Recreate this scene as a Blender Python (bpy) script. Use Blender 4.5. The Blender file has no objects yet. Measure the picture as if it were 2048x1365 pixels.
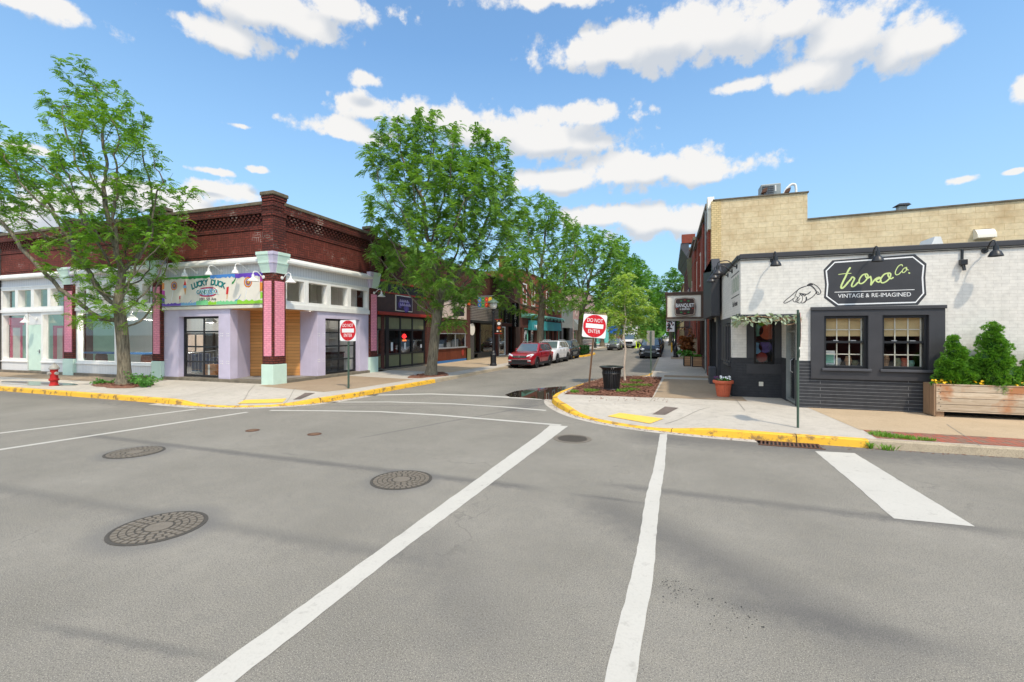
import bpy, bmesh, math, random
import numpy as np
from mathutils import Vector, Matrix
R = math.radians
rnd = random.Random(7)
C = bpy.context.scene.collection
SC = bpy.context.scene

# ------------------------------------------------------------------ camera
FOC = 16 / 36 * 2048          # focal length in photo pixels
CXP, HYP, CAMH = 1024, 670, 2.2
PSI = math.atan((1337 - 1024) / FOC)   # camera yaw, left of the street axis (+Y)
cam_d = bpy.data.cameras.new('camera'); cam_d.lens = 16; cam_d.sensor_width = 36
cam_d.shift_y = (HYP - 682.5) / 2048; cam_d.clip_end = 5000; cam_d.clip_start = 0.1
cam = bpy.data.objects.new('camera', cam_d); C.objects.link(cam)
cam.location = (0, 0, CAMH); cam.rotation_euler = (R(90), 0, PSI)
SC.camera = cam
FW = (-math.sin(PSI), math.cos(PSI)); RT = (math.cos(PSI), math.sin(PSI))

def ray(px, py):
    d = (px - CXP) / FOC; e = (HYP - py) / FOC
    return (FW[0] + d * RT[0], FW[1] + d * RT[1], e)
def G(px, py, z=0.0):                  # photo pixel -> point on the level z
    r = ray(px, py); t = (z - CAMH) / r[2]; return (r[0] * t, r[1] * t)
def PX(px, py, X):                     # photo pixel -> (y, z) on the wall plane x = X
    r = ray(px, py); t = X / r[0]; return (r[1] * t, CAMH + r[2] * t)
def PY(px, py, Y):                     # photo pixel -> (x, z) on the wall plane y = Y
    r = ray(px, py); t = Y / r[1]; return (r[0] * t, CAMH + r[2] * t)

# ------------------------------------------------------------------ light
SC.view_settings.view_transform = 'Standard'; SC.view_settings.look = 'None'
SC.view_settings.exposure = 0.69; SC.view_settings.gamma = 1.0
SC.cycles.max_bounces = 8; SC.cycles.transparent_max_bounces = 16
SUNV = Vector((0.45, -0.45, 1.0)).normalized()
sun_d = bpy.data.lights.new('sun', 'SUN'); sun_d.energy = 2.0; sun_d.angle = R(2.2); sun_d.color = (1, 0.88, 0.71)
sun = bpy.data.objects.new('sun', sun_d); C.objects.link(sun)
sun.rotation_euler = SUNV.to_track_quat('Z', 'Y').to_euler(); sun.location = (10, -10, 25)

W = bpy.data.worlds.new('World'); SC.world = W; W.use_nodes = True
def make_world():
    nt = W.node_tree; nt.nodes.clear(); N = nt.nodes; L = nt.links
    def nd(t, **k):
        n = N.new(t)
        for a, b in k.items(): setattr(n, a, b)
        return n
    def math_(op, a, b=None, c=None, clamp=False):
        n = nd('ShaderNodeMath', operation=op, use_clamp=clamp)
        for i, v in enumerate((a, b, c)):
            if v is None: continue
            if isinstance(v, (int, float)): n.inputs[i].default_value = v
            else: L.new(v, n.inputs[i])
        return n.outputs[0]
    out = nd('ShaderNodeOutputWorld'); bg = nd('ShaderNodeBackground')
    sky = nd('ShaderNodeTexSky', sky_type='NISHITA', sun_disc=False)
    sky.sun_elevation = math.asin(SUNV.z); sky.sun_rotation = math.atan2(SUNV.x, SUNV.y)
    sky.air_density = 1.0; sky.dust_density = 0.6; sky.ozone_density = 1.5
    tc = nd('ShaderNodeTexCoord')
    sep = nd('ShaderNodeSeparateXYZ'); L.new(tc.outputs['Generated'], sep.inputs[0])
    az = math_('ARCTAN2', sep.outputs[0], sep.outputs[1])
    el = math_('ARCSINE', sep.outputs[2])
    # clouds: ellipses in azimuth / elevation broken up by noise (degrees)
    D = 180 / math.pi
    noise = nd('ShaderNodeTexNoise'); noise.inputs['Scale'].default_value = 8; noise.inputs['Detail'].default_value = 10; noise.inputs['Roughness'].default_value = 0.6
    L.new(tc.outputs['Generated'], noise.inputs['Vector'])
    n2 = nd('ShaderNodeTexNoise'); n2.inputs['Scale'].default_value = 24; n2.inputs['Detail'].default_value = 9; n2.inputs['Roughness'].default_value = 0.62
    L.new(tc.outputs['Generated'], n2.inputs['Vector'])
    n3 = nd('ShaderNodeTexNoise'); n3.inputs['Scale'].default_value = 75; n3.inputs['Detail'].default_value = 6; n3.inputs['Roughness'].default_value = 0.6
    L.new(tc.outputs['Generated'], n3.inputs['Vector'])
    blobs = CLOUDS
    def field(dz):
        cmb = nd('ShaderNodeCombineXYZ')
        L.new(math_('MULTIPLY', az, D), cmb.inputs[0]); L.new(math_('ADD', math_('MULTIPLY', el, D), dz), cmb.inputs[1])
        best = None
        for (px, py, rx, ry) in blobs:
            r = ray(px, py); a0 = math.degrees(math.atan2(r[0], r[1])); h = math.hypot(r[0], r[1]); e0 = math.degrees(math.atan2(r[2], h))
            ra = math.degrees(rx / FOC / (h * h)); re = math.degrees(ry / FOC / h / (1 + (r[2] / h) ** 2))
            sb = nd('ShaderNodeVectorMath', operation='SUBTRACT'); L.new(cmb.outputs[0], sb.inputs[0]); sb.inputs[1].default_value = (a0, e0, 0)
            ml = nd('ShaderNodeVectorMath', operation='MULTIPLY'); L.new(sb.outputs[0], ml.inputs[0]); ml.inputs[1].default_value = (1 / ra, 1 / re, 0)
            ln = nd('ShaderNodeVectorMath', operation='LENGTH'); L.new(ml.outputs[0], ln.inputs[0])
            best = ln.outputs['Value'] if best is None else math_('SMOOTH_MIN', best, ln.outputs['Value'], 0.18)
        for (a0, e0, ra, re) in REAR_FILL:
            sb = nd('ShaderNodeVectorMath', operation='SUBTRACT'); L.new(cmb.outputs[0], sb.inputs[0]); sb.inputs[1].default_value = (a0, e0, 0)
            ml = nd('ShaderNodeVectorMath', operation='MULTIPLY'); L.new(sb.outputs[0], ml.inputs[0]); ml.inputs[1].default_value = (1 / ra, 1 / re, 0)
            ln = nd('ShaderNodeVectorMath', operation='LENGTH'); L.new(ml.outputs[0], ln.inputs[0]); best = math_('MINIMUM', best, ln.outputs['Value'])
        return best
    d0 = field(0.0); d1 = field(2.2)
    nz = math_('ADD', math_('MULTIPLY', math_('SUBTRACT', noise.outputs[0], 0.5), 0.75), math_('ADD', math_('MULTIPLY', math_('SUBTRACT', n2.outputs[0], 0.5), 0.8), math_('MULTIPLY', math_('SUBTRACT', n3.outputs[0], 0.5), 0.9)))
    def billow(scale):
        wv = nd('ShaderNodeVectorMath', operation='ADD'); sc_ = nd('ShaderNodeVectorMath', operation='SCALE'); L.new(n2.outputs['Color'], sc_.inputs[0]); sc_.inputs['Scale'].default_value = 0.045
        L.new(tc.outputs['Generated'], wv.inputs[0]); L.new(sc_.outputs[0], wv.inputs[1])
        v = nd('ShaderNodeTexVoronoi', feature='SMOOTH_F1'); v.inputs['Scale'].default_value = scale; v.inputs['Smoothness'].default_value = 0.35; L.new(wv.outputs[0], v.inputs['Vector']); return math_('SUBTRACT', 0.42, v.outputs['Distance'])
    b1 = billow(13); b2 = billow(30)
    bil = math_('ADD', math_('MULTIPLY', b1, 0.95), math_('MULTIPLY', b2, 0.75))
    dens = math_('ADD', math_('ADD', math_('SUBTRACT', 1.34, d0), nz), bil)
    al = nd('ShaderNodeMapRange', interpolation_type='SMOOTHSTEP'); L.new(dens, al.inputs[0])
    al.inputs[1].default_value = 0.0; al.inputs[2].default_value = 0.55; al.inputs[3].default_value = 0; al.inputs[4].default_value = 0.97
    up = math_('SUBTRACT', d0, d1)            # > 0 where the cloud goes on above: its grey underside
    sh = math_('ADD', math_('MULTIPLY', up, 1.0), math_('MULTIPLY', bil, -0.45))
    shade = nd('ShaderNodeMapRange', interpolation_type='SMOOTHSTEP'); L.new(sh, shade.inputs[0])
    shade.inputs[1].default_value = -0.3; shade.inputs[2].default_value = 0.42
    cc = nd('ShaderNodeMix', data_type='RGBA'); L.new(shade.outputs[0], cc.inputs[0])
    cc.inputs[6].default_value = (0.585, 0.575, 0.56, 1); cc.inputs[7].default_value = (0.40, 0.425, 0.46, 1)
    # blue sky: the physical sky, tinted and scaled
    hs = nd('ShaderNodeHueSaturation'); hs.inputs['Saturation'].default_value = SKY_SAT; hs.inputs['Value'].default_value = SKY_GAIN
    L.new(sky.outputs[0], hs.inputs['Color'])
    tint = nd('ShaderNodeMix', data_type='RGBA', blend_type='MULTIPLY'); tint.inputs[0].default_value = 1
    L.new(hs.outputs[0], tint.inputs[6]); tint.inputs[7].default_value = SKY_TINT
    hz = nd('ShaderNodeMapRange'); L.new(el, hz.inputs[0]); hz.inputs[1].default_value = 0.02; hz.inputs[2].default_value = 0.55; hz.inputs[3].default_value = 0.8; hz.inputs[4].default_value = 0.0
    hm = nd('ShaderNodeMix', data_type='RGBA'); L.new(hz.outputs[0], hm.inputs[0]); L.new(tint.outputs[2], hm.inputs[6]); hm.inputs[7].default_value = (2.45, 3.8, 5.0, 1)
    mx = nd('ShaderNodeMix', data_type='RGBA'); L.new(al.outputs[0], mx.inputs[0]); L.new(hm.outputs[2], mx.inputs[6])
    rear = nd('ShaderNodeMapRange'); L.new(math_('ABSOLUTE', az), rear.inputs[0]); rear.inputs[1].default_value = 1.35; rear.inputs[2].default_value = 1.9; rear.inputs[3].default_value = 10.0; rear.inputs[4].default_value = 27.0   # added clouds behind the camera are brightened to give soft fill light
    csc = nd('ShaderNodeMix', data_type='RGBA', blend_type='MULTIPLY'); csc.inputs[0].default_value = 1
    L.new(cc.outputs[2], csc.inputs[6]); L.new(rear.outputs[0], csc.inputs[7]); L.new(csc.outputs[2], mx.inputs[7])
    L.new(mx.outputs[2], bg.inputs[0]); bg.inputs[1].default_value = 0.1
    L.new(bg.outputs[0], out.inputs[0])
SKY_SAT, SKY_GAIN, SKY_TINT = 0.97, 1.42, (0.86, 1.1, 1.17, 1)
REAR_FILL = [(110, 35, 30, 14), (150, 60, 40, 14), (170, 25, 30, 10), (-120, 40, 34, 16), (-150, 22, 24, 9), (-100, 68, 50, 12), (40, 72, 60, 10), (-30, 62, 30, 8)]   # clouds added out of frame for fill light: azimuth, elevation, radii
CLOUDS = [  # photo px centre, px radii
 (80, 5, 150, 28), (540, 20, 150, 55), (460, 70, 110, 30), (680, 12, 110, 40), (620, 55, 70, 35), (1090, 2, 150, 22), (730, 160, 34, 16), 
 (690, 262, 105, 24), (820, 225, 130, 36), (960, 260, 150, 46), (1100, 280, 140, 36), (1180, 228, 90, 26), (900, 235, 60, 40),
 (480, 252, 34, 7), (515, 340, 24, 8), (420, 342, 45, 8),
 (1270, 345, 160, 40), (1130, 360, 110, 26), (1400, 345, 120, 26), (1320, 440, 110, 36), (1220, 430, 90, 26), (1370, 445, 60, 40),
 (1210, 100, 120, 42), (1320, 75, 120, 62), (1450, 60, 140, 76), (1580, 40, 120, 56), (1700, 75, 130, 76), (1830, 80, 105, 52), (1640, 145, 105, 40), (1480, 172, 80, 16),
 (2050, 175, 26, 28), (1925, 360, 34, 9), (2030, 343, 24, 6),
 (300, 395, 150, 30), (120, 400, 120, 30), (30, 430, 80, 36), (440, 380, 90, 20), (60, 300, 60, 10), (380, 420, 120, 18),
 (2500, 120, 200, 120), (-500, 200, 200, 80)]
make_world()

# ------------------------------------------------------------------ helpers
ORG = {}
def s3(r, g, b, k=1.0):
    def f(c):
        c /= 255.0
        return (c / 12.92 if c <= 0.04045 else ((c + 0.055) / 1.055) ** 2.4) * k
    return (f(r), f(g), f(b))
def tag(o, label=None, cat=None, group=None, kind=None):
    for k, v in (('label', label), ('category', cat), ('group', group), ('kind', kind)):
        if v: o[k] = v
    return o
def thing(name, loc, label, cat, group=None, rz=0.0):
    o = bpy.data.objects.new(name, None); C.objects.link(o); o.empty_display_size = 0.2
    o.location = loc; o.rotation_euler = (0, 0, rz); ORG[o.name] = Vector(loc)
    return tag(o, label, cat, group)

class MB:
    """collects faces of one mesh (world coordinates), UVs in metres by face normal"""
    def __init__(s): s.v = []; s.f = []; s.uvc = {}
    def _add(s, vs, fs):
        o = len(s.v); s.v += [tuple(p) for p in vs]; s.f += [tuple(i + o for i in f) for f in fs]; return s
    def box(s, x0, x1, y0, y1, z0, z1):
        x0, x1 = sorted((x0, x1)); y0, y1 = sorted((y0, y1)); z0, z1 = sorted((z0, z1))
        return s._add([(x0, y0, z0), (x1, y0, z0), (x1, y1, z0), (x0, y1, z0), (x0, y0, z1), (x1, y0, z1), (x1, y1, z1), (x0, y1, z1)],
                      [(0, 3, 2, 1), (4, 5, 6, 7), (0, 1, 5, 4), (1, 2, 6, 5), (2, 3, 7, 6), (3, 0, 4, 7)])
    def poly(s, pts): return s._add(pts, [tuple(range(len(pts)))])
    def prism(s, pts, vec):              # polygon (3D, planar) extruded by vec
        n = len(pts); q = [tuple(a + b for a, b in zip(p, vec)) for p in pts]
        return s._add(list(pts) + q, [tuple(range(n - 1, -1, -1)), tuple(range(n, 2 * n))] + [(i, (i + 1) % n, n + (i + 1) % n, n + i) for i in range(n)])
    def tube(s, pts, rad, n=8, caps=True):
        pts = [Vector(p) for p in pts]
        if isinstance(rad, (int, float)): rad = [rad] * len(pts)
        vs = []; u = None
        for i, p in enumerate(pts):
            d = (pts[min(i + 1, len(pts) - 1)] - pts[max(i - 1, 0)])
            d = d.normalized() if d.length > 1e-9 else Vector((0, 0, 1))
            if u is None: u = d.orthogonal().normalized()
            else:
                u = u - d * u.dot(d); u = u.normalized() if u.length > 1e-6 else d.orthogonal().normalized()
            w = d.cross(u)
            for k in range(n):
                a = 2 * math.pi * k / n; vs.append(p + (u * math.cos(a) + w * math.sin(a)) * rad[i])
        fs = [(i * n + k, i * n + (k + 1) % n, (i + 1) * n + (k + 1) % n, (i + 1) * n + k) for i in range(len(pts) - 1) for k in range(n)]
        if caps: fs += [tuple(range(n - 1, -1, -1)), tuple((len(pts) - 1) * n + k for k in range(n))]
        return s._add(vs, fs)
    def lathe(s, prof, c=(0, 0, 0), n=16, axis='z', ridge=None):
        vs = []
        for (r, z) in prof:
            for k in range(n):
                a = 2 * math.pi * k / n; rr = r * (1 + (ridge if (ridge and k % 2) else 0))
                p = (rr * math.cos(a), rr * math.sin(a), z)
                if axis == 'x': p = (p[2], p[0], p[1])
                if axis == 'y': p = (p[1], p[2], p[0])
                vs.append((p[0] + c[0], p[1] + c[1], p[2] + c[2]))
        m = len(prof)
        fs = [(i * n + k, i * n + (k + 1) % n, (i + 1) * n + (k + 1) % n, (i + 1) * n + k) for i in range(m - 1) for k in range(n)]
        fs += [tuple(range(n - 1, -1, -1)), tuple((m - 1) * n + k for k in range(n))]
        return s._add(vs, fs)
    def build(s, name, mat, parent=None, smooth=False, bevel=0.0, sub=0):
        me = bpy.data.meshes.new(name)
        org = ORG[parent.name] if parent is not None else Vector((0, 0, 0))
        me.from_pydata([(a - org.x, b - org.y, c - org.z) for a, b, c in s.v], [], s.f)
        if mat: me.materials.append(M[mat] if isinstance(mat, str) else mat)
        me.update(); box_uv(me, org)
        if smooth:
            me.polygons.foreach_set('use_smooth', [True] * len(me.polygons))
            if smooth != 'all': me.set_sharp_from_angle(angle=R(40))
        o = bpy.data.objects.new(name, me); C.objects.link(o)
        if parent is not None: o.parent = parent; ORG[o.name] = org
        else: ORG[o.name] = Vector((0, 0, 0))
        if bevel:
            b = o.modifiers.new('bevel', 'BEVEL'); b.width = bevel; b.segments = 2; b.limit_method = 'ANGLE'; b.angle_limit = R(35)
        if sub:
            m = o.modifiers.new('sub', 'SUBSURF'); m.levels = sub; m.render_levels = sub
        return o
def box_uv(me, org):
    nl = len(me.loops)
    if nl == 0: return
    uvl = me.uv_layers.new(name='UVMap')
    co = np.empty(len(me.vertices) * 3); me.vertices.foreach_get('co', co); co = co.reshape(-1, 3) + np.array(org)
    li = np.empty(nl, dtype=np.int32); me.loops.foreach_get('vertex_index', li)
    nrm = np.empty(len(me.polygons) * 3); me.polygons.foreach_get('normal', nrm); nrm = np.abs(nrm.reshape(-1, 3))
    tot = np.empty(len(me.polygons), dtype=np.int32); me.polygons.foreach_get('loop_total', tot)
    ax = np.repeat(np.argmax(nrm + np.array([0, 0, .02]), axis=1), tot)
    p = co[li]
    uv = np.where((ax == 0)[:, None], p[:, [1, 2]], np.where((ax == 1)[:, None], p[:, [0, 2]], p[:, [0, 1]]))
    uvl.data.foreach_set('uv', uv.astype(np.float32).ravel())
def struct(mb, name, mat, **k):
    o = mb.build(name, mat, **k); o['kind'] = 'structure'; return o
def copy_tree(o, parent=None):
    c = o.copy(); C.objects.link(c); c.parent = parent; ORG[c.name] = ORG.get(o.name, Vector((0, 0, 0)))
    for ch in list(o.children): copy_tree(ch, c)
    return c

def text_mesh(txt, height, depth=0.01, bold=0.0, align='CENTER', spacing=1.0, wscale=1.0):
    """mesh data of a word in the xz plane, facing -y, centred; height = capital height"""
    cu = bpy.data.curves.new('word', 'FONT'); cu.body = txt; cu.size = height / 0.69; cu.extrude = depth; cu.offset = bold
    cu.align_x = align; cu.align_y = 'CENTER'; cu.space_character = spacing; cu.resolution_u = 3
    o = bpy.data.objects.new('word', cu); C.objects.link(o)
    dg = bpy.context.evaluated_depsgraph_get(); dg.update()
    me = bpy.data.meshes.new_from_object(o.evaluated_get(dg))
    bpy.data.objects.remove(o); bpy.data.curves.remove(cu)
    me.transform(Matrix.Rotation(R(90), 4, 'X') @ Matrix.Diagonal((wscale, 1, 1, 1)))
    return me
def text(txt, name, mat, parent, pos, height, face='-y', rot=0.0, **k):
    me = text_mesh(txt, height, **k); me.name = name
    m = Matrix.Rotation(rot, 4, 'Y')
    if face == '+x': m = Matrix.Rotation(R(90), 4, 'Z') @ m
    if face == '-x': m = Matrix.Rotation(R(-90), 4, 'Z') @ m
    me.transform(Matrix.Translation(Vector(pos) - ORG[parent.name]) @ m)
    me.materials.clear(); me.materials.append(M[mat])
    o = bpy.data.objects.new(name, me); C.objects.link(o); o.parent = parent; ORG[o.name] = ORG[parent.name]
    return o
def ribbon(mb, pts, w, y, closed=False, taper=None, round_=False):
    """flat stroke of width w along 2D points (x,z) on the plane y (facing -y), a few mm thick"""
    n = len(pts); L_ = []; R_ = []
    for i in range(n):
        a = pts[(i - 1) % n] if closed or i > 0 else pts[i]; b = pts[(i + 1) % n] if closed or i < n - 1 else pts[i]
        dx, dz = b[0] - a[0], b[1] - a[1]; l = math.hypot(dx, dz) or 1; nx, nz = -dz / l, dx / l
        ww = (w if taper is None else w * taper[i]) / 2
        L_.append((pts[i][0] + nx * ww, y, pts[i][1] + nz * ww)); R_.append((pts[i][0] - nx * ww, y, pts[i][1] - nz * ww))
    for i in range(n if closed else n - 1):
        j = (i + 1) % n
        dy = -.00003 * i
        mb.poly([(p[0], p[1] + dy, p[2]) for p in (L_[i], L_[j], R_[j], R_[i])])
        if round_:
            r = w * (1 if taper is None else taper[i]) * .499
            mb.poly([(pts[i][0] + r * math.cos(2 * math.pi * k / 10), y + dy - .000015, pts[i][1] - r * math.sin(2 * math.pi * k / 10)) for k in range(10)])
def smooth_path(pts, k=6):
    out = []; n = len(pts)
    for i in range(n - 1):
        p0 = pts[max(i - 1, 0)]; p1 = pts[i]; p2 = pts[i + 1]; p3 = pts[min(i + 2, n - 1)]
        for j in range(k):
            t = j / k
            out.append(tuple(0.5 * (2 * b + (c - a) * t + (2 * a - 5 * b + 4 * c - d) * t * t + (3 * b - a - 3 * c + d) * t ** 3) for a, b, c, d in zip(p0, p1, p2, p3)))
    out.append(tuple(pts[-1])); return out

# ------------------------------------------------------------------ materials
M = {}
def _m(name):
    m = bpy.data.materials.new(name); m.use_nodes = True; M[name] = m
    nt = m.node_tree; return m, nt, nt.nodes, nt.links, nt.nodes['Principled BSDF']
def N_(nt, t, **k):
    n = nt.nodes.new(t)
    for a, b in k.items(): setattr(n, a, b)
    return n
def noise_(nt, src, scale, detail=4, rough=0.55, dist=0.0):
    n = N_(nt, 'ShaderNodeTexNoise'); n.inputs['Scale'].default_value = scale; n.inputs['Detail'].default_value = detail
    n.inputs['Roughness'].default_value = rough; n.inputs['Distortion'].default_value = dist
    if src is not None: nt.links.new(src, n.inputs['Vector'])
    return n.outputs[0]
def ramp_(nt, src, lo, hi, c0=0.0, c1=1.0):
    n = N_(nt, 'ShaderNodeMapRange'); nt.links.new(src, n.inputs[0])
    n.inputs[1].default_value = lo; n.inputs[2].default_value = hi; n.inputs[3].default_value = c0; n.inputs[4].default_value = c1
    return n.outputs[0]
def mix_(nt, fac, a, b, mode='MIX'):
    n = N_(nt, 'ShaderNodeMix', data_type='RGBA', blend_type=mode)
    for i, v in ((0, fac), (6, a), (7, b)):
        if isinstance(v, (int, float)): n.inputs[i].default_value = v
        elif isinstance(v, tuple): n.inputs[i].default_value = (*v[:3], 1)
        else: nt.links.new(v, n.inputs[i])
    return n.outputs[2]
def bump_(nt, src, strength, dist, bsdf):
    b = N_(nt, 'ShaderNodeBump'); b.inputs['Strength'].default_value = strength; b.inputs['Distance'].default_value = dist
    nt.links.new(src, b.inputs['Height']); nt.links.new(b.outputs[0], bsdf.inputs['Normal'])
def coord(nt, which='Object'):
    return N_(nt, 'ShaderNodeTexCoord').outputs[which]
def plain(name, col, rough=0.6, var=0.12, scale=3.0, bump=0.0, metal=0.0, spec=0.4, coat=0.0):
    m, nt, N, L, b = _m(name)
    src = coord(nt); n1 = noise_(nt, src, scale, 5); n2 = noise_(nt, src, scale * 9, 3)
    f = ramp_(nt, n1, 0.3, 0.7); c = mix_(nt, f, tuple(x * (1 - var) for x in col), tuple(min(1, x * (1 + var)) for x in col))
    c = mix_(nt, ramp_(nt, n2, 0.35, 0.75, 0, var), c, tuple(x * 0.55 for x in col))
    L.new(c, b.inputs['Base Color']); b.inputs['Roughness'].default_value = rough; b.inputs['Metallic'].default_value = metal
    b.inputs['Specular IOR Level'].default_value = spec
    if coat: b.inputs['Coat Weight'].default_value = coat; b.inputs['Coat Roughness'].default_value = 0.05
    if bump: bump_(nt, n2, bump, 0.02, b)
    return m
def brickm(name, c1, c2, mort, bw=0.21, bh=0.075, ms=0.01, rough=0.85, dirt=(0.02, 0.015, 0.013), dirtamt=0.5, bump=0.6, weave=0.0, eff=0.35, effcol=None, offset=0.5):
    m, nt, N, L, b = _m(name)
    uv = coord(nt, 'UV')
    def bt(vec, o=offset):
        t = N_(nt, 'ShaderNodeTexBrick'); t.inputs['Scale'].default_value = 1; t.inputs['Brick Width'].default_value = bw; t.inputs['Row Height'].default_value = bh
        t.inputs['Mortar Size'].default_value = ms; t.inputs['Mortar Smooth'].default_value = 0.15; t.inputs['Bias'].default_value = 0.0; t.offset = o
        t.inputs['Color1'].default_value = (*c1, 1); t.inputs['Color2'].default_value = (*c2, 1); t.inputs['Mortar'].default_value = (*mort, 1)
        L.new(vec, t.inputs['Vector']); return t
    t = bt(uv); col = t.outputs[0]; fac = t.outputs[1]
    if weave:
        mp = N_(nt, 'ShaderNodeMapping'); mp.inputs['Rotation'].default_value = (0, 0, R(90)); L.new(uv, mp.inputs[0]); t2 = bt(mp.outputs[0], 0.0)
        ck = N_(nt, 'ShaderNodeTexChecker'); ck.inputs['Scale'].default_value = 1 / weave; L.new(uv, ck.inputs['Vector'])
        col = mix_(nt, ck.outputs[1], t.outputs[0], t2.outputs[0]); mm = N_(nt, 'ShaderNodeMix'); L.new(ck.outputs[1], mm.inputs[0]); L.new(t.outputs[1], mm.inputs[2]); L.new(t2.outputs[1], mm.inputs[3]); fac = mm.outputs[0]
    ob = coord(nt); n1 = noise_(nt, uv, 0.9, 6, 0.65); n2 = noise_(nt, uv, 7, 5); n3 = noise_(nt, uv, 45, 3)
    col = mix_(nt, ramp_(nt, n1, 0.45, 0.72, 0, dirtamt), col, dirt)
    col = mix_(nt, ramp_(nt, n2, 0.4, 0.75, 0, 0.35), col, tuple(x * 0.5 for x in c1))
    if effcol:      # pale lime bloom on some joints
        k = N_(nt, 'ShaderNodeMath', operation='MULTIPLY'); L.new(ramp_(nt, n1, 0.3, 0.42, 1, 0), k.inputs[0]); L.new(fac, k.inputs[1])
        col = mix_(nt, k.outputs[0], col, effcol)
    L.new(col, b.inputs['Base Color']); b.inputs['Roughness'].default_value = rough; b.inputs['Specular IOR Level'].default_value = 0.25
    h = N_(nt, 'ShaderNodeMath', operation='MULTIPLY_ADD'); L.new(fac, h.inputs[0]); h.inputs[1].default_value = -1; L.new(n3, h.inputs[2])
    bump_(nt, h.outputs[0], bump, 0.012, b)
    return m
def glass(name, tint=(0.975, 0.985, 0.98), refl=1.0, dark=0.0):
    m, nt, N, L, b = _m(name); N.remove(b); out = N['Material Output']
    tr = N_(nt, 'ShaderNodeBsdfTransparent'); tr.inputs[0].default_value = (*tint, 1)
    gl = N_(nt, 'ShaderNodeBsdfGlossy'); gl.inputs['Roughness'].default_value = 0.015; gl.inputs[0].default_value = (refl, refl, refl, 1)
    lw = N_(nt, 'ShaderNodeLayerWeight'); lw.inputs['Blend'].default_value = 0.5
    pw = N_(nt, 'ShaderNodeMath', operation='POWER'); L.new(lw.outputs['Facing'], pw.inputs[0]); pw.inputs[1].default_value = 4.5
    fr = N_(nt, 'ShaderNodeMath', operation='MULTIPLY_ADD'); L.new(pw.outputs[0], fr.inputs[0]); fr.inputs[1].default_value = 0.9; fr.inputs[2].default_value = 0.045
    mx = N_(nt, 'ShaderNodeMixShader'); L.new(fr.outputs[0], mx.inputs[0]); L.new(tr.outputs[0], mx.inputs[1]); L.new(gl.outputs[0], mx.inputs[2]); L.new(mx.outputs[0], out.inputs[0])
    return m
def wood(name, c1, c2, board=0.14, horiz=True, gap=0.012, rough=0.7, stain=None, knots=True):
    m, nt, N, L, b = _m(name); uv = coord(nt, 'UV')
    mp = N_(nt, 'ShaderNodeMapping'); mp.inputs['Scale'].default_value = (1, 11, 1) if horiz else (11, 1, 1); L.new(uv, mp.inputs[0])
    g = noise_(nt, mp.outputs[0], 2.2, 6, 0.6, 1.2); big = noise_(nt, uv, 1.6, 4)
    sp = N_(nt, 'ShaderNodeSeparateXYZ'); L.new(uv, sp.inputs[0])
    q = N_(nt, 'ShaderNodeMath', operation='DIVIDE'); L.new(sp.outputs[1 if horiz else 0], q.inputs[0]); q.inputs[1].default_value = board
    fr = N_(nt, 'ShaderNodeMath', operation='FRACT'); L.new(q.outputs[0], fr.inputs[0])
    fl = N_(nt, 'ShaderNodeMath', operation='FLOOR'); L.new(q.outputs[0], fl.inputs[0])
    wn = N_(nt, 'ShaderNodeTexWhiteNoise', noise_dimensions='1D'); L.new(fl.outputs[0], wn.inputs['W'])
    line = ramp_(nt, fr.outputs[0], 0, gap / board * 1.5, 1, 0)
    c = mix_(nt, ramp_(nt, g, 0.3, 0.7), c1, c2)
    c = mix_(nt, ramp_(nt, wn.outputs[0], 0, 1, 0, 0.45), c, tuple(x * 0.6 for x in c2))
    if stain: c = mix_(nt, ramp_(nt, big, 0.55, 0.68, 0, 0.85), c, stain)
    if knots:
        vo = N_(nt, 'ShaderNodeTexVoronoi'); vo.inputs['Scale'].default_value = 3.1; L.new(uv, vo.inputs['Vector'])
        c = mix_(nt, ramp_(nt, vo.outputs['Distance'], 0.03, 0.07, 0.8, 0), c, tuple(x * 0.3 for x in c1))
    c = mix_(nt, line, c, tuple(x * 0.12 for x in c1))
    L.new(c, b.inputs['Base Color']); b.inputs['Roughness'].default_value = rough; b.inputs['Specular IOR Level'].default_value = 0.25
    h = N_(nt, 'ShaderNodeMath', operation='MULTIPLY_ADD'); L.new(line, h.inputs[0]); h.inputs[1].default_value = -3; L.new(g, h.inputs[2])
    bump_(nt, h.outputs[0], 0.4, 0.006, b); return m
def beadboard(name, col, pitch=0.12):
    m, nt, N, L, b = _m(name); uv = coord(nt, 'UV'); sp = N_(nt, 'ShaderNodeSeparateXYZ'); L.new(uv, sp.inputs[0])
    q = N_(nt, 'ShaderNodeMath', operation='DIVIDE'); L.new(sp.outputs[0], q.inputs[0]); q.inputs[1].default_value = pitch
    fr = N_(nt, 'ShaderNodeMath', operation='FRACT'); L.new(q.outputs[0], fr.inputs[0]); line = ramp_(nt, fr.outputs[0], 0, 0.22, 1, 0)
    c = mix_(nt, line, col, tuple(x * 0.68 for x in col)); n = noise_(nt, uv, 2, 4); c = mix_(nt, ramp_(nt, n, 0.4, 0.8, 0, 0.15), c, tuple(x * 0.7 for x in col))
    L.new(c, b.inputs['Base Color']); b.inputs['Roughness'].default_value = 0.5; bump_(nt, line, -0.6, 0.01, b); return m
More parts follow.
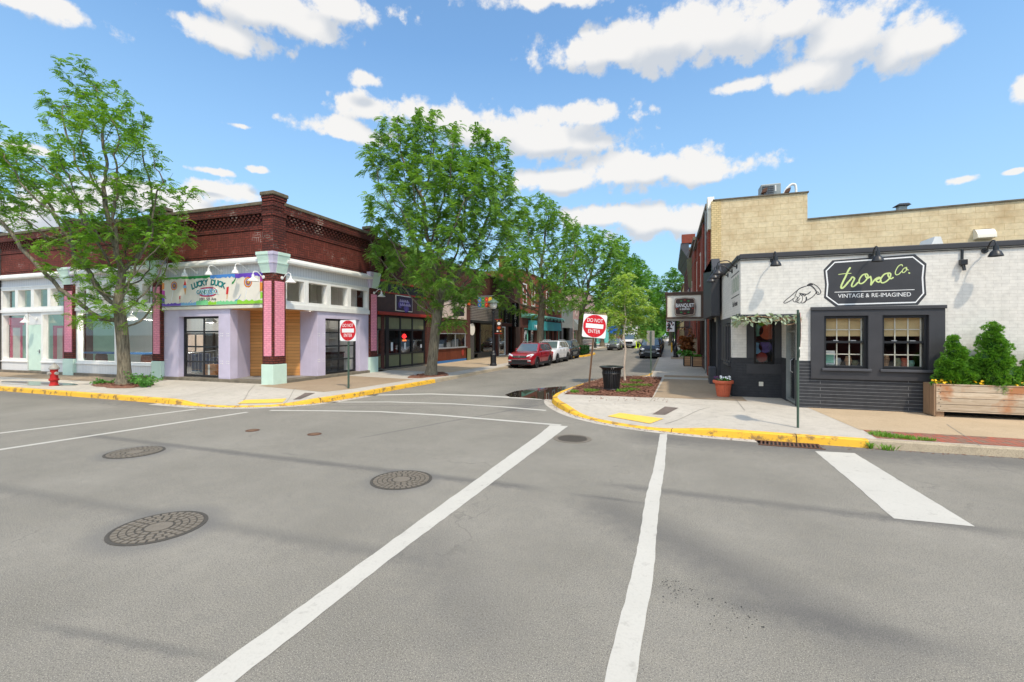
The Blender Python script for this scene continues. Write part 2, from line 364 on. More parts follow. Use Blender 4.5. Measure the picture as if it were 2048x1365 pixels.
def leafm(name, c1, c2, trans=0.35):
    m, nt, N, L, b = _m(name)
    gi = N_(nt, 'ShaderNodeNewGeometry'); src = coord(nt)
    n = noise_(nt, src, 0.7, 3); f = N_(nt, 'ShaderNodeMath', operation='MULTIPLY_ADD'); L.new(gi.outputs['Random Per Island'], f.inputs[0]); f.inputs[1].default_value = 0.55
    L.new(ramp_(nt, n, 0.3, 0.7, 0, 0.5), f.inputs[2])
    c = mix_(nt, f.outputs[0], c1, c2)
    L.new(c, b.inputs['Base Color']); b.inputs['Roughness'].default_value = 0.5; b.inputs['Specular IOR Level'].default_value = 0.3
    tl = N_(nt, 'ShaderNodeBsdfTranslucent'); L.new(mix_(nt, 1.0, c, (1.5, 1.45, 0.55), 'MULTIPLY'), tl.inputs[0])
    mx = N_(nt, 'ShaderNodeMixShader'); mx.inputs[0].default_value = trans
    L.new(b.outputs[0], mx.inputs[1]); L.new(tl.outputs[0], mx.inputs[2]); L.new(mx.outputs[0], N['Material Output'].inputs[0]); return m
def barkm(name, c1, c2, scale=1.0):
    m, nt, N, L, b = _m(name); src = coord(nt)
    mp = N_(nt, 'ShaderNodeMapping'); mp.inputs['Scale'].default_value = (9 * scale, 9 * scale, 1.3 * scale); L.new(src, mp.inputs[0])
    n = noise_(nt, mp.outputs[0], 2.2, 7, 0.65, 0.4); n2 = noise_(nt, src, 1.5, 4)
    c = mix_(nt, ramp_(nt, n, 0.32, 0.66), c1, c2); c = mix_(nt, ramp_(nt, n2, 0.5, 0.8, 0, 0.5), c, tuple(x * 0.6 for x in c2))
    L.new(c, b.inputs['Base Color']); b.inputs['Roughness'].default_value = 0.9; bump_(nt, n, 0.9, 0.06, b); return m
def emit(name, col, k=2.0):
    m, nt, N, L, b = _m(name); b.inputs['Base Color'].default_value = (*col, 1); b.inputs['Emission Color'].default_value = (*col, 1); b.inputs['Emission Strength'].default_value = k; return m
# ------------------------------------------------------------------ material set
BR1, BR2 = s3(126, 62, 52), s3(96, 50, 44)
brickm('red_brick', BR1, BR2, s3(54, 40, 36), effcol=s3(205, 188, 172), dirtamt=0.4, ms=0.015, bw=.26, bh=.1, bump=.9)
brickm('weave_brick', BR1, s3(108, 52, 42), s3(66, 44, 38), bw=0.30, bh=0.1, weave=0.3, effcol=s3(190, 170, 160))
brickm('dark_brick', s3(108, 62, 52), s3(88, 54, 46), s3(72, 54, 48))
brickm('pink_brick', s3(248, 166, 182), s3(244, 156, 174), s3(214, 122, 142), dirtamt=0.05, bh=0.085, bw=0.24)
brickm('white_brick', s3(229, 225, 216), s3(226, 222, 213), s3(213, 208, 198), bw=0.31, bh=0.085, ms=0.006, dirt=s3(190, 184, 172), dirtamt=0.25, bump=0.3)
brickm('slate_brick', s3(66, 67, 70), s3(62, 63, 66), s3(60, 60, 63), bw=0.31, bh=0.085, ms=0.008, dirt=s3(84, 86, 90), dirtamt=0.3, bump=0.8)
brickm('lined_brick', s3(61, 62, 65), s3(58, 59, 62), s3(126, 127, 129), bw=4.0, bh=0.092, ms=0.006, dirt=s3(76, 78, 82), dirtamt=0.3, bump=0.5)
brickm('tan_block', s3(232, 212, 172), s3(226, 205, 164), s3(204, 179, 136), bw=0.62, bh=0.26, ms=0.008, dirt=s3(168, 128, 78), dirtamt=0.55, bump=0.5)
brickm('tan_brick', s3(232, 208, 156), s3(224, 198, 146), s3(186, 158, 110), bw=0.21, bh=0.1, dirt=s3(168, 128, 78), dirtamt=0.4)
brickm('orange_brick', s3(160, 74, 56), s3(146, 64, 48), s3(130, 96, 82), dirtamt=0.25)
brickm('brown_brick', s3(104, 58, 48), s3(92, 50, 42), s3(84, 66, 60), dirtamt=0.3)
brickm('rose_stone', s3(214, 176, 172), s3(206, 168, 164), s3(180, 150, 146), bw=0.5, bh=0.25)
brickm('grey_brick', s3(92, 90, 88), s3(82, 80, 78), s3(66, 64, 62))
brickm('paver', s3(176, 92, 72), s3(134, 114, 98), s3(92, 82, 70), bw=0.24, bh=0.12, ms=0.008, weave=0.24, dirt=s3(110, 96, 84), dirtamt=0.3, bump=0.3)
plain('white_paint', s3(236, 235, 230), 0.45, 0.05, bump=0.1)
plain('cream_paint', s3(228, 222, 206), 0.5, 0.05)
plain('lilac_paint', s3(205, 196, 216), 0.55, 0.07, 1.5)
plain('mint_paint', s3(204, 228, 212), 0.5, 0.05)
plain('mint_dark', s3(140, 196, 172), 0.5, 0.1)
plain('pink_paint', s3(214, 96, 128), 0.5, 0.05)
plain('black_metal', s3(34, 35, 38), 0.4, 0.2, spec=0.5)
plain('black_gloss', s3(20, 20, 22), 0.18, 0.1, spec=0.6)
plain('slate_paint', s3(62, 62, 65), 0.5, 0.1)
plain('slate_trim', s3(76, 77, 82), 0.5, 0.1)
plain('steel', s3(150, 152, 155), 0.35, 0.15, metal=0.7)
plain('galv', s3(150, 155, 152), 0.5, 0.15, metal=0.3)
plain('alu', s3(190, 192, 194), 0.35, 0.1, metal=0.6)
plain('iron_dark', s3(78, 74, 68), 0.8, 0.1, 14, bump=0.3)
plain('rust', s3(104, 74, 58), 0.85, 0.35, 14, bump=0.4)
plain('rust_post', s3(116, 88, 66), 0.7, 0.2, 10)
plain('green_post', s3(84, 104, 90), 0.55, 0.15)
plain('olive_panel', s3(122, 124, 92), 0.5, 0.1)
plain('red_trim', s3(158, 52, 40), 0.5, 0.15)
plain('orange_paint', s3(214, 88, 44), 0.5, 0.12)
plain('dark_brown', s3(76, 54, 48), 0.6, 0.15)
plain('beige_panel', s3(206, 186, 170), 0.6, 0.06)
plain('dark_void', s3(24, 23, 24), 0.8, 0.2)
plain('interior_dark', s3(62, 56, 50), 0.8, 0.3, 1.5)
plain('interior_white', s3(225, 225, 220), 0.8, 0.05)
plain('interior_mint', s3(172, 222, 204), 0.8, 0.05)
plain('floor_grey', s3(140, 138, 134), 0.6, 0.1)
plain('blue_paint', s3(46, 110, 170), 0.5, 0.12)
plain('blue_dark', s3(36, 62, 104), 0.6, 0.3)
plain('blind', s3(206, 178, 130), 0.7, 0.1)
plain('roofing', s3(70, 68, 66), 0.9, 0.2)
plain('stone_cap', s3(112, 102, 84), 0.85, 0.3, 5, bump=0.3)
plain('plinth', s3(120, 112, 98), 0.85, 0.3, 4, bump=0.4)
plain('sign_white', s3(238, 238, 236), 0.4, 0.03)
plain('sign_red', s3(206, 28, 40), 0.4, 0.04)
plain('sign_cream', s3(236, 229, 214), 0.5, 0.03)
plain('brown_frame', s3(88, 68, 56), 0.5, 0.12)
plain('sign_brown', s3(66, 46, 38), 0.5, 0.1)
plain('leaf_lime', s3(206, 222, 148), 0.5, 0.04)
plain('teal_paint', s3(52, 144, 152), 0.5, 0.1)
plain('aqua_paint', s3(120, 190, 176), 0.5, 0.1)
plain('turquoise', s3(112, 214, 204), 0.5, 0.08)
plain('awning_blue', s3(28, 96, 196), 0.6, 0.12)
plain('hydrant_red', s3(186, 40, 40), 0.45, 0.15, 8)
plain('hydrant_grey', s3(168, 164, 156), 0.5, 0.15, 8)
plain('terracotta', s3(204, 102, 70), 0.7, 0.1, 6)
plain('soil', s3(60, 44, 34), 0.95, 0.3, 20, bump=0.6)
plain('rubber', s3(30, 30, 31), 0.8, 0.15)
plain('rim', s3(150, 152, 156), 0.3, 0.1, metal=0.8)
plain('chrome', s3(205, 207, 210), 0.15, 0.03, metal=0.9)
plain('car_red', s3(150, 12, 30), 0.3, 0.04, coat=1.0)
plain('car_white', s3(232, 233, 234), 0.3, 0.03, coat=1.0)
plain('car_black', s3(26, 27, 30), 0.25, 0.1, coat=1.0)
plain('car_dark', s3(44, 48, 52), 0.25, 0.1, coat=1.0)
plain('car_silver', s3(128, 132, 130), 0.28, 0.06, coat=1.0, metal=0.4)
plain('car_trim', s3(44, 45, 48), 0.6, 0.1)
plain('headlight', s3(220, 226, 232), 0.1, 0.1, 12, spec=0.9)
plain('car_glass', s3(84, 98, 104), 0.04, 0.1, spec=1.0, coat=1.0)  # pale base colour stands in for bright sky reflected in the glass
plain('plate_white', s3(230, 230, 228), 0.5, 0.03)
plain('lime', s3(206, 240, 60), 0.5, 0.05)
plain('yellow_flower', s3(250, 196, 24), 0.6, 0.1)
plain('white_flower', s3(240, 238, 236), 0.6, 0.05)
plain('purple_flower', s3(96, 50, 90), 0.6, 0.1)
plain('globe_glass', s3(232, 230, 220), 0.3, 0.05)
plain('box_card', s3(160, 112, 76), 0.8, 0.1)
plain('curtain', s3(180, 196, 186), 0.8, 0.06)
plain('paper', s3(230, 230, 226), 0.7, 0.03)
plain('violet', s3(96, 82, 150), 0.5, 0.5, 6)
plain('purple_dark', s3(58, 44, 66), 0.5, 0.5, 5)
plain('lav_text', s3(200, 188, 226), 0.5, 0.05)
plain('ink', s3(54, 52, 54), 0.6, 0.05)
plain('green_text', s3(150, 164, 140), 0.6, 0.05)
for n, c in (('p_green', (96, 178, 70)), ('p_lime', (150, 214, 60)), ('p_mint', (130, 214, 150)), ('p_blue', (78, 140, 214)), ('p_sky', (130, 186, 224)), ('p_purple', (110, 72, 190)),
             ('p_magenta', (206, 66, 170)), ('p_orange', (246, 150, 60)), ('p_teal', (32, 142, 142)), ('p_crimson', (190, 30, 80)), ('p_yellow', (246, 200, 50)), ('p_red', (214, 50, 54)), ('p_cone', (222, 160, 90)), ('p_leafgreen', (40, 140, 70))):
    plain(n, s3(*c), 0.5, 0.05)
emit('neon_red', s3(255, 50, 50), 1.3); emit('neon_orange', s3(255, 130, 30), 0.8)
glass('glass'); glass('glass_clear', (0.97, 0.99, 0.98)); glass('glass_dark', (0.6, 0.63, 0.66))
wood('cedar', s3(232, 172, 106), s3(214, 148, 84), 0.145)
wood('planter_wood', s3(222, 206, 182), s3(180, 158, 132), 0.155, stain=s3(176, 112, 66))
wood('planter_side', s3(172, 142, 112), s3(142, 114, 90), 0.3, horiz=False)
wood('planter_new', s3(206, 168, 132), s3(184, 142, 108), 0.13)
wood('brown_board', s3(106, 72, 54), s3(84, 58, 44), 0.1, horiz=False)
wood('mahogany', s3(128, 66, 42), s3(88, 46, 32), 0.6, horiz=False, knots=False)
beadboard('bead_white', s3(226, 226, 224)); beadboard('bead_grey', s3(214, 214, 216), 0.16)
def wave_metal():
    m, nt, N, L, b = _m('slat_metal'); uv = coord(nt, 'UV'); sp = N_(nt, 'ShaderNodeSeparateXYZ'); L.new(uv, sp.inputs[0])
    q = N_(nt, 'ShaderNodeMath', operation='DIVIDE'); L.new(sp.outputs[1], q.inputs[0]); q.inputs[1].default_value = 0.135
    fr = N_(nt, 'ShaderNodeMath', operation='FRACT'); L.new(q.outputs[0], fr.inputs[0])
    n = noise_(nt, uv, 4, 5); c = mix_(nt, ramp_(nt, fr.outputs[0], 0.3, 0.5), s3(60, 54, 50), s3(150, 142, 134)); c = mix_(nt, ramp_(nt, n, 0.4, 0.8, 0, 0.6), c, s3(76, 66, 60))
    L.new(c, b.inputs['Base Color']); b.inputs['Roughness'].default_value = 0.6; bump_(nt, fr.outputs[0], 0.5, 0.03, b)
plain('joint_grey', s3(138, 132, 122), 0.9, 0.2); plain('cover_brown', s3(108, 96, 88), 0.8, 0.2)
wave_metal()
leafm('leaf_locust', s3(92, 140, 44), s3(138, 178, 66))
leafm('leaf_locust_dark', s3(90, 136, 54), s3(140, 178, 84))
leafm('leaf_far', s3(72, 122, 46), s3(112, 160, 66))
leafm('leaf_birch', s3(120, 160, 62), s3(184, 206, 118), 0.4)
leafm('leaf_cedar', s3(56, 112, 34), s3(124, 174, 58), 0.2)
leafm('leaf_bush', s3(70, 130, 56), s3(116, 170, 80), 0.3)
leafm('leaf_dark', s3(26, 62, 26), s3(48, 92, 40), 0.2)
leafm('leaf_bronze', s3(110, 62, 36), s3(150, 96, 50), 0.2)
leafm('leaf_garland', s3(104, 130, 96), s3(196, 206, 186), 0.2)
leafm('grass', s3(86, 130, 40), s3(126, 170, 66), 0.3)
barkm('bark', s3(72, 64, 52), s3(146, 136, 114))
barkm('bark_dark', s3(60, 52, 44), s3(112, 102, 88))
barkm('bark_birch', s3(190, 170, 150), s3(224, 208, 190), 0.8)

def asphalt():
    m, nt, N, L, b = _m('asphalt'); src = coord(nt)
    base = noise_(nt, src, 0.5, 6, 0.6); mid = noise_(nt, src, 6, 5, 0.6); fine = noise_(nt, src, 66, 3, 0.8); vf = noise_(nt, src, 125, 2, 0.7)
    c = mix_(nt, ramp_(nt, base, 0.3, 0.7), s3(121, 117, 107), s3(146, 141, 130))
    c = mix_(nt, ramp_(nt, mid, 0.35, 0.7, 0, 0.35), c, s3(118, 115, 110))
    c = mix_(nt, ramp_(nt, fine, 0.5, 0.66, 0, 0.8), c, s3(80, 78, 75))
    c = mix_(nt, ramp_(nt, vf, 0.54, 0.68, 0, 0.85), c, s3(190, 184, 172))
    vo = N_(nt, 'ShaderNodeTexVoronoi'); vo.inputs['Scale'].default_value = 42; L.new(src, vo.inputs['Vector'])
    c = mix_(nt, ramp_(nt, vo.outputs['Distance'], 0.05, 0.16, 0.5, 0), c, s3(58, 56, 54))
    def segment(A, B, w, amt, col, soft=1.0):
        nonlocal c
        A, B = Vector((*A, 0)), Vector((*B, 0)); d = (B - A); l = d.length; d.normalize(); nrm = Vector((-d.y, d.x, 0))
        s = N_(nt, 'ShaderNodeVectorMath', operation='SUBTRACT'); L.new(src, s.inputs[0]); s.inputs[1].default_value = A
        def dot(v):
            q = N_(nt, 'ShaderNodeVectorMath', operation='DOT_PRODUCT'); L.new(s.outputs[0], q.inputs[0]); q.inputs[1].default_value = v; return q.outputs['Value']
        wob = N_(nt, 'ShaderNodeMath', operation='MULTIPLY_ADD'); L.new(mid, wob.inputs[0]); wob.inputs[1].default_value = w * 1.6; L.new(dot(nrm), wob.inputs[2])
        wob2 = N_(nt, 'ShaderNodeMath', operation='SUBTRACT'); L.new(wob.outputs[0], wob2.inputs[0]); wob2.inputs[1].default_value = w * 0.8
        ab = N_(nt, 'ShaderNodeMath', operation='ABSOLUTE'); L.new(wob2.outputs[0], ab.inputs[0])
        f1 = ramp_(nt, ab.outputs[0], w * 0.2, w * soft, amt, 0); t = dot(d)
        f2 = ramp_(nt, t, 0, 0.6, 0, 1); f3 = ramp_(nt, t, l - 0.6, l, 1, 0)
        k = N_(nt, 'ShaderNodeMath', operation='MULTIPLY'); L.new(f1, k.inputs[0]); L.new(f2, k.inputs[1])
        k2 = N_(nt, 'ShaderNodeMath', operation='MULTIPLY'); L.new(k.outputs[0], k2.inputs[0]); L.new(f3, k2.inputs[1])
        k3 = N_(nt, 'ShaderNodeMath', operation='MULTIPLY'); L.new(k2.outputs[0], k3.inputs[0]); L.new(ramp_(nt, base, 0.25, 0.5, 0.45, 1), k3.inputs[1])
        c = mix_(nt, k3.outputs[0], c, col)
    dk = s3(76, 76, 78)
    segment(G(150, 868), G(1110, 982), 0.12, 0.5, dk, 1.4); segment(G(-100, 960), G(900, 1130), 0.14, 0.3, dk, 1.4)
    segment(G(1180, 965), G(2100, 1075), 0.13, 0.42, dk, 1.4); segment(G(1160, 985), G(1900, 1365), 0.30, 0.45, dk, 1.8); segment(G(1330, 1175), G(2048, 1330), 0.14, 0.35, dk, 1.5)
    segment(G(1190, 790), G(700, 880), 0.05, 0.5, dk); segment(G(640, 812), G(1100, 812), 0.08, 0.4, dk)
    segment(G(1120, 985), G(1330, 1012), 0.08, 0.5, dk); segment(G(20, 1240), G(500, 1330), 0.07, 0.35, dk); segment(G(840, 1040), G(1010, 1365), 0.3, 0.22, dk, 1.8); segment(G(560, 905), G(600, 912), 0.05, 0.8, s3(50, 50, 50)); segment(G(590, 900), G(560, 912), 0.03, 0.8, s3(50, 50, 50)); segment(G(770, 945), G(880, 960), 0.06, 0.5, s3(60, 60, 60))
    vo2 = N_(nt, 'ShaderNodeTexVoronoi', feature='DISTANCE_TO_EDGE'); vo2.inputs['Scale'].default_value = 0.33; wv = N_(nt, 'ShaderNodeVectorMath', operation='MULTIPLY_ADD'); tn = N_(nt, 'ShaderNodeTexNoise'); tn.inputs['Scale'].default_value = 1.7; tn.inputs['Detail'].default_value = 6; L.new(src, tn.inputs['Vector']); L.new(tn.outputs['Color'], wv.inputs[0]); wv.inputs[1].default_value = (1.1, 1.1, 0); L.new(src, wv.inputs[2]); L.new(wv.outputs[0], vo2.inputs['Vector'])
    ck_ = N_(nt, 'ShaderNodeMath', operation='MULTIPLY'); L.new(ramp_(nt, vo2.outputs['Distance'], 0.0, 0.005, 0.3, 0), ck_.inputs[0]); L.new(ramp_(nt, base, 0.5, 0.58, 0, 1), ck_.inputs[1]); c = mix_(nt, ck_.outputs[0], c, s3(66, 64, 62))
    segment((-40, 9.9), (-14, 9.9), 0.4, 0.35, dk, 2); segment((-1, 10.25), (30, 10.25), 0.45, 0.5, dk, 2); segment((-4.2, 12), (-4.2, 19), 0.4, 0.4, dk, 2)
    segment((-5.6, 14), (-5.6, 90), 0.5, 0.22, dk, 2); segment((-3.3, 26), (-3.3, 90), 0.6, 0.22, dk, 2)
    for p, r in ((G(318, 1055), 0.85), (G(803, 960), 0.75), (G(270, 905), 0.8)):       # newer patch round each iron cover
        s = N_(nt, 'ShaderNodeVectorMath', operation='DISTANCE'); L.new(src, s.inputs[0]); s.inputs[1].default_value = (*p, 0)
        a = N_(nt, 'ShaderNodeMath', operation='MULTIPLY_ADD'); L.new(mid, a.inputs[0]); a.inputs[1].default_value = 0.35; L.new(s.outputs['Value'], a.inputs[2])
        c = mix_(nt, ramp_(nt, a.outputs[0], r - 0.12, r + 0.08, 0.45, 0), c, s3(104, 103, 102))
    L.new(c, b.inputs['Base Color']); b.inputs['Roughness'].default_value = 0.9; b.inputs['Specular IOR Level'].default_value = 0.2
    h = N_(nt, 'ShaderNodeMath', operation='ADD'); L.new(fine, h.inputs[0]); L.new(vf, h.inputs[1]); bump_(nt, h.outputs[0], 0.35, 0.01, b)
asphalt()
def ground_mat(name, c1, c2, spk=None, spkscale=60, stain=0.25, sc=1.0):
    m, nt, N, L, b = _m(name); src = coord(nt)
    a = noise_(nt, src, 0.7 * sc, 6, 0.6); d = noise_(nt, src, 5, 5, 0.6); f = noise_(nt, src, spkscale, 3, 0.7)
    c = mix_(nt, ramp_(nt, a, 0.3, 0.7), c1, c2); c = mix_(nt, ramp_(nt, d, 0.5, 0.8, 0, stain), c, tuple(x * 0.55 for x in c1))
    if spk: c = mix_(nt, ramp_(nt, f, 0.48, 0.66, 0, 0.7), c, spk)
    L.new(c, b.inputs['Base Color']); b.inputs['Roughness'].default_value = 0.9; b.inputs['Specular IOR Level'].default_value = 0.2; bump_(nt, f, 0.25, 0.01, b)
ground_mat('concrete', s3(182, 175, 163), s3(198, 191, 179), s3(160, 153, 141), 90, 0.5)
ground_mat('aggregate', s3(158, 139, 116), s3(171, 152, 128), s3(122, 104, 84), 70, 0.3)
ground_mat('aggregate_tan', s3(180, 160, 132), s3(193, 172, 144), s3(148, 128, 102), 70, 0.3)
ground_mat('kerb_stone', s3(168, 154, 132), s3(184, 170, 146), s3(128, 116, 98), 60, 0.5)
ground_mat('mulch', s3(118, 82, 66), s3(142, 102, 84), s3(66, 46, 38), 22, 0.5)
ground_mat('earth', s3(96, 96, 92), s3(110, 110, 104), None)
def worn(name, paint, under, lo, hi, sc, rough=0.7, edge=0.0):
    m, nt, N, L, b = _m(name); src = coord(nt)
    a = noise_(nt, src, sc, 8, 0.72); f = noise_(nt, src, 40, 4); g = noise_(nt, src, 1.2, 4)
    c = mix_(nt, ramp_(nt, g, 0.35, 0.7, 0, 0.25), paint, tuple(x * 0.72 for x in paint)); c = mix_(nt, ramp_(nt, a, lo, hi), c, under)
    c = mix_(nt, ramp_(nt, f, 0.5, 0.75, 0, 0.25), c, tuple(x * 0.6 for x in paint))
    L.new(c, b.inputs['Base Color']); b.inputs['Roughness'].default_value = rough; bump_(nt, f, 0.2, 0.01, b)
worn('kerb_yellow', s3(238, 184, 52), s3(150, 118, 66), 0.52, 0.6, 3.6)
worn('road_white', s3(194, 190, 180), s3(160, 155, 146), 0.57, 0.72, 6)
worn('pad_yellow', s3(236, 196, 84), s3(190, 160, 96), 0.62, 0.8, 6)
def puddle():
    m, nt, N, L, b = _m('puddle_water'); b.inputs['Base Color'].default_value = (*s3(52, 46, 40), 1); b.inputs['Roughness'].default_value = 0.02; b.inputs['IOR'].default_value = 1.33; b.inputs['Specular IOR Level'].default_value = 0.5
puddle()

# ------------------------------------------------------------------ ground, road, pavements
struct(MB().poly([(-1500, -1500, -0.03), (1500, -1500, -0.03), (1500, 1500, -0.03), (-1500, 1500, -0.03)]), 'ground', 'earth')
struct(MB().poly([(-140, -20, 0), (90, -20, 0), (90, 12.2, 0), (-140, 12.2, 0)]), 'cross_road', 'asphalt')
struct(MB().poly([(-16, 12.2, 0), (2, 12.2, 0), (2, 330, 0), (-16, 330, 0)]), 'side_street', 'asphalt')
RAMPS = ((-12.75, 11.0, 1.25, 0.125), (-0.95, 12.0, 1.25, 0.125))
def zs(x, y):
    z = 0.15
    for (a, b, r, h) in RAMPS:
        d = math.hypot(x - a, y - b) / r
        if d < 1.9: z -= h * (1 if d < 0.75 else max(0, 0.5 + 0.5 * math.cos(math.pi * (d - 0.75) / 1.15)))
    return z
def slab(pts, name, mat, dz=0.0, kind='structure', grid=0.35):
    bm = bmesh.new(); bm.faces.new([bm.verts.new((x, y, 0)) for x, y in pts])
    xs = [p[0] for p in pts]; ys = [p[1] for p in pts]
    for (a, b, r, h) in RAMPS:
        k = -8
        while k <= 8:
            for axis, v in ((0, a + k * grid), (1, b + k * grid)):
                lo, hi = (min(xs), max(xs)) if axis == 0 else (min(ys), max(ys))
                if lo < v < hi:
                    co = (v, 0, 0) if axis == 0 else (0, v, 0); no = (1, 0, 0) if axis == 0 else (0, 1, 0)
                    bmesh.ops.bisect_plane(bm, geom=bm.verts[:] + bm.edges[:] + bm.faces[:], plane_co=co, plane_no=no)
            k += 1
    for v in bm.verts: v.co.z = zs(v.co.x, v.co.y) + dz
    bmesh.ops.recalc_face_normals(bm, faces=bm.faces)
    if bm.faces and sum(f.normal.z for f in bm.faces) < 0: bmesh.ops.reverse_faces(bm, faces=bm.faces[:])
    me = bpy.data.meshes.new(name); bm.to_mesh(me); bm.free(); me.materials.append(M[mat]); box_uv(me, Vector((0, 0, 0)))
    o = bpy.data.objects.new(name, me); C.objects.link(o); ORG[o.name] = Vector((0, 0, 0))
    if kind: o['kind'] = kind
    return o
def offset(line, d):
    out = []
    for i, p in enumerate(line):
        a = line[max(i - 1, 0)]; b = line[min(i + 1, len(line) - 1)]; dx, dy = b[0] - a[0], b[1] - a[1]; l = math.hypot(dx, dy)
        out.append((p[0] - dy / l * d, p[1] + dx / l * d))
    return out
def kerb(line, name, mat, side, w=0.16):
    inn = offset(line, w * side); mb = MB(); V = []
    for (x, y), (u, v) in zip(line, inn):
        h = zs(u, v) + 0.005
        bx, by = x - (u - x) * 0.18, y - (v - y) * 0.18
        cx, cy = x + (u - x) * 0.14, y + (v - y) * 0.14
        V.append([(bx, by, -0.02), (x, y, h - 0.02), (cx, cy, h), (u, v, h), (u, v, -0.02)])
    for i in range(len(V) - 1):
        for k in range(4):
            q = [V[i][k], V[i + 1][k], V[i + 1][k + 1], V[i][k + 1]]
            mb.poly(q if side < 0 else q[::-1])
    mb.poly(V[0]); mb.poly(V[-1]); jt = MB(); acc = 0.0
    for i in range(1, len(V) - 1):
        d = math.hypot(line[i][0] - line[i - 1][0], line[i][1] - line[i - 1][1]); acc += d
        if acc > 2.4 and line[i][1] < 60:
            acc = 0; tx, ty = (line[i][0] - line[i - 1][0]) / d, (line[i][1] - line[i - 1][1]) / d; nx, ny = -ty * side, tx * side
            prof = [(p[0] - nx * .003 * (k < 2), p[1] - ny * .003 * (k < 2), p[2] + .003 * (k > 0)) for k, p in enumerate(V[i][:4])]
            for a, b in zip(prof, prof[1:]): jt.poly([(a[0] - tx * .007, a[1] - ty * .007, a[2]), (a[0] + tx * .007, a[1] + ty * .007, a[2]), (b[0] + tx * .007, b[1] + ty * .007, b[2]), (b[0] - tx * .007, b[1] - ty * .007, b[2])])
    if jt.f: struct(jt, 'kerb_joint', 'dark_void')
    o = struct(mb, name, mat); return o
def dens(line, step=0.3):
    out = []
    for a, b in zip(line, line[1:]):
        n = max(1, int(math.hypot(b[0] - a[0], b[1] - a[1]) / step)) if math.hypot(b[0] - a[0], b[1] - a[1]) < 8 else 4
        out += [(a[0] + (b[0] - a[0]) * i / n, a[1] + (b[1] - a[1]) * i / n) for i in range(n)]
    return out + [line[-1]]
KL0 = [(-140, 10.45), (-40, 10.45), (-25, 10.38), (-17.2, 10.2)]
KLC = smooth_path([(-17.2, 10.2), (-14.6, 10.12), (-13.2, 10.15), (-12.1, 10.45), (-11.2, 11.05), (-10.65, 11.9), (-10.42, 13.2), (-10.3, 15.5), (-10.13, 18.6)], 6)
KL1 = [(-10.13, 18.6), (-9.98, 25), (-9.95, 40)]
BULB = smooth_path([(-9.95, 42.6), (-9.6, 43.4), (-8.6, 44.3), (-7.9, 45.6), (-7.75, 48), (-7.8, 51.5), (-8.3, 53), (-9.4, 54.2), (-9.95, 55)], 5)
KL2 = [(-9.95, 40), (-9.95, 42.6)]; KL3 = [(-9.95, 55), (-9.95, 80), (-9.95, 330)]
leftline = KL0 + KLC[1:] + KL1[1:] + [KL2[1]] + BULB[1:] + KL3[1:]
kerb(dens(KL0 + KLC[1:]), 'kerb', 'kerb_yellow', 1); kerb(dens(KL1 + KL2[1:], 2), 'kerb', 'kerb_stone', 1)
kerb(BULB, 'kerb', 'kerb_yellow', 1); kerb(KL3, 'kerb', 'kerb_stone', 1)
KR0 = [(-0.92, 330), (-0.92, 60), (-0.92, 28), (-0.95, 25.2)]
KR1 = smooth_path([(-0.95, 25.2), (-1.05, 24.0), (-1.6, 23.1)], 4)
KR2 = smooth_path([(-1.6, 23.1), (-2.5, 22.5), (-3.05, 21.6), (-3.3, 20.2), (-3.42, 19.2)], 5)
KRC = smooth_path([(-3.42, 19.2), (-3.6, 17.6), (-3.72, 15.6), (-3.55, 14.4), (-3.0, 13.2), (-2.3, 12.2), (-1.4, 11.45), (-0.5, 11.05), (0.7, 10.78), (2.2, 10.66), (3.68, 10.62)], 6)
KR3 = [(3.68, 10.62), (6, 10.66), (14, 10.75), (60, 10.9)]
rightline = KR0 + KR1[1:] + KR2[1:] + KRC[1:] + KR3[1:]
kerb(KR0, 'kerb', 'kerb_stone', 1); kerb(KR1, 'kerb', 'kerb_yellow', 1); kerb(KR2, 'kerb', 'kerb_stone', 1); kerb(dens(KRC, 0.25), 'kerb', 'kerb_yellow', 1); kerb(KR3, 'kerb', 'kerb_stone', 1)
slab(offset(leftline, 0.159) + [(-16.2, 330), (-16.2, 15.6), (-140, 15.6)], 'pavement', 'concrete')
slab(offset(rightline, 0.159) + [(60, 17), (6, 17), (3.2, 17), (3.2, 330)], 'pavement', 'concrete')
# gutters
def strip(line, d0, d1, z, name, mat):
    a = offset(line, d0); b = offset(line, d1); mb = MB()
    for i in range(len(line) - 1): mb.poly([(*a[i], z), (*a[i + 1], z), (*b[i + 1], z), (*b[i], z)][::-1])
    return struct(mb, name, mat)
strip(KLC[4:40], -0.03, -0.33, 0.004, 'gutter', 'concrete'); strip(KRC[12:54], -0.03, -0.28, 0.004, 'gutter', 'concrete')
# exposed-aggregate strips
slab([(-140, 12.9), (-23.6, 12.9), (-21.6, 13.6), (-21.3, 15.3), (-140, 15.3)], 'pavement_strip', 'aggregate', 0.004)
slab([(-15.5, 13.9), (-11.65, 13.2), (-11.3, 14.4), (-11.05, 18.3), (-15.6, 18.9)], 'pavement_strip', 'aggregate', 0.004)
slab([(-15.6, 22.6), (-11.2, 22.3), (-10.9, 60), (-15.6, 60)], 'pavement_strip', 'aggregate_tan', 0.004)
slab([(-0.46, 15.62), (2.3, 15.62), (2.3, 22.3), (-0.2, 22.3)], 'pavement_strip', 'aggregate', 0.004)
slab([(-0.2, 23.3), (2.3, 23.3), (2.3, 24.4), (-0.2, 24.4)], 'pavement_strip', 'aggregate', 0.004)
slab([(0.2, 40.5), (2.3, 40.5), (2.3, 46), (0.2, 46)], 'pavement_strip', 'aggregate', 0.004)
slab([(3.62, 15.2), (3.72, 14.6), (3.9, 11.72), (60, 11.85), (60, 15.2)], 'pavement_strip', 'aggregate_tan', 0.004)
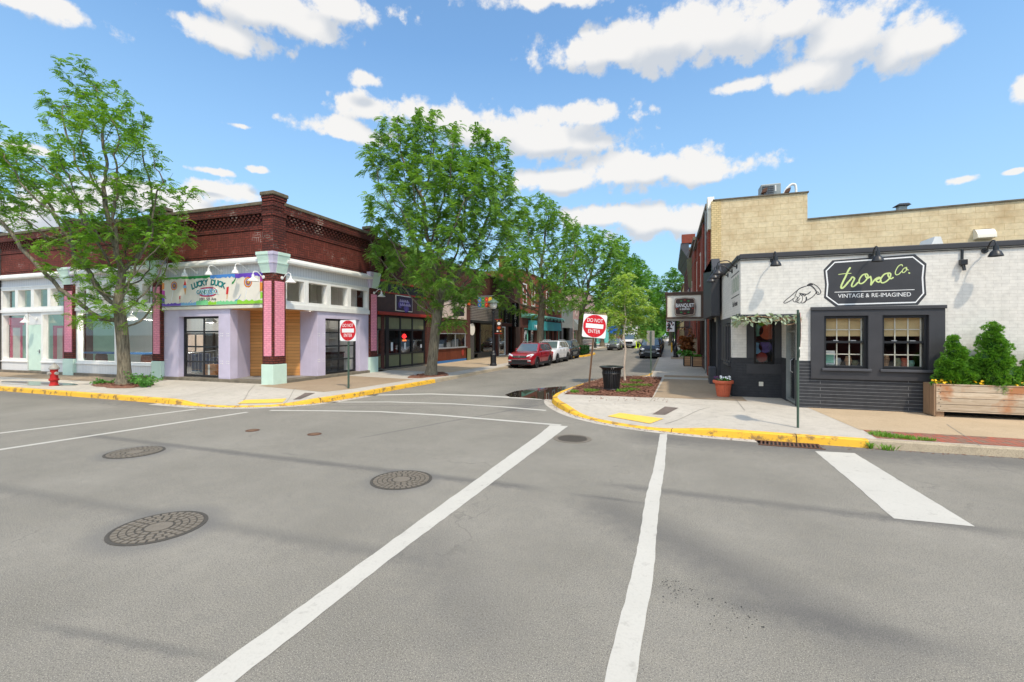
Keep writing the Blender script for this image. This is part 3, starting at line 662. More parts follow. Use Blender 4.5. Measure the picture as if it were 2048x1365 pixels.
slab([(3.95, 11.7), (3.9, 10.86), (14, 10.92), (60, 11.07), (60, 11.83)], 'brick_paving', 'paver', 0.005)
def joint(a, b, w=0.014, dz=0.009):
    n = 12; mb = MB(); dx, dy = b[0] - a[0], b[1] - a[1]; l = math.hypot(dx, dy); nx, ny = -dy / l * w / 2, dx / l * w / 2
    P_ = [(a[0] + dx * i / n, a[1] + dy * i / n) for i in range(n + 1)]
    for p, q in zip(P_, P_[1:]):
        mb.poly([(p[0] - nx, p[1] - ny, zs(*p) + dz), (q[0] - nx, q[1] - ny, zs(*q) + dz), (q[0] + nx, q[1] + ny, zs(*q) + dz), (p[0] + nx, p[1] + ny, zs(*p) + dz)])
    struct(mb, 'pavement_joint', 'joint_grey')
for a, b in (((475, 808), (510, 770)), ((566, 806), (592, 776)), ((1300, 805), (1308, 795)), ((1465, 793), (1490, 822)), ((1893, 851), (1960, 893)), ((1330, 840), (1420, 815)), ((1420, 813), (1300, 803)), ((380, 792), (470, 768)), ((258, 787), (330, 772)), ((1115, 838 - 30), (1300, 806))):
    joint(G(*a, 0.13), G(*b, 0.15))
for y in (26, 29, 32, 36, 40, 47, 54): joint((-0.7, y), (2.2, y))
for y in (21, 24, 27, 30, 34, 38): joint((-15.2, y), (-10.2, y), 0.02)
# road markings
def marking(px, z=0.004, name='road_marking'):
    struct(MB().poly([(*G(a, b), z) for a, b in px]), name, 'road_white')
def wobble(px, k=26, amp=0.006):
    """ragged painted edge"""
    w = [G(*p) for p in px]; out = []
    for a, b in zip(w, w[1:] + w[:1]):
        l = math.hypot(b[0] - a[0], b[1] - a[1]); n = max(1, int(l / 0.12)); nx, ny = -(b[1] - a[1]) / l, (b[0] - a[0]) / l
        for i in range(n):
            t = i / n; j = rnd.uniform(-amp, amp) if i else 0; out.append((a[0] + (b[0] - a[0]) * t + nx * j, a[1] + (b[1] - a[1]) * t + ny * j))
    struct(MB().poly([(x, y, 0.004) for x, y in out]), 'road_marking', 'road_white')
def painted(line, w):
    pts = [G(*p) for p in line]; a = offset(pts, w / 2); b = offset(pts, -w / 2)
    mb = MB()
    for i in range(len(pts) - 1): mb.poly([(*a[i], 0.004), (*b[i], 0.004), (*b[i + 1], 0.004), (*a[i + 1], 0.004)])
    struct(mb, 'road_marking', 'road_white')
painted([(-60, 876), (0, 867), (200, 843), (392, 819)], 0.15); painted([(-60, 910), (0, 900), (250, 862), (495, 825)], 0.15)
painted([(540, 821.5), (640, 822), (760, 824), (880, 831), (1000, 841), (1122, 851)], 0.15)
painted([(640, 805), (780, 804.5), (900, 808), (1000, 814), (1092, 821.5)], 0.15)
painted([(735, 791), (860, 788.5), (960, 792), (1085, 799)], 0.28)
wobble([(1100, 851), (1136, 853), (778, 1121), (470, 1365), (426, 1400), (342, 1400), (395, 1362), (731, 1120), (1085, 864)])
wobble([(1320, 869), (1334.5, 869), (1329, 940), (1319, 1000), (1314, 1066), (1307, 1145), (1290, 1250), (1272, 1365), (1262, 1420), (1195, 1420), (1209, 1365), (1238, 1245), (1262, 1157), (1281, 1066), (1290, 1000), (1308, 935)])
wobble([(1630, 903), (1709, 907), (1830, 981), (1950, 1054), (1788, 1038), (1700, 962)])
# tactile pads, sidewalk hatches, puddles, tree pits
def dz_poly(px, z0, name, mat, dz, grid=0.35): return slab([G(a, b, z0) for a, b in px], name, mat, dz, grid=grid)
def tactile(px, z0, dz):
    pts = [G(a, b, z0) for a, b in px]; o = slab(pts, 'tactile_paving', 'pad_yellow', dz)
    mb = MB()
    for i in range(18):
        for j in range(9):
            s, t = (i + 0.5) / 18, (j + 0.5) / 9
            x = (pts[0][0] * (1 - s) + pts[1][0] * s) * (1 - t) + (pts[3][0] * (1 - s) + pts[2][0] * s) * t
            y = (pts[0][1] * (1 - s) + pts[1][1] * s) * (1 - t) + (pts[3][1] * (1 - s) + pts[2][1] * s) * t
            mb.lathe([(0.016, 0), (0.011, 0.006)], (x, y, zs(x, y) + dz), 6)
    b = mb.build('dome', 'pad_yellow', o)
tactile([(475, 808), (565, 806), (573, 798), (490, 800.5)], 0.03, 0.012); tactile([(1215, 833), (1300, 848), (1327, 838), (1240, 826.5)], 0.03, 0.012)
for px in ([(1304, 822), (1330, 824), (1357, 817), (1330, 814)], [(586, 795), (600, 796), (630, 787.5), (610, 786.5)]): dz_poly(px, 0.13, 'utility_cover', 'cover_brown', 0.01)
for o in [o for o in C.objects if o.name.startswith('utility_cover')]: del o['kind']
tag(C.objects['utility_cover'], 'brown square utility cover set flush in the pale concrete behind the terracotta pot corner ramp', 'cover', 'utility covers in the pavement')
tag(C.objects['utility_cover.001'], 'brown utility cover in the pavement near the green sign post of the lilac shop', 'cover', 'utility covers in the pavement')
C.objects['utility_cover']['label'] = 'brown square utility cover set flush in the pale concrete between yellow ramp and mulch bed'
def blob(cx, cy, rx, ry, n=40, j=0.12, rot=0.0):
    out = []
    for k in range(n):
        a = 2 * math.pi * k / n; r = 1 + j * (math.sin(3 * a + cx) + 0.6 * math.sin(5 * a + cy) + 0.4 * math.sin(9 * a))
        x, y = rx * r * math.cos(a), ry * r * math.sin(a); out.append((cx + x * math.cos(rot) - y * math.sin(rot), cy + x * math.sin(rot) + y * math.cos(rot)))
    return out
pud = [G(*p) for p in [(1010, 790), (1030, 783), (1062, 778), (1110, 774.5), (1133, 773), (1128, 780), (1116, 790), (1108, 800), (1082, 799), (1045, 796), (1020, 795)]]
struct(MB().poly([(x, y, 0.0045) for x, y in pud]), 'puddle', 'puddle_water')
struct(MB().poly([(x, y, zs(x, y) + 0.009) for x, y in blob(-25.2, 11.6, 2.4, 0.55, j=0.06)]), 'puddle', 'puddle_water')
def mound(pts, name, mat, z0, h, lumps=0.02):
    bm = bmesh.new(); bm.faces.new([bm.verts.new((x, y, 0)) for x, y in pts]); xs = [p[0] for p in pts]; ys = [p[1] for p in pts]
    st = 0.12
    for axis, lo, hi in ((0, min(xs), max(xs)), (1, min(ys), max(ys))):
        v = lo + st
        while v < hi:
            bmesh.ops.bisect_plane(bm, geom=bm.verts[:] + bm.edges[:] + bm.faces[:], plane_co=(v, 0, 0) if axis == 0 else (0, v, 0), plane_no=(1, 0, 0) if axis == 0 else (0, 1, 0)); v += st
    for v in bm.verts:
        if v.is_boundary: v.co.z = z0
        else: v.co.z = z0 + h + rnd.uniform(-lumps, lumps)
    if sum(f.normal.z for f in bm.faces) < 0: bmesh.ops.reverse_faces(bm, faces=bm.faces[:])
    me = bpy.data.meshes.new(name); bm.to_mesh(me); bm.free(); me.materials.append(M[mat]); o = bpy.data.objects.new(name, me); C.objects.link(o); o['kind'] = 'structure'
MULCH = [(-3.4, 15.42), (-0.5, 15.5), (-0.3, 22.6), (-1.5, 22.85), (-2.4, 22.2), (-2.9, 21.3), (-3.1, 20), (-3.25, 19), (-3.4, 17.6)]
mound(MULCH, 'mulch_bed', 'mulch', 0.156, 0.03)
mound(blob(-20.9, 12.3, 1.5, 0.75, rot=-0.05), 'soil_pit', 'mulch', 0.156, 0.06, 0.03); mound(blob(-11.35, 20.3, 0.75, 1.5), 'soil_pit', 'mulch', 0.156, 0.05, 0.02)
def chips(poly, n, name, mat, z, smin=0.02, smax=0.06, group=None):
    """scattered bark chips"""
    mb = MB(); xs = [p[0] for p in poly]; ys = [p[1] for p in poly]; k = 0
    def inside(x, y):
        c = False; j = len(poly) - 1
        for i in range(len(poly)):
            if (poly[i][1] > y) != (poly[j][1] > y) and x < (poly[j][0] - poly[i][0]) * (y - poly[i][1]) / (poly[j][1] - poly[i][1]) + poly[i][0]: c = not c
            j = i
        return c
    while k < n:
        x, y = rnd.uniform(min(xs), max(xs)), rnd.uniform(min(ys), max(ys))
        if not inside(x, y): continue
        k += 1; a = rnd.uniform(0, 6.28); s = rnd.uniform(smin, smax); t = s * 0.4; dz = rnd.uniform(0, 0.03)
        ca, sa = math.cos(a), math.sin(a)
        mb.poly([(x + ca * s - sa * t, y + sa * s + ca * t, z + dz + rnd.uniform(0, .02)), (x - ca * s - sa * t, y - sa * s + ca * t, z + dz), (x - ca * s + sa * t, y - sa * s - ca * t, z + dz + rnd.uniform(0, .02)), (x + ca * s + sa * t, y + sa * s - ca * t, z + dz + .02)])
    o = mb.build(name, mat); o['kind'] = 'stuff'; o['label'] = 'loose brown bark chips covering the planting bed'; return o
chips(MULCH, 3500, 'bark_chips', 'mulch', 0.19); chips(blob(-20.9, 12.3, 1.3, 0.65), 500, 'bark_chips', 'mulch', 0.21); chips(blob(-11.35, 20.3, 0.65, 1.35), 500, 'bark_chips', 'mulch', 0.2)
chips([(-2.6, 14.0), (0.3, 14.6), (0.2, 15.3), (-2.2, 14.9), (-2.6, 14.3), (-1.2, 13.4)], 60, 'bark_chips', 'mulch', 0.16, 0.01, 0.03)
def grass(spots, n, name, h=0.12, group=None):
    mb = MB()
    for _ in range(n):
        (cx, cy, r, ry, z) = spots[rnd.randrange(len(spots))]; a = rnd.uniform(0, 6.28); q = math.sqrt(rnd.random()); x = cx + r * q * math.cos(a); y = cy + ry * q * math.sin(a)
        b = rnd.uniform(0, 6.28); l = h * rnd.uniform(0.4, 1); w = 0.008; dx, dy = math.cos(b), math.sin(b); e = rnd.uniform(0.2, 0.9) * l
        mb.poly([(x - dy * w, y + dx * w, z), (x + dy * w, y - dx * w, z), (x + dx * e * .5 + dy * w * .7, y + dy * e * .5 - dx * w * .7, z + l * .7), (x + dx * e, y + dy * e, z + l)])
    o = mb.build(name, 'grass'); o['kind'] = 'stuff'; o['label'] = 'low green weeds and grass tufts'; return o
grass([(4.25, 11.1, .35, .16, .15), (4.6, 10.97, .3, .08, .15), (4.1, 11.25, .2, .2, .15)], 650, 'grass', 0.08); grass([(3.95, 10.52, .12, .05, 0), (3.7, 10.58, .03, .04, 0.0)], 90, 'grass', 0.14)
grass([(-1.3, 17.0, .35, .15, .18), (-1.55, 16.4, .2, .12, .18), (-0.9, 18.6, .35, .2, .18), (-1.45, 18.4, .3, .2, .18), (-2.6, 16.2, .25, .2, .18), (-1.3, 20.2, .3, .2, .18), (-3.1, 15.7, .15, .1, .18)], 1400, 'grass', 0.13)

# grit in the gutters and tar crumbs on the road
def litter(line, n, spread, name, mat, label, z=0.006, smin=.012, smax=.035):
    mb = MB(); m = len(line)
    for _ in range(n):
        i = rnd.randrange(m - 1); t = rnd.random(); a, b = line[i], line[i + 1]; l = math.hypot(b[0] - a[0], b[1] - a[1]) or 1; o = -abs(rnd.gauss(0, spread)) - .05
        x = a[0] + (b[0] - a[0]) * t - (b[1] - a[1]) / l * o; y = a[1] + (b[1] - a[1]) * t + (b[0] - a[0]) / l * o; w = rnd.uniform(0, 6.28); s = rnd.uniform(smin, smax); q = s * rnd.uniform(.3, .7); ca, sa = math.cos(w), math.sin(w)
        mb.poly([(x + ca * s, y + sa * s, z), (x - sa * q, y + ca * q, z + .006), (x - ca * s, y - sa * s, z + .002), (x + sa * q, y - ca * q, z + .004)])
    o = mb.build(name, mat); o['kind'] = 'stuff'; o['label'] = label
litter(dens(KLC, .3), 260, .1, 'leaf_litter', 'mulch', 'dry bits of leaf in the left gutter'); litter(dens(KRC, .3), 320, .1, 'leaf_litter', 'mulch', 'dry bits of leaf in the right gutter'); litter(dens([(3.68, 10.62), (9, 10.7)], .3), 160, .06, 'leaf_litter', 'mulch', 'dry bits of leaf below the stone kerb')
litter([G(1330, 1150), G(1380, 1165), G(1440, 1195), G(1540, 1225)], 130, .22, 'tar_crumbs', 'rubber', 'black tar crumbs on the road surface', .0035, .003, .009)
# ------------------------------------------------------------------ candy corner building
YA, XB = 14.65, -15.4
def ax(px): return PY(px, 600, YA)[0]
def by(px): return PX(px, 600, XB)[0]
candy = thing('corner_shop_building', (XB, YA, 0.15), 'dark red brick corner building with lilac walls, pink brick pilasters and white eaves', 'building')
def part(mb, name, mat, parent=None, **k): return mb.build(name, mat, parent, **k)
XL = ax(3); XP3 = (ax(133), ax(152)); XP2 = (ax(310), ax(328)); YE = (by(737), by(752)); XC, YC = -15.29, 14.42
YBK = 22.0
mb = MB()
mb.box(XL - .5, XB, YA, YA + .3, 5.4, 7.7); mb.box(XB - .3, XB, YA + .3, YE[1], 5.4, 7.7)
for k in range(4):    # corbelled header courses
    zz = 6.86 + k * 0.1; pr = 0.03 + 0.03 * k
    x = XL - .4
    while x < XC - .7: mb.box(x + (k % 2) * .12, x + (k % 2) * .12 + 0.115, YA - pr, YA + .05, zz, zz + 0.075); x += 0.24
    y = YA + .45
    while y < YE[0] - .1: mb.box(XB - .05, XB + pr, y + (k % 2) * .12, y + (k % 2) * .12 + 0.115, zz, zz + 0.075); y += 0.24
mb.box(XL - .5, XC - .6, YA - .16, YA + .05, 7.27, 7.6); mb.box(XB - .05, XB + .16, YA + .3, YE[0], 7.27, 7.6)
mb.box(XL - .5, XC - .6, YA - .05, YA + .05, 6.62, 6.68); mb.box(XB - .05, XB + .05, YA + .3, YE[0], 6.62, 6.68)
mb.box(XL - .5, XC - .6, YA - .03, YA + .05, 5.42, 5.58); mb.box(XB - .05, XB + .03, YA + .3, YE[0], 5.42, 5.58)
part(mb, 'wall', 'red_brick', candy)
mb = MB(); mb.box(XL - .3, XC - .65, YA - .02, YA + .02, 5.62, 6.58); mb.box(XB - .02, XB + .02, YA + .4, YE[0] - .05, 5.62, 6.58); part(mb, 'basket_weave_panel', 'weave_brick', candy)
mb = MB(); mb.box(XL - .5, XC - .62, YA - .2, YA + .34, 7.6, 7.74); mb.box(XB - .34, XB + .2, YA + .35, YE[0], 7.6, 7.74)
part(mb, 'parapet_cap', 'stone_cap', candy, bevel=.02)
part(MB().box(XL - .5, XB - .3, YA + .3, YBK, 6.9, 7.0), 'roof', 'roofing', candy)
mb = MB(); mb.box(XL - .5, XL - .2, YA + .3, YBK, .1, 7.7); mb.box(XL - .2, XB, YBK, YBK + .3, .1, 7.7); part(mb, 'rear_wall', 'dark_brick', candy)
part(MB().box(XL - .3, XB + .12, YA - .12, YBK, .1, .28), 'plinth', 'plinth', candy, bevel=.015)
def pier(name, x0, x1, y0, y1, full=True, faces='ab'):
    """brick pilaster: pink panels on the faces a (-y) and/or b (+x), mint base, capital"""
    mb = MB().box(x0, x1, y0, y1, .98, 7.25 if full else 5.5)
    if full:
        for k in range(6): mb.box(x0 - .02 * (k % 3), x1 + .02 * (k % 3), y0 - .02 * (k % 3), y1 + .02 * (k % 3), 7.25 + .115 * k, 7.25 + .115 * (k + 1) - .012)
        mb.box(x0 - .03, x1 + .03, y0 - .03, y1 + .03, 7.1, 7.25)
    else: pass
    p = part(mb, name, 'red_brick', candy, bevel=.006)
    part(MB().box(x0 - .03, x1 + .03, y0 - .03, y1 + .03, .1, .98), 'base', 'mint_paint', p, bevel=.015)
    if full: part(MB().box(x0 - .08, x1 + .08, y0 - .08, y1 + .08, 7.94, 8.1), 'cap_stone', 'stone_cap', p, bevel=.03)
    mb = MB()
    if 'a' in faces: mb.box(x0 + .1, x1 - .08, y0 - .025, y0 + .02, 1.32, 4.41)
    if 'b' in faces: mb.box(x1 - .02, x1 + .025, y0 + .08, y1 - .1, 1.32, 4.41)
    part(mb, 'pink_panel', 'pink_brick', p)
    # flared capital: lilac core with two mint brackets
    def ring(e, z): return [(x0 - e, y0 - e, z), (x1 + e, y0 - e, z), (x1 + e, y1 + e * .3, z), (x0 - e, y1 + e * .3, z)]
    mb = MB(); lv = [(.02, 4.75), (.03, 4.82), (.1, 5.12), (.12, 5.14), (.12, 5.24), (.13, 5.3), (.16, 5.46), (.18, 5.48), (.18, 5.6)]
    R_ = [ring(e, z) for e, z in lv]
    for a, b in zip(R_, R_[1:]):
        for i in range(4): mb.poly([a[i], a[(i + 1) % 4], b[(i + 1) % 4], b[i]])
    mb.poly(R_[-1]); mb.poly(R_[0][::-1]); cp = part(mb, 'capital', 'lilac_paint', p)
    for f in faces:
        mb = MB()
        for (e, z), (e2, z2) in zip(lv, lv[1:]):
            if f == 'a': mb.prism([(x0 - e * .9 + .01, y0 - e - .02, z), (x1 + e * .3 - .14, y0 - e - .02, z), (x1 + e2 * .3 - .14, y0 - e2 - .02, z2), (x0 - e2 * .9 + .01, y0 - e2 - .02, z2)], (0, .018, 0))
            else: mb.prism([(x1 + e + .02, y0 - e * .3 + .14, z), (x1 + e + .02, y1 + e * .3 - .01, z), (x1 + e2 + .02, y1 + e2 * .3 - .01, z2), (x1 + e2 + .02, y0 - e2 * .3 + .14, z2)], (-.018, 0, 0))
        part(mb, 'bracket', 'mint_paint', cp)
    return p
pier('pilaster', XC - .57, XC, YC, YC + .66)
pier('pilaster', XP2[0], XP2[1], YA - .12, YA + .3, True, 'a'); pier('pilaster', XP3[0], XP3[1], YA - .12, YA + .3, True, 'a')
pier('pilaster', XB - .3, XB + .1, YE[0], YE[1], True, 'b')
part(MB().box(XL - .55, XL, YA - .1, YA + .3, .1, 7.9), 'end_pier', 'grey_brick', candy)
# eaves, fascias
def eave_a(x0, x1):
    return MB().prism([(x0, YA, 5.2), (x0, YA - .26, 5.2), (x0, YA - .3, 5.24), (x0, YA - .3, 5.32), (x0, YA, 5.5)], (x1 - x0, 0, 0))
mb = MB()
for a, b in ((XL, XP3[0]), (XP3[1], XP2[0]), (XP2[1], XC - .63)):
    q = eave_a(a + .02, b - .02); mb._add(q.v, q.f)
mb.prism([(XB, YA + .35, 5.2), (XB + .26, YA + .35, 5.2), (XB + .3, YA + .35, 5.24), (XB + .3, YA + .35, 5.32), (XB, YA + .35, 5.5)], (0, YE[0] - YA - .37, 0))
part(mb, 'eave', 'white_paint', candy)
mb = MB(); mb.box(XL, XP3[0], YA, YA + .25, 4.82, 5.2); mb.box(XP3[1], XP2[0], YA, YA + .25, 4.82, 5.2); mb.box(XP2[1], XC - .63, YA, YA + .25, 4.82, 5.2); mb.box(XB - .25, XB, YA + .35, YE[0], 4.76, 5.2)
part(mb, 'fascia', 'bead_grey', candy)
# window helper on the A face (normal -y) and the B face (normal +x)
def win_a(x0, x1, z0, z1, y, parent, frame='white_paint', fw=.07, dep=.16, bars=(), hbars=(), pane='glass', name='window'):
    mb = MB(); mb.box(x0, x0 + fw, y, y + dep, z0, z1); mb.box(x1 - fw, x1, y, y + dep, z0, z1); mb.box(x0 + fw, x1 - fw, y, y + dep, z1 - fw, z1); mb.box(x0 + fw, x1 - fw, y, y + dep, z0, z0 + fw)
    for b in bars: mb.box(b - fw * .4, b + fw * .4, y + .02, y + dep - .02, z0 + fw, z1 - fw)
    for h in hbars: mb.box(x0 + fw, x1 - fw, y + .025, y + dep - .025, h - fw * .4, h + fw * .4)
    f = part(mb, name, frame, parent, bevel=.005); part(MB().box(x0 + fw * .5, x1 - fw * .5, y + dep * .6, y + dep * .6 + .01, z0 + fw * .5, z1 - fw * .5), 'pane', pane, f); return f
def win_b(y0, y1, z0, z1, x, parent, frame='white_paint', fw=.07, dep=.16, bars=(), hbars=(), pane='glass', name='window', s=1):
    mb = MB(); a = x; b = x - dep * s
    mb.box(b, a, y0, y0 + fw, z0, z1); mb.box(b, a, y1 - fw, y1, z0, z1); mb.box(b, a, y0 + fw, y1 - fw, z1 - fw, z1); mb.box(b, a, y0 + fw, y1 - fw, z0, z0 + fw)
    for q in bars: mb.box(b + .02 * s, a - .02 * s, q - fw * .4, q + fw * .4, z0 + fw, z1 - fw)
    for h in hbars: mb.box(b + .025 * s, a - .025 * s, y0 + fw, y1 - fw, h - fw * .4, h + fw * .4)
    f = part(mb, name, frame, parent, bevel=.005); xx = x - dep * .6 * s
    part(MB().box(xx, xx - .01 * s, y0 + fw * .5, y1 - fw * .5, z0 + fw * .5, z1 - fw * .5), 'pane', pane, f); return f
# bay 3 and bay 2, transoms and shop windows
def bay(x0, x1, n):
    mb = MB(); mb.box(x0, x1, YA - .06, YA + .2, 3.4, 3.56); mb.box(x0, x1, YA - .04, YA + .2, 4.74, 4.82); part(mb, 'transom_rail', 'white_paint', candy, bevel=.01)
    w = (x1 - x0) / n
    for i in range(n): win_a(x0 + w * i, x0 + w * (i + 1), 3.56, 4.74, YA - .02, candy, fw=.13, dep=.3, name='transom_window')
bay(XL, XP3[0], 4); bay(XP3[1], XP2[0], 6)
xd0, xd1 = ax(55), ax(82)
mb = MB()
for a, b in ((XL, xd0), (xd1, XP3[0]), (XP3[1], XP2[0])): mb.box(a, b, YA, YA + .2, .28, .72)
part(mb, 'stall_riser', 'bead_white', candy)
mb = MB()
for a, b in ((XL, xd0), (xd1, XP3[0]), (XP3[1], XP2[0])): mb.box(a, b, YA - .05, YA + .22, .72, .78)
part(mb, 'window_sill', 'white_paint', candy, bevel=.01)
win_a(XL, xd0, .78, 3.4, YA, candy, fw=.14, dep=.24, name='shop_window'); win_a(xd1, XP3[0], .78, 3.4, YA, candy, fw=.14, dep=.24, name='shop_window')
xm = ax(232); win_a(XP3[1], xm, .78, 3.4, YA, candy, fw=.12, dep=.24, name='shop_window'); win_a(xm, XP2[0], .78, 3.4, YA, candy, fw=.1, dep=.24, name='shop_window')
d = part(MB().box(xd0 + .05, xd1 - .05, YA + .02, YA + .1, .3, 2.72), 'door', 'mint_paint', candy, bevel=.01)
part(MB().box(xd1 - .22, xd1 - .1, YA - .06, YA + .0, 1.32, 1.35).box(xd1 - .16, xd1 - .12, YA - .02, YA + .03, 1.22, 1.42), 'handle', 'steel', d)
part(MB().box(xd0 + .03, xd1 - .03, YA + .04, YA + .12, 2.74, 3.4), 'door_head_panel', 'bead_white', candy)
# bay 1: sign bay and lilac shopfront
x0, x1, xr = XP2[1], XC - .63, ax(460)
part(MB().box(x0, x1, YA - .1, YA + .1, 3.33, 3.46), 'sign_ledge', 'cream_paint', candy, bevel=.01)
part(MB().box(x0, x1, YA + .04, YA + .25, 3.46, 4.82), 'sign_backing', 'white_paint', candy)
gx0, gx1 = ax(357), ax(437); gz = 3.02
mb = MB(); mb.box(x0, gx0, YA, YA + .36, .28, 3.33); mb.box(gx1, xr, YA, YA + .36, .28, 3.33); mb.box(gx0, gx1, YA, YA + .36, gz, 3.33)
mb.prism([(xr - .12, YA + .36, .28), (xr, YA + .36, .28), (-18.3, 15.97, .28), (-18.42, 15.97, .28)], (0, 0, 3.05))
lil = part(mb, 'lilac_shopfront', 'lilac_paint', candy, bevel=.006)
for (x, z) in ((gx1 + .2, 1.0), (gx1 + .2, 2.2), (xr - .12, 1.0), (xr - .12, 2.2), (x0 + .15, 1.0), (x0 + .15, 2.2)):
    for dx in (-.05, .05):
        for dz in (-.05, .05): part(MB().lathe([(.018, -.012), (.018, 0)], (x + dx, YA, z + dz), 8, 'y'), 'panel_button', 'white_paint', lil)
def sect_door(parent, face):
    if face == 'a':
        f = win_a(gx0, gx1, .3, gz, YA + .24, parent, 'black_metal', .09, .08, bars=((gx0 + gx1) / 2,), hbars=[.3 + (gz - .3) * k / 4 for k in (1, 2, 3)], name='sectional_door')
    else:
        f = win_b(by(651), by(719), .3, 2.98, XB - .24, parent, 'black_metal', .09, .08, bars=((by(651) + by(719)) / 2,), hbars=[.3 + 2.68 * k / 4 for k in (1, 2, 3)], name='sectional_door')
    return f
sect_door(candy, 'a')
yb0 = by(635); yb1 = YE[0]; gy0, gy1 = by(651), by(719)
mb = MB(); mb.box(XB - .36, XB, yb0, gy0, .28, 3.3); mb.box(XB - .36, XB, gy1, yb1, .28, 3.3); mb.box(XB - .36, XB, gy0, gy1, 2.98, 3.3); mb.box(-16.5, XB - .36, yb0, yb0 + .12, .28, 3.3)
lil2 = part(mb, 'lilac_shopfront', 'lilac_paint', candy, bevel=.006)
for (y, z) in ((gy0 - .12, 1.0), (gy0 - .12, 2.2), (yb0 + .08, 1.0), (yb0 + .08, 2.2)):
    for dy in (-.05, .05):
        for dz in (-.05, .05): part(MB().lathe([(.018, 0), (.018, .012)], (XB, y + dy, z + dz), 8, 'x'), 'panel_button', 'white_paint', lil2)
df = sect_door(candy, 'b')
ym = YA + .35
mb = MB(); mb.box(XB - .2, XB + .08, ym, yb1, 3.3, 3.52); mb.box(XB - .2, XB + .05, ym, yb1, 4.68, 4.76); part(mb, 'transom_rail', 'white_paint', candy, bevel=.01)
edges = [by(568), by(612), by(657), by(698), by(737)]
for a, b in zip(edges, edges[1:]): win_b(a, b, 3.52, 4.68, XB + .03, candy, fw=.13, dep=.28, name='transom_window')
# recessed corner entrance in cedar
part(MB().prism([(xr, YA + .1, 3.3), (XC - .3, YA + .1, 3.3), (XB - .1, YA + .4, 3.3), (XB - .1, yb0, 3.3), (-16.45, 16.97, 3.3), (-18.3, 16.1, 3.3)], (0, 0, .03)), 'soffit', 'cedar', candy)
def diag(t, z, o=0.0):
    ax_, ay_, bx_, by_ = -18.35, 15.97, -16.4, 17.0; l = math.hypot(bx_ - ax_, by_ - ay_); nx, ny = (by_ - ay_) / l, -(bx_ - ax_) / l
    return (ax_ + (bx_ - ax_) * t + nx * o, ay_ + (by_ - ay_) * t + ny * o, z)
mb = MB()
for t0, t1, z0, z1 in ((0, .28, .28, 3.3), (.74, 1, .28, 3.3), (.28, .74, 2.75, 3.3)):
    mb.prism([diag(t0, z0), diag(t1, z0), diag(t1, z1), diag(t0, z1)], tuple(np.array(diag(0, 0, -.1)) - np.array(diag(0, 0, 0))))
ced = part(mb, 'entrance_boarding', 'cedar', candy)
mb = MB()
for t0, t1 in ((.28, .31), (.71, .74)): mb.prism([diag(t0, .28, .03), diag(t1, .28, .03), diag(t1, 2.75, .03), diag(t0, 2.75, .03)], tuple(np.array(diag(0, 0, -.1)) - np.array(diag(0, 0, 0))))
part(mb, 'door_frame', 'cedar', candy)
dd = part(MB().prism([diag(.31, .3, -.02), diag(.71, .3, -.02), diag(.71, 2.75, -.02), diag(.31, 2.75, -.02)], tuple(np.array(diag(0, 0, -.05)) - np.array(diag(0, 0, 0)))), 'door', 'mint_paint', candy)
part(MB().tube([diag(.66, 1.15, .0), diag(.66, 1.15, .06), diag(.66, 1.45, .06), diag(.66, 1.45, 0)], .012), 'handle', 'steel', dd)
# interior rooms seen through the glass
def ix(px, Y): return PY(px, 700, Y)[0]
mb = MB(); mb.box(XL, XB - .5, YA + .4, 20.6, 4.95, 5.0); part(mb, 'ceiling', 'interior_white', candy)
part(MB().box(XL + .05, XL + .15, YA + .4, 20.6, .28, 4.95), 'inner_wall', 'interior_mint', candy)
part(MB().box(XL + .15, XB - .5, 20.4, 20.5, .28, 4.95), 'rear_inner_wall', 'bead_white', candy); part(MB().box(XL + .15, ix(222, 20.3), 20.3, 20.39, .28, 4.95), 'mint_wall', 'interior_mint', candy)
part(MB().box(-18.6, -18.5, 16.1, 20.4, .28, 4.95), 'partition', 'interior_white', candy)
part(MB().box(XL, XB - .4, YA + .3, 20.6, .281, .286), 'shop_floor', 'floor_grey', candy)
part(MB().box(ix(162, 18.2), ix(171, 18.2), 18.2, 18.6, .28, 4.95), 'brick_column', 'brown_brick', candy)
xw = XL + .15
for pa, pb in ((20, 44), (106, 131)):
    ya, yb_ = PX(pa, 700, xw)[0], PX(pb, 700, xw)[0]; w5 = .09 if pa < 50 else .16
    mb = MB(); mb.box(xw, xw + .06, ya, ya + w5, .28, 2.75); mb.box(xw, xw + .06, yb_ - w5, yb_, .28, 2.75); mb.box(xw, xw + .06, ya + w5, yb_ - w5, 2.6, 2.75); part(mb, 'pink_door_frame', 'pink_paint', candy)
    part(MB().box(xw, xw + .03, ya + w5, yb_ - w5, .28, 2.6), 'inner_door', 'interior_white', candy)
yq = PX(30, 700, xw)[0]; part(MB().box(xw, xw + .3, yq - .25, yq + .25, 2.75, 3.15), 'pink_bulkhead', 'pink_paint', candy)
Yt = 17.2; tz = PY(240, 705, Yt)[1]; tx0, tx1 = ix(176, Yt), ix(306, Yt)
tb = thing('long_table', ((tx0 + tx1) / 2, Yt, .29), 'long blue topped table with wooden barrel legs inside the shop window behind the near tree', 'table')
part(MB().box(tx0, tx1, Yt - .45, Yt + .45, tz - .08, tz), 'table_top', 'blue_paint', tb, bevel=.01)
for q in (203, 243, 294):
    xx = ix(q, Yt); part(MB().lathe([(.2, .29), (.27, .45), (.29, .6), (.27, tz - .2), (.2, tz - .08)], (xx, Yt, 0), 16), 'leg', 'mahogany', tb)
emit('bulb_glow', (1, .93, .82), 4)
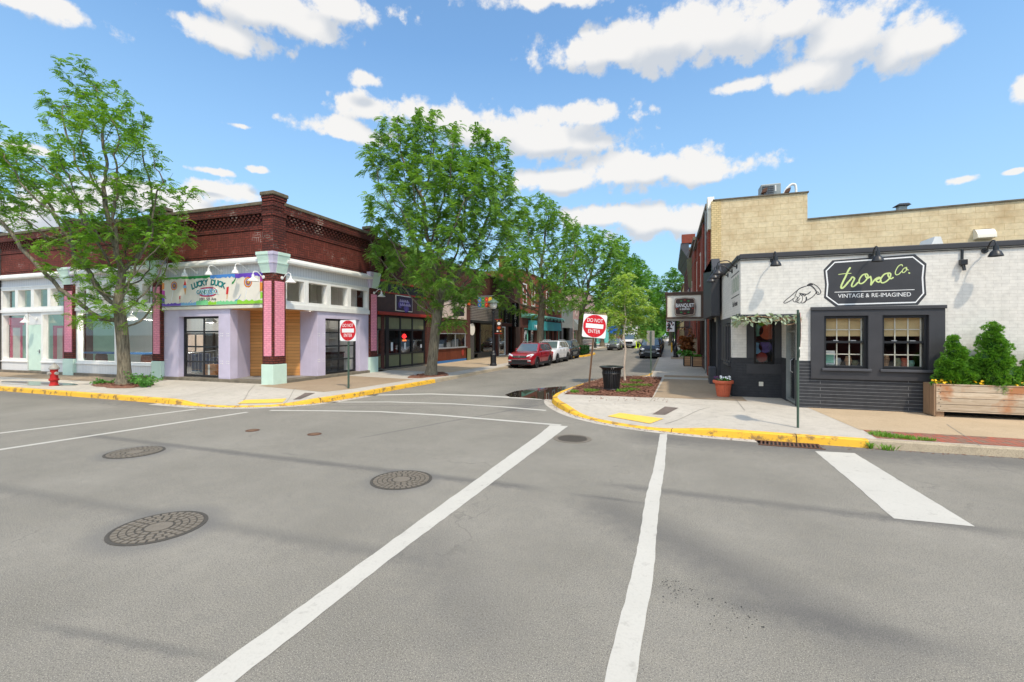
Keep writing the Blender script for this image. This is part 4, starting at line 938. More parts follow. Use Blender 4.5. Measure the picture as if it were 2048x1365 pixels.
def pendant(x, y, z, label, watts=130):
    t = thing('pendant_lamp', (x, y, z), label, 'lamp', 'white pendant lamps inside the corner shop')
    part(MB().lathe([(.3, z), (.27, z + .08), (.16, z + .2), (.06, z + .26), (.05, z + .36)], (x, y, 0), 20), 'lamp_shade', 'interior_white', t, smooth=True); part(MB().tube([(x, y, z + .36), (x, y, 4.95)], .012, 6), 'cord', 'black_metal', t)
    part(MB().lathe([(.01, z), (.06, z + .03), (.07, z + .09), (.03, z + .16)], (x, y, 0), 12), 'bulb', 'bulb_glow', t, smooth=True)
    l = bpy.data.lights.new('bulb_light', 'POINT'); l.energy = watts; l.color = (1, .93, .84); l.shadow_soft_size = .08; lo = bpy.data.objects.new('bulb_light', l); C.objects.link(lo); lo.parent = t; lo.location = (0, 0, -.06)
Yp = 16.2
for q, lab in ((262, 'white dome pendant lamp behind the glass just right of the near tree trunk'), (299, 'white dome pendant lamp behind the glass next to the pink pilaster by the sign')): pendant(ix(q, Yp), Yp, PY(q, 640, Yp)[1], lab)
pendant(ix(421, 17), 17, PY(421, 646, 17)[1], 'white dome pendant lamp behind the left black sectional glass door', 45)
pendant(-17.3, 18.6, 3.4, 'added white dome fill lamp behind the street side sectional glass door', 18)  # extra pendant, added to brighten the room behind this door
rk = thing('display_rack', (ix(400, 16.3), 16.3, .29), 'metal rack full of blue goods behind the black sectional door under the shop sign', 'rack')
mb = MB(); X0, X1 = ix(376, 16), ix(434, 16)
for k in range(9): xx = X0 + (X1 - X0) * k / 8; mb.tube([(xx, 16.0, .3), (xx, 16.0, 1.3)], .012, 6)
mb.tube([(X0, 16, 1.3), (X1, 16, 1.45)], .02, 6); mb.tube([(X0, 16, .35), (X1, 16, .35)], .02, 6); part(mb, 'frame', 'alu', rk)
mb = MB()
for k in range(9): a = X0 + .05 + k * (X1 - X0) / 9; mb.box(a, a + .22, 16.15, 16.5, .4, .75 + .6 * rnd.random())
part(mb, 'goods', 'blue_dark', rk, bevel=.02); part(MB().box(X0, X1, 16.6, 17.3, .3, .9), 'crate', 'slate_paint', rk, bevel=.02)
a, b = ix(414, 15.6), ix(438, 15.6); bx = thing('cardboard_box', ((a + b) / 2, 15.6, .29), 'brown cardboard box on the floor behind the left sectional glass door', 'box')
part(MB().box(a, b, 15.4, 15.8, .29, .82), 'carton', 'box_card', bx, bevel=.01); part(MB().box((a + b) / 2 - .06, (a + b) / 2 + .06, 15.397, 15.4, .29, .82), 'tape', 'paper', bx)
a, b = ix(362, 19.6), ix(412, 19.6); wu = thing('wall_unit', ((a + b) / 2, 19.8, .29), 'tall brown wall unit standing deep inside behind the left sectional glass door', 'cabinet'); part(MB().box(a, b, 19.5, 20.2, .29, 2.3), 'carcass', 'interior_dark', wu, bevel=.02)
mb = MB()
for k in range(3): mb.box(a + .08 + (b - a) * k / 3, a - .08 + (b - a) * (k + 1) / 3, 19.48, 19.5, 1.2, 2.2)
part(mb, 'shelf_bay', 'beige_panel', wu)
sh = thing('shelf_unit', (-17.2, 19.6, .29), 'white wall shelves behind the sectional glass door on the street side', 'shelf')
mb = MB()
for k in range(5): mb.box(-17.6, -17.1, 18.9, 20.35, .5 + .5 * k, .54 + .5 * k)
part(mb, 'shelf', 'interior_white', sh); part(MB().box(-17.65, -17.6, 18.9, 20.35, .29, 3.0), 'back_panel', 'interior_white', sh)
bn = thing('bin', (-16.5, gy1 - .6, .29), 'black bin standing inside the street side sectional glass door', 'bin'); part(MB().box(-16.8, -16.2, gy1 - 1.2, gy1 - .2, .29, 1.25), 'bin_body', 'black_metal', bn, bevel=.05); part(MB().box(-16.83, -16.17, gy1 - 1.23, gy1 - .17, 1.25, 1.31), 'lid', 'black_gloss', bn, bevel=.02)
# ------------------------------------------------------------------ candy shop sign
sx0, sx1, sz0, sz1 = XP2[1] + .02, x1 - .02, 3.5, 4.82; yS = YA - .1
sg = thing('shop_sign', ((sx0 + sx1) / 2, yS, sz0), 'wide cream shop sign with colourful paint border reading LUCKY DUCK CANDY CO.', 'sign')
part(MB().box(sx0, sx1, yS, yS + .13, sz0, sz1), 'board', 'sign_cream', sg, bevel=.004)
Wd = sx1 - sx0
def fx(u): return sx0 + u * Wd
def band(u0, u1, zlo, zhi, mat, top):
    n = 14; P_ = []
    for i in range(n + 1): P_.append((fx(u0 + (u1 - u0) * i / n), yS - .006, (zhi if top else zlo)))
    for i in range(n, -1, -1):
        e = rnd.uniform(-.3, .3) * (zhi - zlo); P_.append((fx(u0 + (u1 - u0) * i / n), yS - .006, ((zlo if top else zhi) + e)))
    part(MB().poly(P_ if not top else P_), 'paint_splash', mat, sg)
for (a, b, m_, h) in ((0, .28, 'p_green', .1), (.28, .5, 'p_leafgreen', .13), (.5, .74, 'p_blue', .15), (.74, 1, 'p_purple', .17)): band(a, b, sz1 - h, sz1 - .01, m_, True)
for (a, b, m_, h) in ((0, .2, 'p_purple', .12), (.2, .36, 'p_sky', .13), (.36, .48, 'p_mint', .22), (.48, .56, 'p_lime', .16), (.56, .76, 'p_mint', .15), (.76, 1, 'p_lime', .17)): band(a, b, sz0 + .01, sz0 + h, m_, False)
for (z0, z1, m_, u0, u1) in ((3.62, 3.9, 'p_purple', 0, .03), (3.9, 4.25, 'p_magenta', 0, .032), (4.25, 4.6, 'p_orange', 0, .026), (3.7, 4.0, 'p_lime', .972, 1), (4.0, 4.4, 'p_orange', .968, 1), (4.4, 4.7, 'p_magenta', .97, 1)):
    part(MB().poly([(fx(u0), yS - .007, z0), (fx(u1), yS - .007, z0 + .05), (fx(u1) if u0 == 0 else fx(u1), yS - .007, z1 - .04), (fx(u0), yS - .007, z1)]), 'paint_splash', m_, sg)
# arched heading, letter by letter
wd = 'LUCKY DUCK'; xc = fx(.475)
for i, ch in enumerate(wd):
    if ch == ' ': continue
    u = (i - 4.5) / 4.5; x = xc + u * .92; z = 4.5 - .16 * u * u
    text(ch, 'letter', 'ink', sg, (x + .01, yS - .006, z - .01), .24, rot=.3 * u, depth=.003, bold=.012); text(ch, 'letter', 'p_teal', sg, (x, yS - .012, z), .235, rot=.3 * u, depth=.004, bold=.006)
def ell(cx, cz, rx, rz, y, n=40, p=2.0): return [(cx + rx * math.copysign(abs(math.cos(2 * math.pi * k / n)) ** (2 / p), math.cos(2 * math.pi * k / n)), y, cz + rz * math.copysign(abs(math.sin(2 * math.pi * k / n)) ** (2 / p), math.sin(2 * math.pi * k / n))) for k in range(n)]
part(MB().prism(ell(xc, 4.08, .56, .21, yS - .008, p=2.6)[::-1], (0, .01, 0)), 'oval', 'p_crimson', sg)
part(MB().prism(ell(xc, 4.08, .46, .15, yS - .012, p=3)[::-1], (0, .006, 0)), 'oval_centre', 'p_sky', sg)
text('CANDY, CO.', 'lettering', 'sign_white', sg, (xc, yS - .016, 4.08), .19, bold=.03, depth=.003, wscale=.86); text('CANDY, CO.', 'lettering', 'p_teal', sg, (xc, yS - .021, 4.08), .17, depth=.003, wscale=.93, bold=.004)
text('1001 5th Ave', 'lettering', 'ink', sg, (xc, yS - .008, 3.76), .13, depth=.003)
def lolly(u, z, r):
    cx = fx(u)
    part(MB().tube([(cx - .03, yS - .01, z - r), (cx - .16, yS - .01, z - r - .5)], .022, 6), 'sweet', 'sign_white', sg)
    for i, m_ in enumerate(('p_red', 'p_yellow', 'p_blue', 'p_red', 'p_leafgreen', 'p_orange')):
        rr = r * (1 - i / 6.5); part(MB().prism(ell(cx + .008 * i, z, rr, rr, yS - .008 - .003 * i, 28)[::-1], (0, .003, 0)), 'sweet', m_, sg)
lolly(.13, 4.42, .2); lolly(.86, 4.42, .22)
def poly2(pts, mat, o=.008): part(MB().prism([(x, yS - o, z) for x, z in pts], (0, .004, 0)), 'sweet', mat, sg)
cx = fx(.245); poly2([(cx - .09, 4.3), (cx + .09, 4.3), (cx + .02, 3.98)], 'p_cone'); poly2([(cx - .11, 4.3), (cx - .09, 4.42), (cx + .07, 4.42), (cx + .11, 4.3)], 'p_sky', .01); poly2([(cx - .09, 4.42), (cx - .03, 4.56), (cx + .0, 4.66), (cx + .06, 4.52), (cx + .08, 4.42)], 'p_red', .01)
cx = fx(.665); poly2([(cx - .07, 3.95), (cx - .03, 4.25), (cx + .1, 4.27), (cx + .06, 3.95)], 'p_red'); poly2([(cx - .03, 3.74), (cx - .02, 3.95), (cx + .03, 3.95), (cx + .01, 3.74)], 'p_cone')
cx = fx(.19); poly2([(cx - .03, 3.8), (cx - .02, 3.95), (cx + .05, 3.96), (cx + .04, 3.8)], 'p_red'); poly2([(cx, 3.66), (cx, 3.8), (cx + .02, 3.8), (cx + .02, 3.66)], 'p_cone')
cx = fx(.735); poly2([(cx - .16, 4.36), (cx - .06, 4.4), (cx + .04, 4.52), (cx + .1, 4.66), (cx + .02, 4.6), (cx - .05, 4.5), (cx - .14, 4.46)], 'p_leafgreen')
cx = fx(.765); poly2([(cx - .2, 3.68), (cx + .0, 3.72), (cx + .2, 3.94), (cx + .1, 3.8), (cx - .05, 3.66)], 'p_blue'); cx = fx(.3); poly2([(cx - .06, 3.64), (cx + .08, 3.76), (cx + .02, 3.66)], 'p_blue')
# ------------------------------------------------------------------ gooseneck lamps
def gooseneck(pos, out, mat, label, group, tilt=0.0, r=.19, arm=.42, side=(0, 0), name='wall_lamp'):
    """pos = wall mount, out = unit outward direction"""
    t = thing(name, pos, label, 'wall lamp', group); p = Vector(pos); o = Vector(out)
    a = math.atan2(o.y, o.x); rot = Matrix.Rotation(a, 4, 'Z')
    part(MB()._add([tuple(p + o * q + (rot @ Vector((0, .07 * math.cos(w), .07 * math.sin(w))))) for q in (0, .03) for w in [2 * math.pi * k / 12 for k in range(12)]], [tuple(range(12)), tuple(range(23, 11, -1))] + [(k, (k + 1) % 12, 12 + (k + 1) % 12, 12 + k) for k in range(12)]), 'wall_plate', mat, t)
    s = Vector((side[0], side[1], 0)); pts = [p + o * .02, p + o * .1 + Vector((0, 0, .02)), p + o * .2 + s * .4 + Vector((0, 0, .14)), p + o * .3 + s * .8 + Vector((0, 0, .2)), p + o * (arm - .02) + s + Vector((0, 0, .16)), p + o * arm + s + Vector((0, 0, .05))]
    part(MB().tube(smooth_path([tuple(q) for q in pts], 4), .016, 8), 'arm', mat, t, smooth=True)
    c = p + o * arm + s
    part(MB().lathe([(.045, .06), (.05, .0), (.055, -.06), (.1, -.1), (r, -.19), (r + .004, -.21), (r - .01, -.205), (.09, -.11), (.0, -.09)], tuple(c), 20), 'lamp_shade', mat, t, smooth=True); return t
for i, (px, lab) in enumerate(((352, 'white gooseneck lamp over the LUCKY DUCK sign, at its tree side end'), (395, 'white gooseneck lamp over the LUCKY DUCK sign, second from the tree side'), (443, 'white gooseneck lamp over the LUCKY DUCK sign, above the word DUCK'), (496, 'white gooseneck lamp over the LUCKY DUCK sign, nearest the corner pier'))):
    gooseneck((PY(px, 545, YA)[0], YA, 4.98), (0, -1, 0), 'white_paint', lab, 'white gooseneck lamps on the corner shop', side=(-.22, 0), r=.135)
gooseneck((XC - .5, YC, 4.58), (0, -1, 0), 'white_paint', 'white gooseneck lamp on the corner pier, on its sign side', 'white gooseneck lamps on the corner shop', side=(-.1, 0), r=.21)
gooseneck((XC, YC + .45, 4.58), (1, 0, 0), 'white_paint', 'white gooseneck lamp on the corner pier, on its street side', 'white gooseneck lamps on the corner shop', side=(0, .05), r=.21)
gooseneck((XB + .1, (YE[0] + YE[1]) / 2, 4.5), (1, 0, 0), 'white_paint', 'white gooseneck lamp on the end pilaster next to the dark shopfront', 'white gooseneck lamps on the corner shop', side=(0, .1), r=.21)
gooseneck(((xd0 + xd1) / 2 + .2, YA, 3.05), (0, -1, 0), 'white_paint', 'white gooseneck lamp above the mint green door', 'white gooseneck lamps on the corner shop', r=.18, side=(-.1, 0))
# neighbour at the frame edge
nb = thing('dark_brick_building', (XL - .6, YA, .15), 'dark grey brick building end at the left edge next to the mint and white shop', 'building')
part(MB().box(XL - 14, XL - .55, YA - .05, YBK, .1, 7.6), 'wall', 'grey_brick', nb); part(MB().box(XL - 14, XL - .52, YA - .12, YBK, 7.6, 7.8), 'parapet_cap', 'stone_cap', nb)
part(MB().box(XL - 3.5, XL - 1.2, YA - .1, YA, .4, 3.2), 'door', 'dark_void', nb)
# ------------------------------------------------------------------ row of shops on the left side of the street
def bz(px, py): return PX(px, py, XB)[1]
def shell(th, y0, y1, ztop, mat, zlow=0.1, depth=14, capmat='stone_cap', name='wall', front_from=None):
    """upper front wall from front_from up, side and rear walls, roof, cap"""
    f = front_from if front_from is not None else zlow
    mb = MB().box(XB - .3, XB, y0, y1, f, ztop); mb.box(XB - depth, XB - .3, y0, y0 + .25, zlow, ztop); mb.box(XB - depth, XB - .3, y1 - .25, y1, zlow, ztop); mb.box(XB - depth, XB - depth + .2, y0 + .25, y1 - .25, zlow, ztop)
    w = part(mb, name, mat, th); part(MB().box(XB - depth, XB - .3, y0 + .25, y1 - .25, ztop - .6, ztop - .5), 'roof', 'roofing', th)
    part(MB().box(XB - .36, XB + .1, y0, y1, ztop, ztop + .12), 'parapet_cap', capmat, th, bevel=.015); return w
# --- dark shop with olive panels
y0, y1 = YE[1] + .01, by(866)
dk = thing('dark_shop_building', (XB, y0, .15), 'dark brick shop with red trim, black frames and olive green panels behind the big tree', 'building')
shell(dk, y0, y1, 7.55, 'dark_brick', front_from=5.3)
for k in range(5):
    pass
part(MB().box(XB - .2, XB + .04, y0, y1, 3.5, 5.3), 'sign_fascia', 'dark_brown', dk)
mb = MB(); mb.box(XB - .1, XB + .12, y0, y1, 5.22, 5.34); mb.box(XB - .1, XB + .1, y0, y1, 4.6, 4.68); mb.box(XB - .1, XB + .22, y0, y1, 3.34, 3.52); part(mb, 'trim', 'red_trim', dk, bevel=.015)
part(MB().box(XB - .1, XB + .06, y0, y1, 4.68, 5.22), 'trim_panel', 'black_metal', dk)
ps = [by(753), by(775), by(801), by(825), by(849)]; zr = [.3, 1.12, 2.42, 2.54, 3.3]
mb = MB()
for i, q in enumerate(ps): w = .16 if i == 1 else .07; mb.box(XB - .15, XB, q - w, q + w, .2, 3.34)
for z in (.3, 1.06, 2.5, 3.26): mb.box(XB - .13, XB - .01, y0, ps[-1], z - .05, z + .05)
part(mb, 'shop_frame', 'black_metal', dk, bevel=.006)
for i in range(4):
    a, b = ps[i] + .07, ps[i + 1] - .07
    part(MB().box(XB - .1, XB - .04, a, b, .34, 1.02), 'panel', 'olive_panel', dk); part(MB().box(XB - .1, XB - .04, a, b, 2.55, 3.22), 'panel', 'olive_panel', dk); part(MB().box(XB - .09, XB - .08, a, b, 1.1, 2.46), 'pane', 'glass', dk)
part(MB().box(XB - 3, XB - 2.9, y0, y1, .2, 3.4).box(XB - 3, XB - .1, y0, y1, 3.4, 3.45).box(XB - 3, XB - .12, y0, y1, .2, .22), 'inner_wall', 'interior_dark', dk)
mb = MB()
a, b = ps[0] + .1, ps[1] - .15
for k in range(24):
    t0, t1 = k / 24, (k + 1) / 24; f = lambda t: XB - .22 + .05 * math.sin(t * 40)
    mb.poly([(f(t0), a + (b - a) * t0, 1.05), (f(t1), a + (b - a) * t1, 1.05), (f(t1) + .02, a + (b - a) * t1, 2.45), (f(t0) + .02, a + (b - a) * t0, 2.45)])
part(mb, 'curtain', 'curtain', dk, smooth='all')
part(MB().box(XB - .1, XB + .1, ps[-1] + .1, y1, .2, 7.2), 'brick_pier', 'dark_brick', dk); part(MB().box(XB - .3, XB + .12, y0, y1, .1, .24), 'plinth', 'plinth', dk)
for (px, pz, w, h) in ((786, 1.5, .2, .5), (778.5, 1.3, .16, .4), (812, 1.5, .2, .4), (844, 1.45, .2, .22)):
    part(MB().box(XB - .076, XB - .07, by(px) - w / 2, by(px) + w / 2, pz - h / 2, pz + h / 2), 'notice', 'paper', dk)
ns = thing('neon_sign', (XB - .2, by(812.5), 2.0), 'glowing red lotus neon sign hanging in the dark shop window', 'sign')
yy = by(812.5); mb = MB()
for k in range(-2, 3):
    a = k * .5; pts = [(XB - .14, yy, 1.98), (XB - .14, yy + .16 * math.sin(a - .3), 1.98 + .16 * math.cos(a - .3)), (XB - .14, yy + .27 * math.sin(a), 1.98 + .27 * math.cos(a)), (XB - .14, yy + .16 * math.sin(a + .3), 1.98 + .16 * math.cos(a + .3)), (XB - .14, yy, 1.98)]
    mb.tube(smooth_path(pts, 4), .022, 6)
part(mb, 'flower_tube', 'neon_red', ns); mb = MB()
for k in range(4): mb.tube(smooth_path([(XB - .14, yy - .2 + k * .11, 1.8), (XB - .14, yy - .16 + k * .11, 1.9), (XB - .14, yy - .11 + k * .11, 1.8)], 4), .016, 6)
part(mb, 'letter_tube', 'neon_orange', ns)
part(MB().box(XB - .19, XB - .17, yy - .3, yy + .3, 1.72, 2.32), 'backing', 'black_gloss', ns)
pb = thing('shop_sign', (XB + .04, by(805), 3.6), 'framed purple shop sign with pale script on the dark fascia under the big tree', 'sign')
sy0, sy1, pz0, pz1 = by(789), by(822), 3.62, 4.58
part(MB().box(XB + .04, XB + .1, sy0, sy1, pz0, pz1), 'frame', 'sign_cream', pb); part(MB().box(XB + .1, XB + .115, sy0 + .05, sy1 - .05, pz0 + .05, pz1 - .05), 'board', 'purple_dark', pb)
mb = MB()
for k in range(9):
    c = (sy0 + .15 + rnd.random() * (sy1 - sy0 - .3), pz0 + .12 + rnd.random() * .4); rr = rnd.uniform(.1, .2)
    mb.prism([(XB + .117 + .001 * k, c[0] + rr * math.cos(a), c[1] + rr * math.sin(a)) for a in [2 * math.pi * j / 9 for j in range(9)]], (.001, 0, 0))
part(mb, 'flower', 'violet', pb)
mb = MB()
for row, n in ((0, 5), (1, 6)):
    for k in range(n):
        q = sy0 + .35 + k * .2 + row * .05; z = pz0 + .55 - row * .22
        mb.tube(smooth_path([(XB + .14, q, z), (XB + .14, q + .05, z + .16), (XB + .14, q + .1, z), (XB + .14, q + .16, z + .08)], 4), .014, 5)
part(mb, 'script', 'lav_text', pb)
# --- snack counter shop
y0, y1 = y1 + .01, by(932)
sc_ = thing('snack_shop_building', (XB, y0, .15), 'brown wood shop with a metal framed serving window and a beige sign panel', 'building')
shell(sc_, y0, y1, 7.5, 'dark_brick', front_from=4.95)
part(MB().box(XB - .2, XB + .05, y0, y1, 3.42, 4.8), 'sign_panel', 'beige_panel', sc_); part(MB().box(XB - .2, XB + .14, y0, y1, 4.8, 4.96), 'cornice', 'stone_cap', sc_, bevel=.02)
part(MB().box(XB - .2, XB, y0, y1, 2.32, 3.42), 'boarding', 'brown_board', sc_); part(MB().box(XB - .2, XB + .02, y0, y1, .32, 1.2), 'counter_front', 'mahogany', sc_, bevel=.01); part(MB().box(XB - .2, XB + .04, y0, y1, .15, .32), 'skirting', 'blue_paint', sc_)
wf = win_b(y0 + .5, y1 - .1, 1.22, 2.32, XB + .04, sc_, 'alu', .06, .1, bars=(by(911),), name='serving_window'); part(MB().box(XB - .1, XB + .12, y0 + .4, y1, 1.18, 1.24), 'sill', 'alu', sc_)
part(MB().box(XB - 2.5, XB - 2.4, y0, y1, .2, 3).box(XB - 2.5, XB - .2, y0, y1, 2.9, 3), 'inner_wall', 'interior_dark', sc_)
mb = MB()
for (px, w, h) in ((890, .7, .3), (905, .6, .4), (914, .3, .5), (922, .3, .6)): mb.box(XB - .7, XB - .3, by(px) - w / 2, by(px) + w / 2, 1.24, 1.24 + h)
part(mb, 'counter_equipment', 'alu', sc_, bevel=.02)
for px in (868, 925): part(MB().prism([(XB + .02, by(px) + .22 * math.cos(a), .8 + .26 * math.sin(a)) for a in [2 * math.pi * k / 18 for k in range(18)]], (.02, 0, 0)), 'red_disc', 'red_trim', sc_)
bs = thing('hanging_sign', (XB + .1, by(905), 3.9), 'small dark square sign projecting from the beige panel', 'sign'); part(MB().box(XB + .06, XB + .9, by(906), by(906) + .06, 3.6, 4.2), 'board', 'black_metal', bs); part(MB().tube([(XB, by(906), 4.25), (XB + .95, by(906), 4.25)], .02), 'bracket', 'black_metal', bs)
# --- slatted marquee shop
y0, y1 = y1 + .01, by(994)
ms_ = thing('marquee_shop_building', (XB, y0, .15), 'dark shop with a weathered slatted metal band over a recessed olive entrance', 'building')
shell(ms_, y0, y1, 7.5, 'dark_brick', front_from=4.6)
part(MB().box(XB - .2, XB + .16, y0 + .75, y1, 3.4, 4.6), 'slatted_band', 'slat_metal', ms_); part(MB().box(XB - .2, XB + .2, y0 + .7, y1, 3.22, 3.4), 'canopy_edge', 'black_metal', ms_)
bp = part(MB().box(XB - .2, XB + .1, y0, y0 + .6, .15, 5.4), 'brick_pier', 'brown_brick', ms_); part(MB().box(XB - .2, XB + .14, y0, y0 + .62, .15, 1.1), 'base', 'olive_panel', bp); part(MB().box(XB + .1, XB + .14, y0 + .08, y0 + .54, 4.6, 5.1), 'tile', 'orange_paint', bp)
part(MB().box(XB - .3, XB + .02, y0 + .6, by(948), .2, 3.3), 'marble_jamb', 'grey_brick', ms_)
mb = MB().box(XB - 2.2, XB - 2.1, by(948), y1, .2, 3.3); mb.box(XB - 2.1, XB - .3, by(948), by(948) + .1, .2, 3.3); part(mb, 'recess_wall', 'olive_panel', ms_)
part(MB().box(XB - 2.05, XB - .1, by(950), y1 - .1, .55, .62).box(XB - .3, XB - .1, by(958), y1 - .1, .2, .55), 'stall_riser', 'black_metal', ms_)
win_b(by(963), y1 - .15, .62, 3.2, XB - .1, ms_, 'black_metal', .08, .1, name='shop_window')
part(MB().prism([(XB + .03, by(943) + .55 * math.cos(a), 2.65 + .5 * math.sin(a)) for a in [2 * math.pi * k / 24 for k in range(24)]], (.04, 0, 0)), 'round_plaque', 'sign_cream', ms_)
part(MB().box(XB - .3, XB + .1, y0, y1, .1, .2), 'plinth', 'plinth', ms_)
# --- shop with white door and upright black sign
y0, y1 = y1 + .01, by(1040)
ws = thing('black_sign_shop_building', (XB, y0, .15), 'dark narrow shopfront with a white framed glass door and bluish upper glazing', 'building')
shell(ws, y0, y1, 7.5, 'dark_brick', front_from=4.9)
part(MB().box(XB - .2, XB + .06, y0, y1, 4.7, 4.9), 'cornice', 'black_metal', ws)
win_b(y0 + .3, y1 - 1.2, 3.35, 4.7, XB, ws, 'slate_paint', .06, .12, bars=[y0 + .3 + (y1 - y0 - 1.5) * k / 5 for k in range(1, 5)], name='transom_window')
part(MB().box(XB - .2, XB, y0, y1, 3.1, 3.35), 'lintel', 'brown_brick', ws)
win_b(y0 + .5, by(1011), .2, 3.0, XB, ws, 'white_paint', .09, .1, hbars=(1.5,), name='glass_door')
part(MB().box(XB - .2, XB, by(1011), by(1016), .2, 3.1).box(XB - .2, XB, y0, y0 + .5, .2, 3.1), 'pier', 'brown_brick', ws)
win_b(by(1016), by(1031), .2, 3.1, XB - .4, ws, 'black_metal', .1, .1, bars=(by(1024),), name='shop_window'); part(MB().box(XB - .2, XB + .04, by(1031), y1, .2, 7.2), 'pier', 'dark_brown', ws)
part(MB().box(XB - 2.5, XB - 2.4, y0, y1, .2, 4.8), 'inner_wall', 'interior_dark', ws)
us = thing('upright_sign', (XB, by(1024), 3.1), 'tall black blade sign with white letters set one above the other', 'sign')
yb_ = by(1024); part(MB().box(XB + .05, XB + .75, yb_ - .08, yb_ + .08, 3.0, 5.5), 'board', 'black_gloss', us); part(MB().tube([(XB - .1, yb_, 5.3), (XB + .1, yb_, 5.3)], .03).tube([(XB - .1, yb_, 3.2), (XB + .1, yb_, 3.2)], .03), 'bracket', 'black_metal', us)
for i, ch in enumerate('SOUPERNIAS'): text(ch, 'letter', 'sign_white', us, (XB + .4, yb_ - .085, 5.33 - i * .24), .19, depth=.004)
# --- red brick two storey block with teal shopfront
y0, y1 = y1 + .01, by(1123)
rb = thing('two_storey_brick_building', (XB, y0, .15), 'red brick two storey building with white framed upper windows over a teal shop sign', 'building')
shell(rb, y0, y1, 9.35, 'orange_brick', front_from=4.6)
n = 6; wy = [y0 + (y1 - y0) * (k + .5) / n for k in range(n)]
for q in wy: win_b(q - .7, q + .7, 5.6, 8.0, XB + .05, rb, 'white_paint', .14, .14, hbars=(6.8,), pane='glass_dark', name='window'); part(MB().box(XB - .1, XB + .14, q - .85, q + .85, 5.45, 5.6), 'window_sill', 'stone_cap', rb)
part(MB().prism([(XB, y0 + .5, 4.1), (XB + .5, y0 + .5, 4.35), (XB + .5, y0 + .5, 4.5), (XB, y0 + .5, 4.7)], (0, y1 - y0 - .6, 0)), 'cornice', 'aqua_paint', rb)
part(MB().box(XB - .1, XB + .02, y0, y1, 3.0, 4.12), 'fascia', 'brown_brick', rb)
zsg = (2.55, 4.0)
tsy0, tsy1 = by(1055.5), by(1116)
for i in range(7):
    a = y0 + 1.2 + (y1 - y0 - 1.8) * i / 7
    if i % 2 == 0: part(MB().box(XB - .2, XB, a - .5, a + .3, .2, 3.0), 'pier', 'brown_brick', rb)
    win_b(a + .3, a + 2.0, .5, 3.0, XB - .05, rb, 'dark_brown' if i % 3 else 'aqua_paint', .12, .12, name='shop_window')
part(MB().box(XB - 3, XB - 2.9, y0, y1, .2, 4.0), 'inner_wall', 'interior_dark', rb); part(MB().box(XB - .2, XB - .02, y0, y1, .1, .5), 'stall_riser', 'dark_brown', rb)
ch_ = part(MB().box(-17.9, -16.9, y0 + .05, y0 + 1.0, 9.3, 10.9).box(-18, -16.8, y0, y0 + 1.05, 10.75, 10.95), 'chimney', 'orange_brick', rb)
an = thing('antenna', (-17.2, y0 + .5, 10.9), 'thin mast antenna above the brick chimney', 'antenna'); part(MB().tube([(-16.7, y0 + 1.5, 9.3), (-16.7, y0 + 1.5, 13.2)], .03, 5), 'mast', 'steel', an); part(MB().tube([(-17.2, y0 + 1.5, 13.0), (-16.2, y0 + 1.5, 13.0)], .02, 5).tube([(-17.0, y0 + 1.5, 12.6), (-16.4, y0 + 1.5, 12.6)], .02, 5), 'crossbar', 'steel', an)
tsn = thing('shop_sign', (XB + .3, tsy0, 3), 'long teal shop sign with white letters behind the second tree trunk', 'sign')
part(MB().prism([(XB + .05, tsy0, 2.75), (XB + .55, tsy0, 2.75), (XB + .4, tsy0, 3.9), (XB + .05, tsy0, 3.9)], (0, tsy1 - tsy0, 0)), 'board', 'teal_paint', tsn)
for i, ch in enumerate('room'): text(ch, 'letter', 'sign_white', tsn, (XB + .5, tsy0 + 1.2 + i * .75, 3.2), .55, face='+x', depth=.05, bold=.03)
for k in range(8): gooseneck((XB + .3, tsy0 + .8 + (tsy1 - tsy0 - 1.6) * k / 7, 4.2), (1, 0, 0), 'black_metal', 'small black lamp in the row over the teal shop sign', 'black lamps over the teal sign', r=.2, arm=.7)
# --- grey shop, rose building, turquoise shop
y0, y1 = y1 + .01, by(1146)
gb = thing('grey_shop_building', (XB, y0, .15), 'grey panelled narrow shop between the teal shop and the next tree', 'building'); shell(gb, y0, y1, 6.8, 'galv', front_from=3.3)
part(MB().box(XB - .2, XB, y0, y0 + 1.2, .1, 3.3).box(XB - .2, XB, y1 - 2.5, y1, .1, 3.3), 'pier', 'slate_trim', gb); part(MB().box(XB - 1.2, XB - 1.1, y0, y1, .1, 3.3), 'recess_wall', 'dark_void', gb)
y0, y1 = y1 + .01, y1 + 24
ro = thing('rose_stone_building', (XB, y0, .15), 'pale rose two storey building seen through the trees beyond the grey shop', 'building'); shell(ro, y0, y1, 10.5, 'rose_stone', front_from=.1)
for k in range(6): win_b(y0 + 2 + 3.7 * k, y0 + 3.6 + 3.7 * k, 5.6, 8.2, XB + .04, ro, 'white_paint', .12, .1, pane='glass_dark')
part(MB().prism([(XB, y0 + .2, 3.0), (XB + 1.6, y0 + .2, 3.0), (XB, y0 + .2, 4.9)], (0, 10, 0)), 'canopy', 'galv', ro); part(MB().box(XB - .05, XB + .02, y0 + .5, y1 - .5, .4, 2.9), 'shop_window', 'glass_dark', ro)
y0, y1 = y1 + .01, by(1217)
tu = thing('turquoise_shop_building', (XB, y0, .15), 'turquoise fronted shop with tan brick above, far down the left pavement', 'building'); shell(tu, y0, y1, 8.0, 'tan_brick', front_from=4.4)
part(MB().box(XB - .2, XB + .05, y0, y1, .1, 4.4), 'shopfront', 'turquoise', tu)
for k in range(3): part(MB().box(XB + .02, XB + .07, y0 + 1 + 4.2 * k, y0 + 3.5 + 4.2 * k, .6, 3.3), 'shop_window', 'glass_dark', tu)
tn = thing('tan_brick_building', (XB, y1 + .01, .15), 'tan brick building with a dark upper window above the blue awning', 'building'); shell(tn, y1 + .01, y1 + 22, 8.8, 'tan_brick'); 
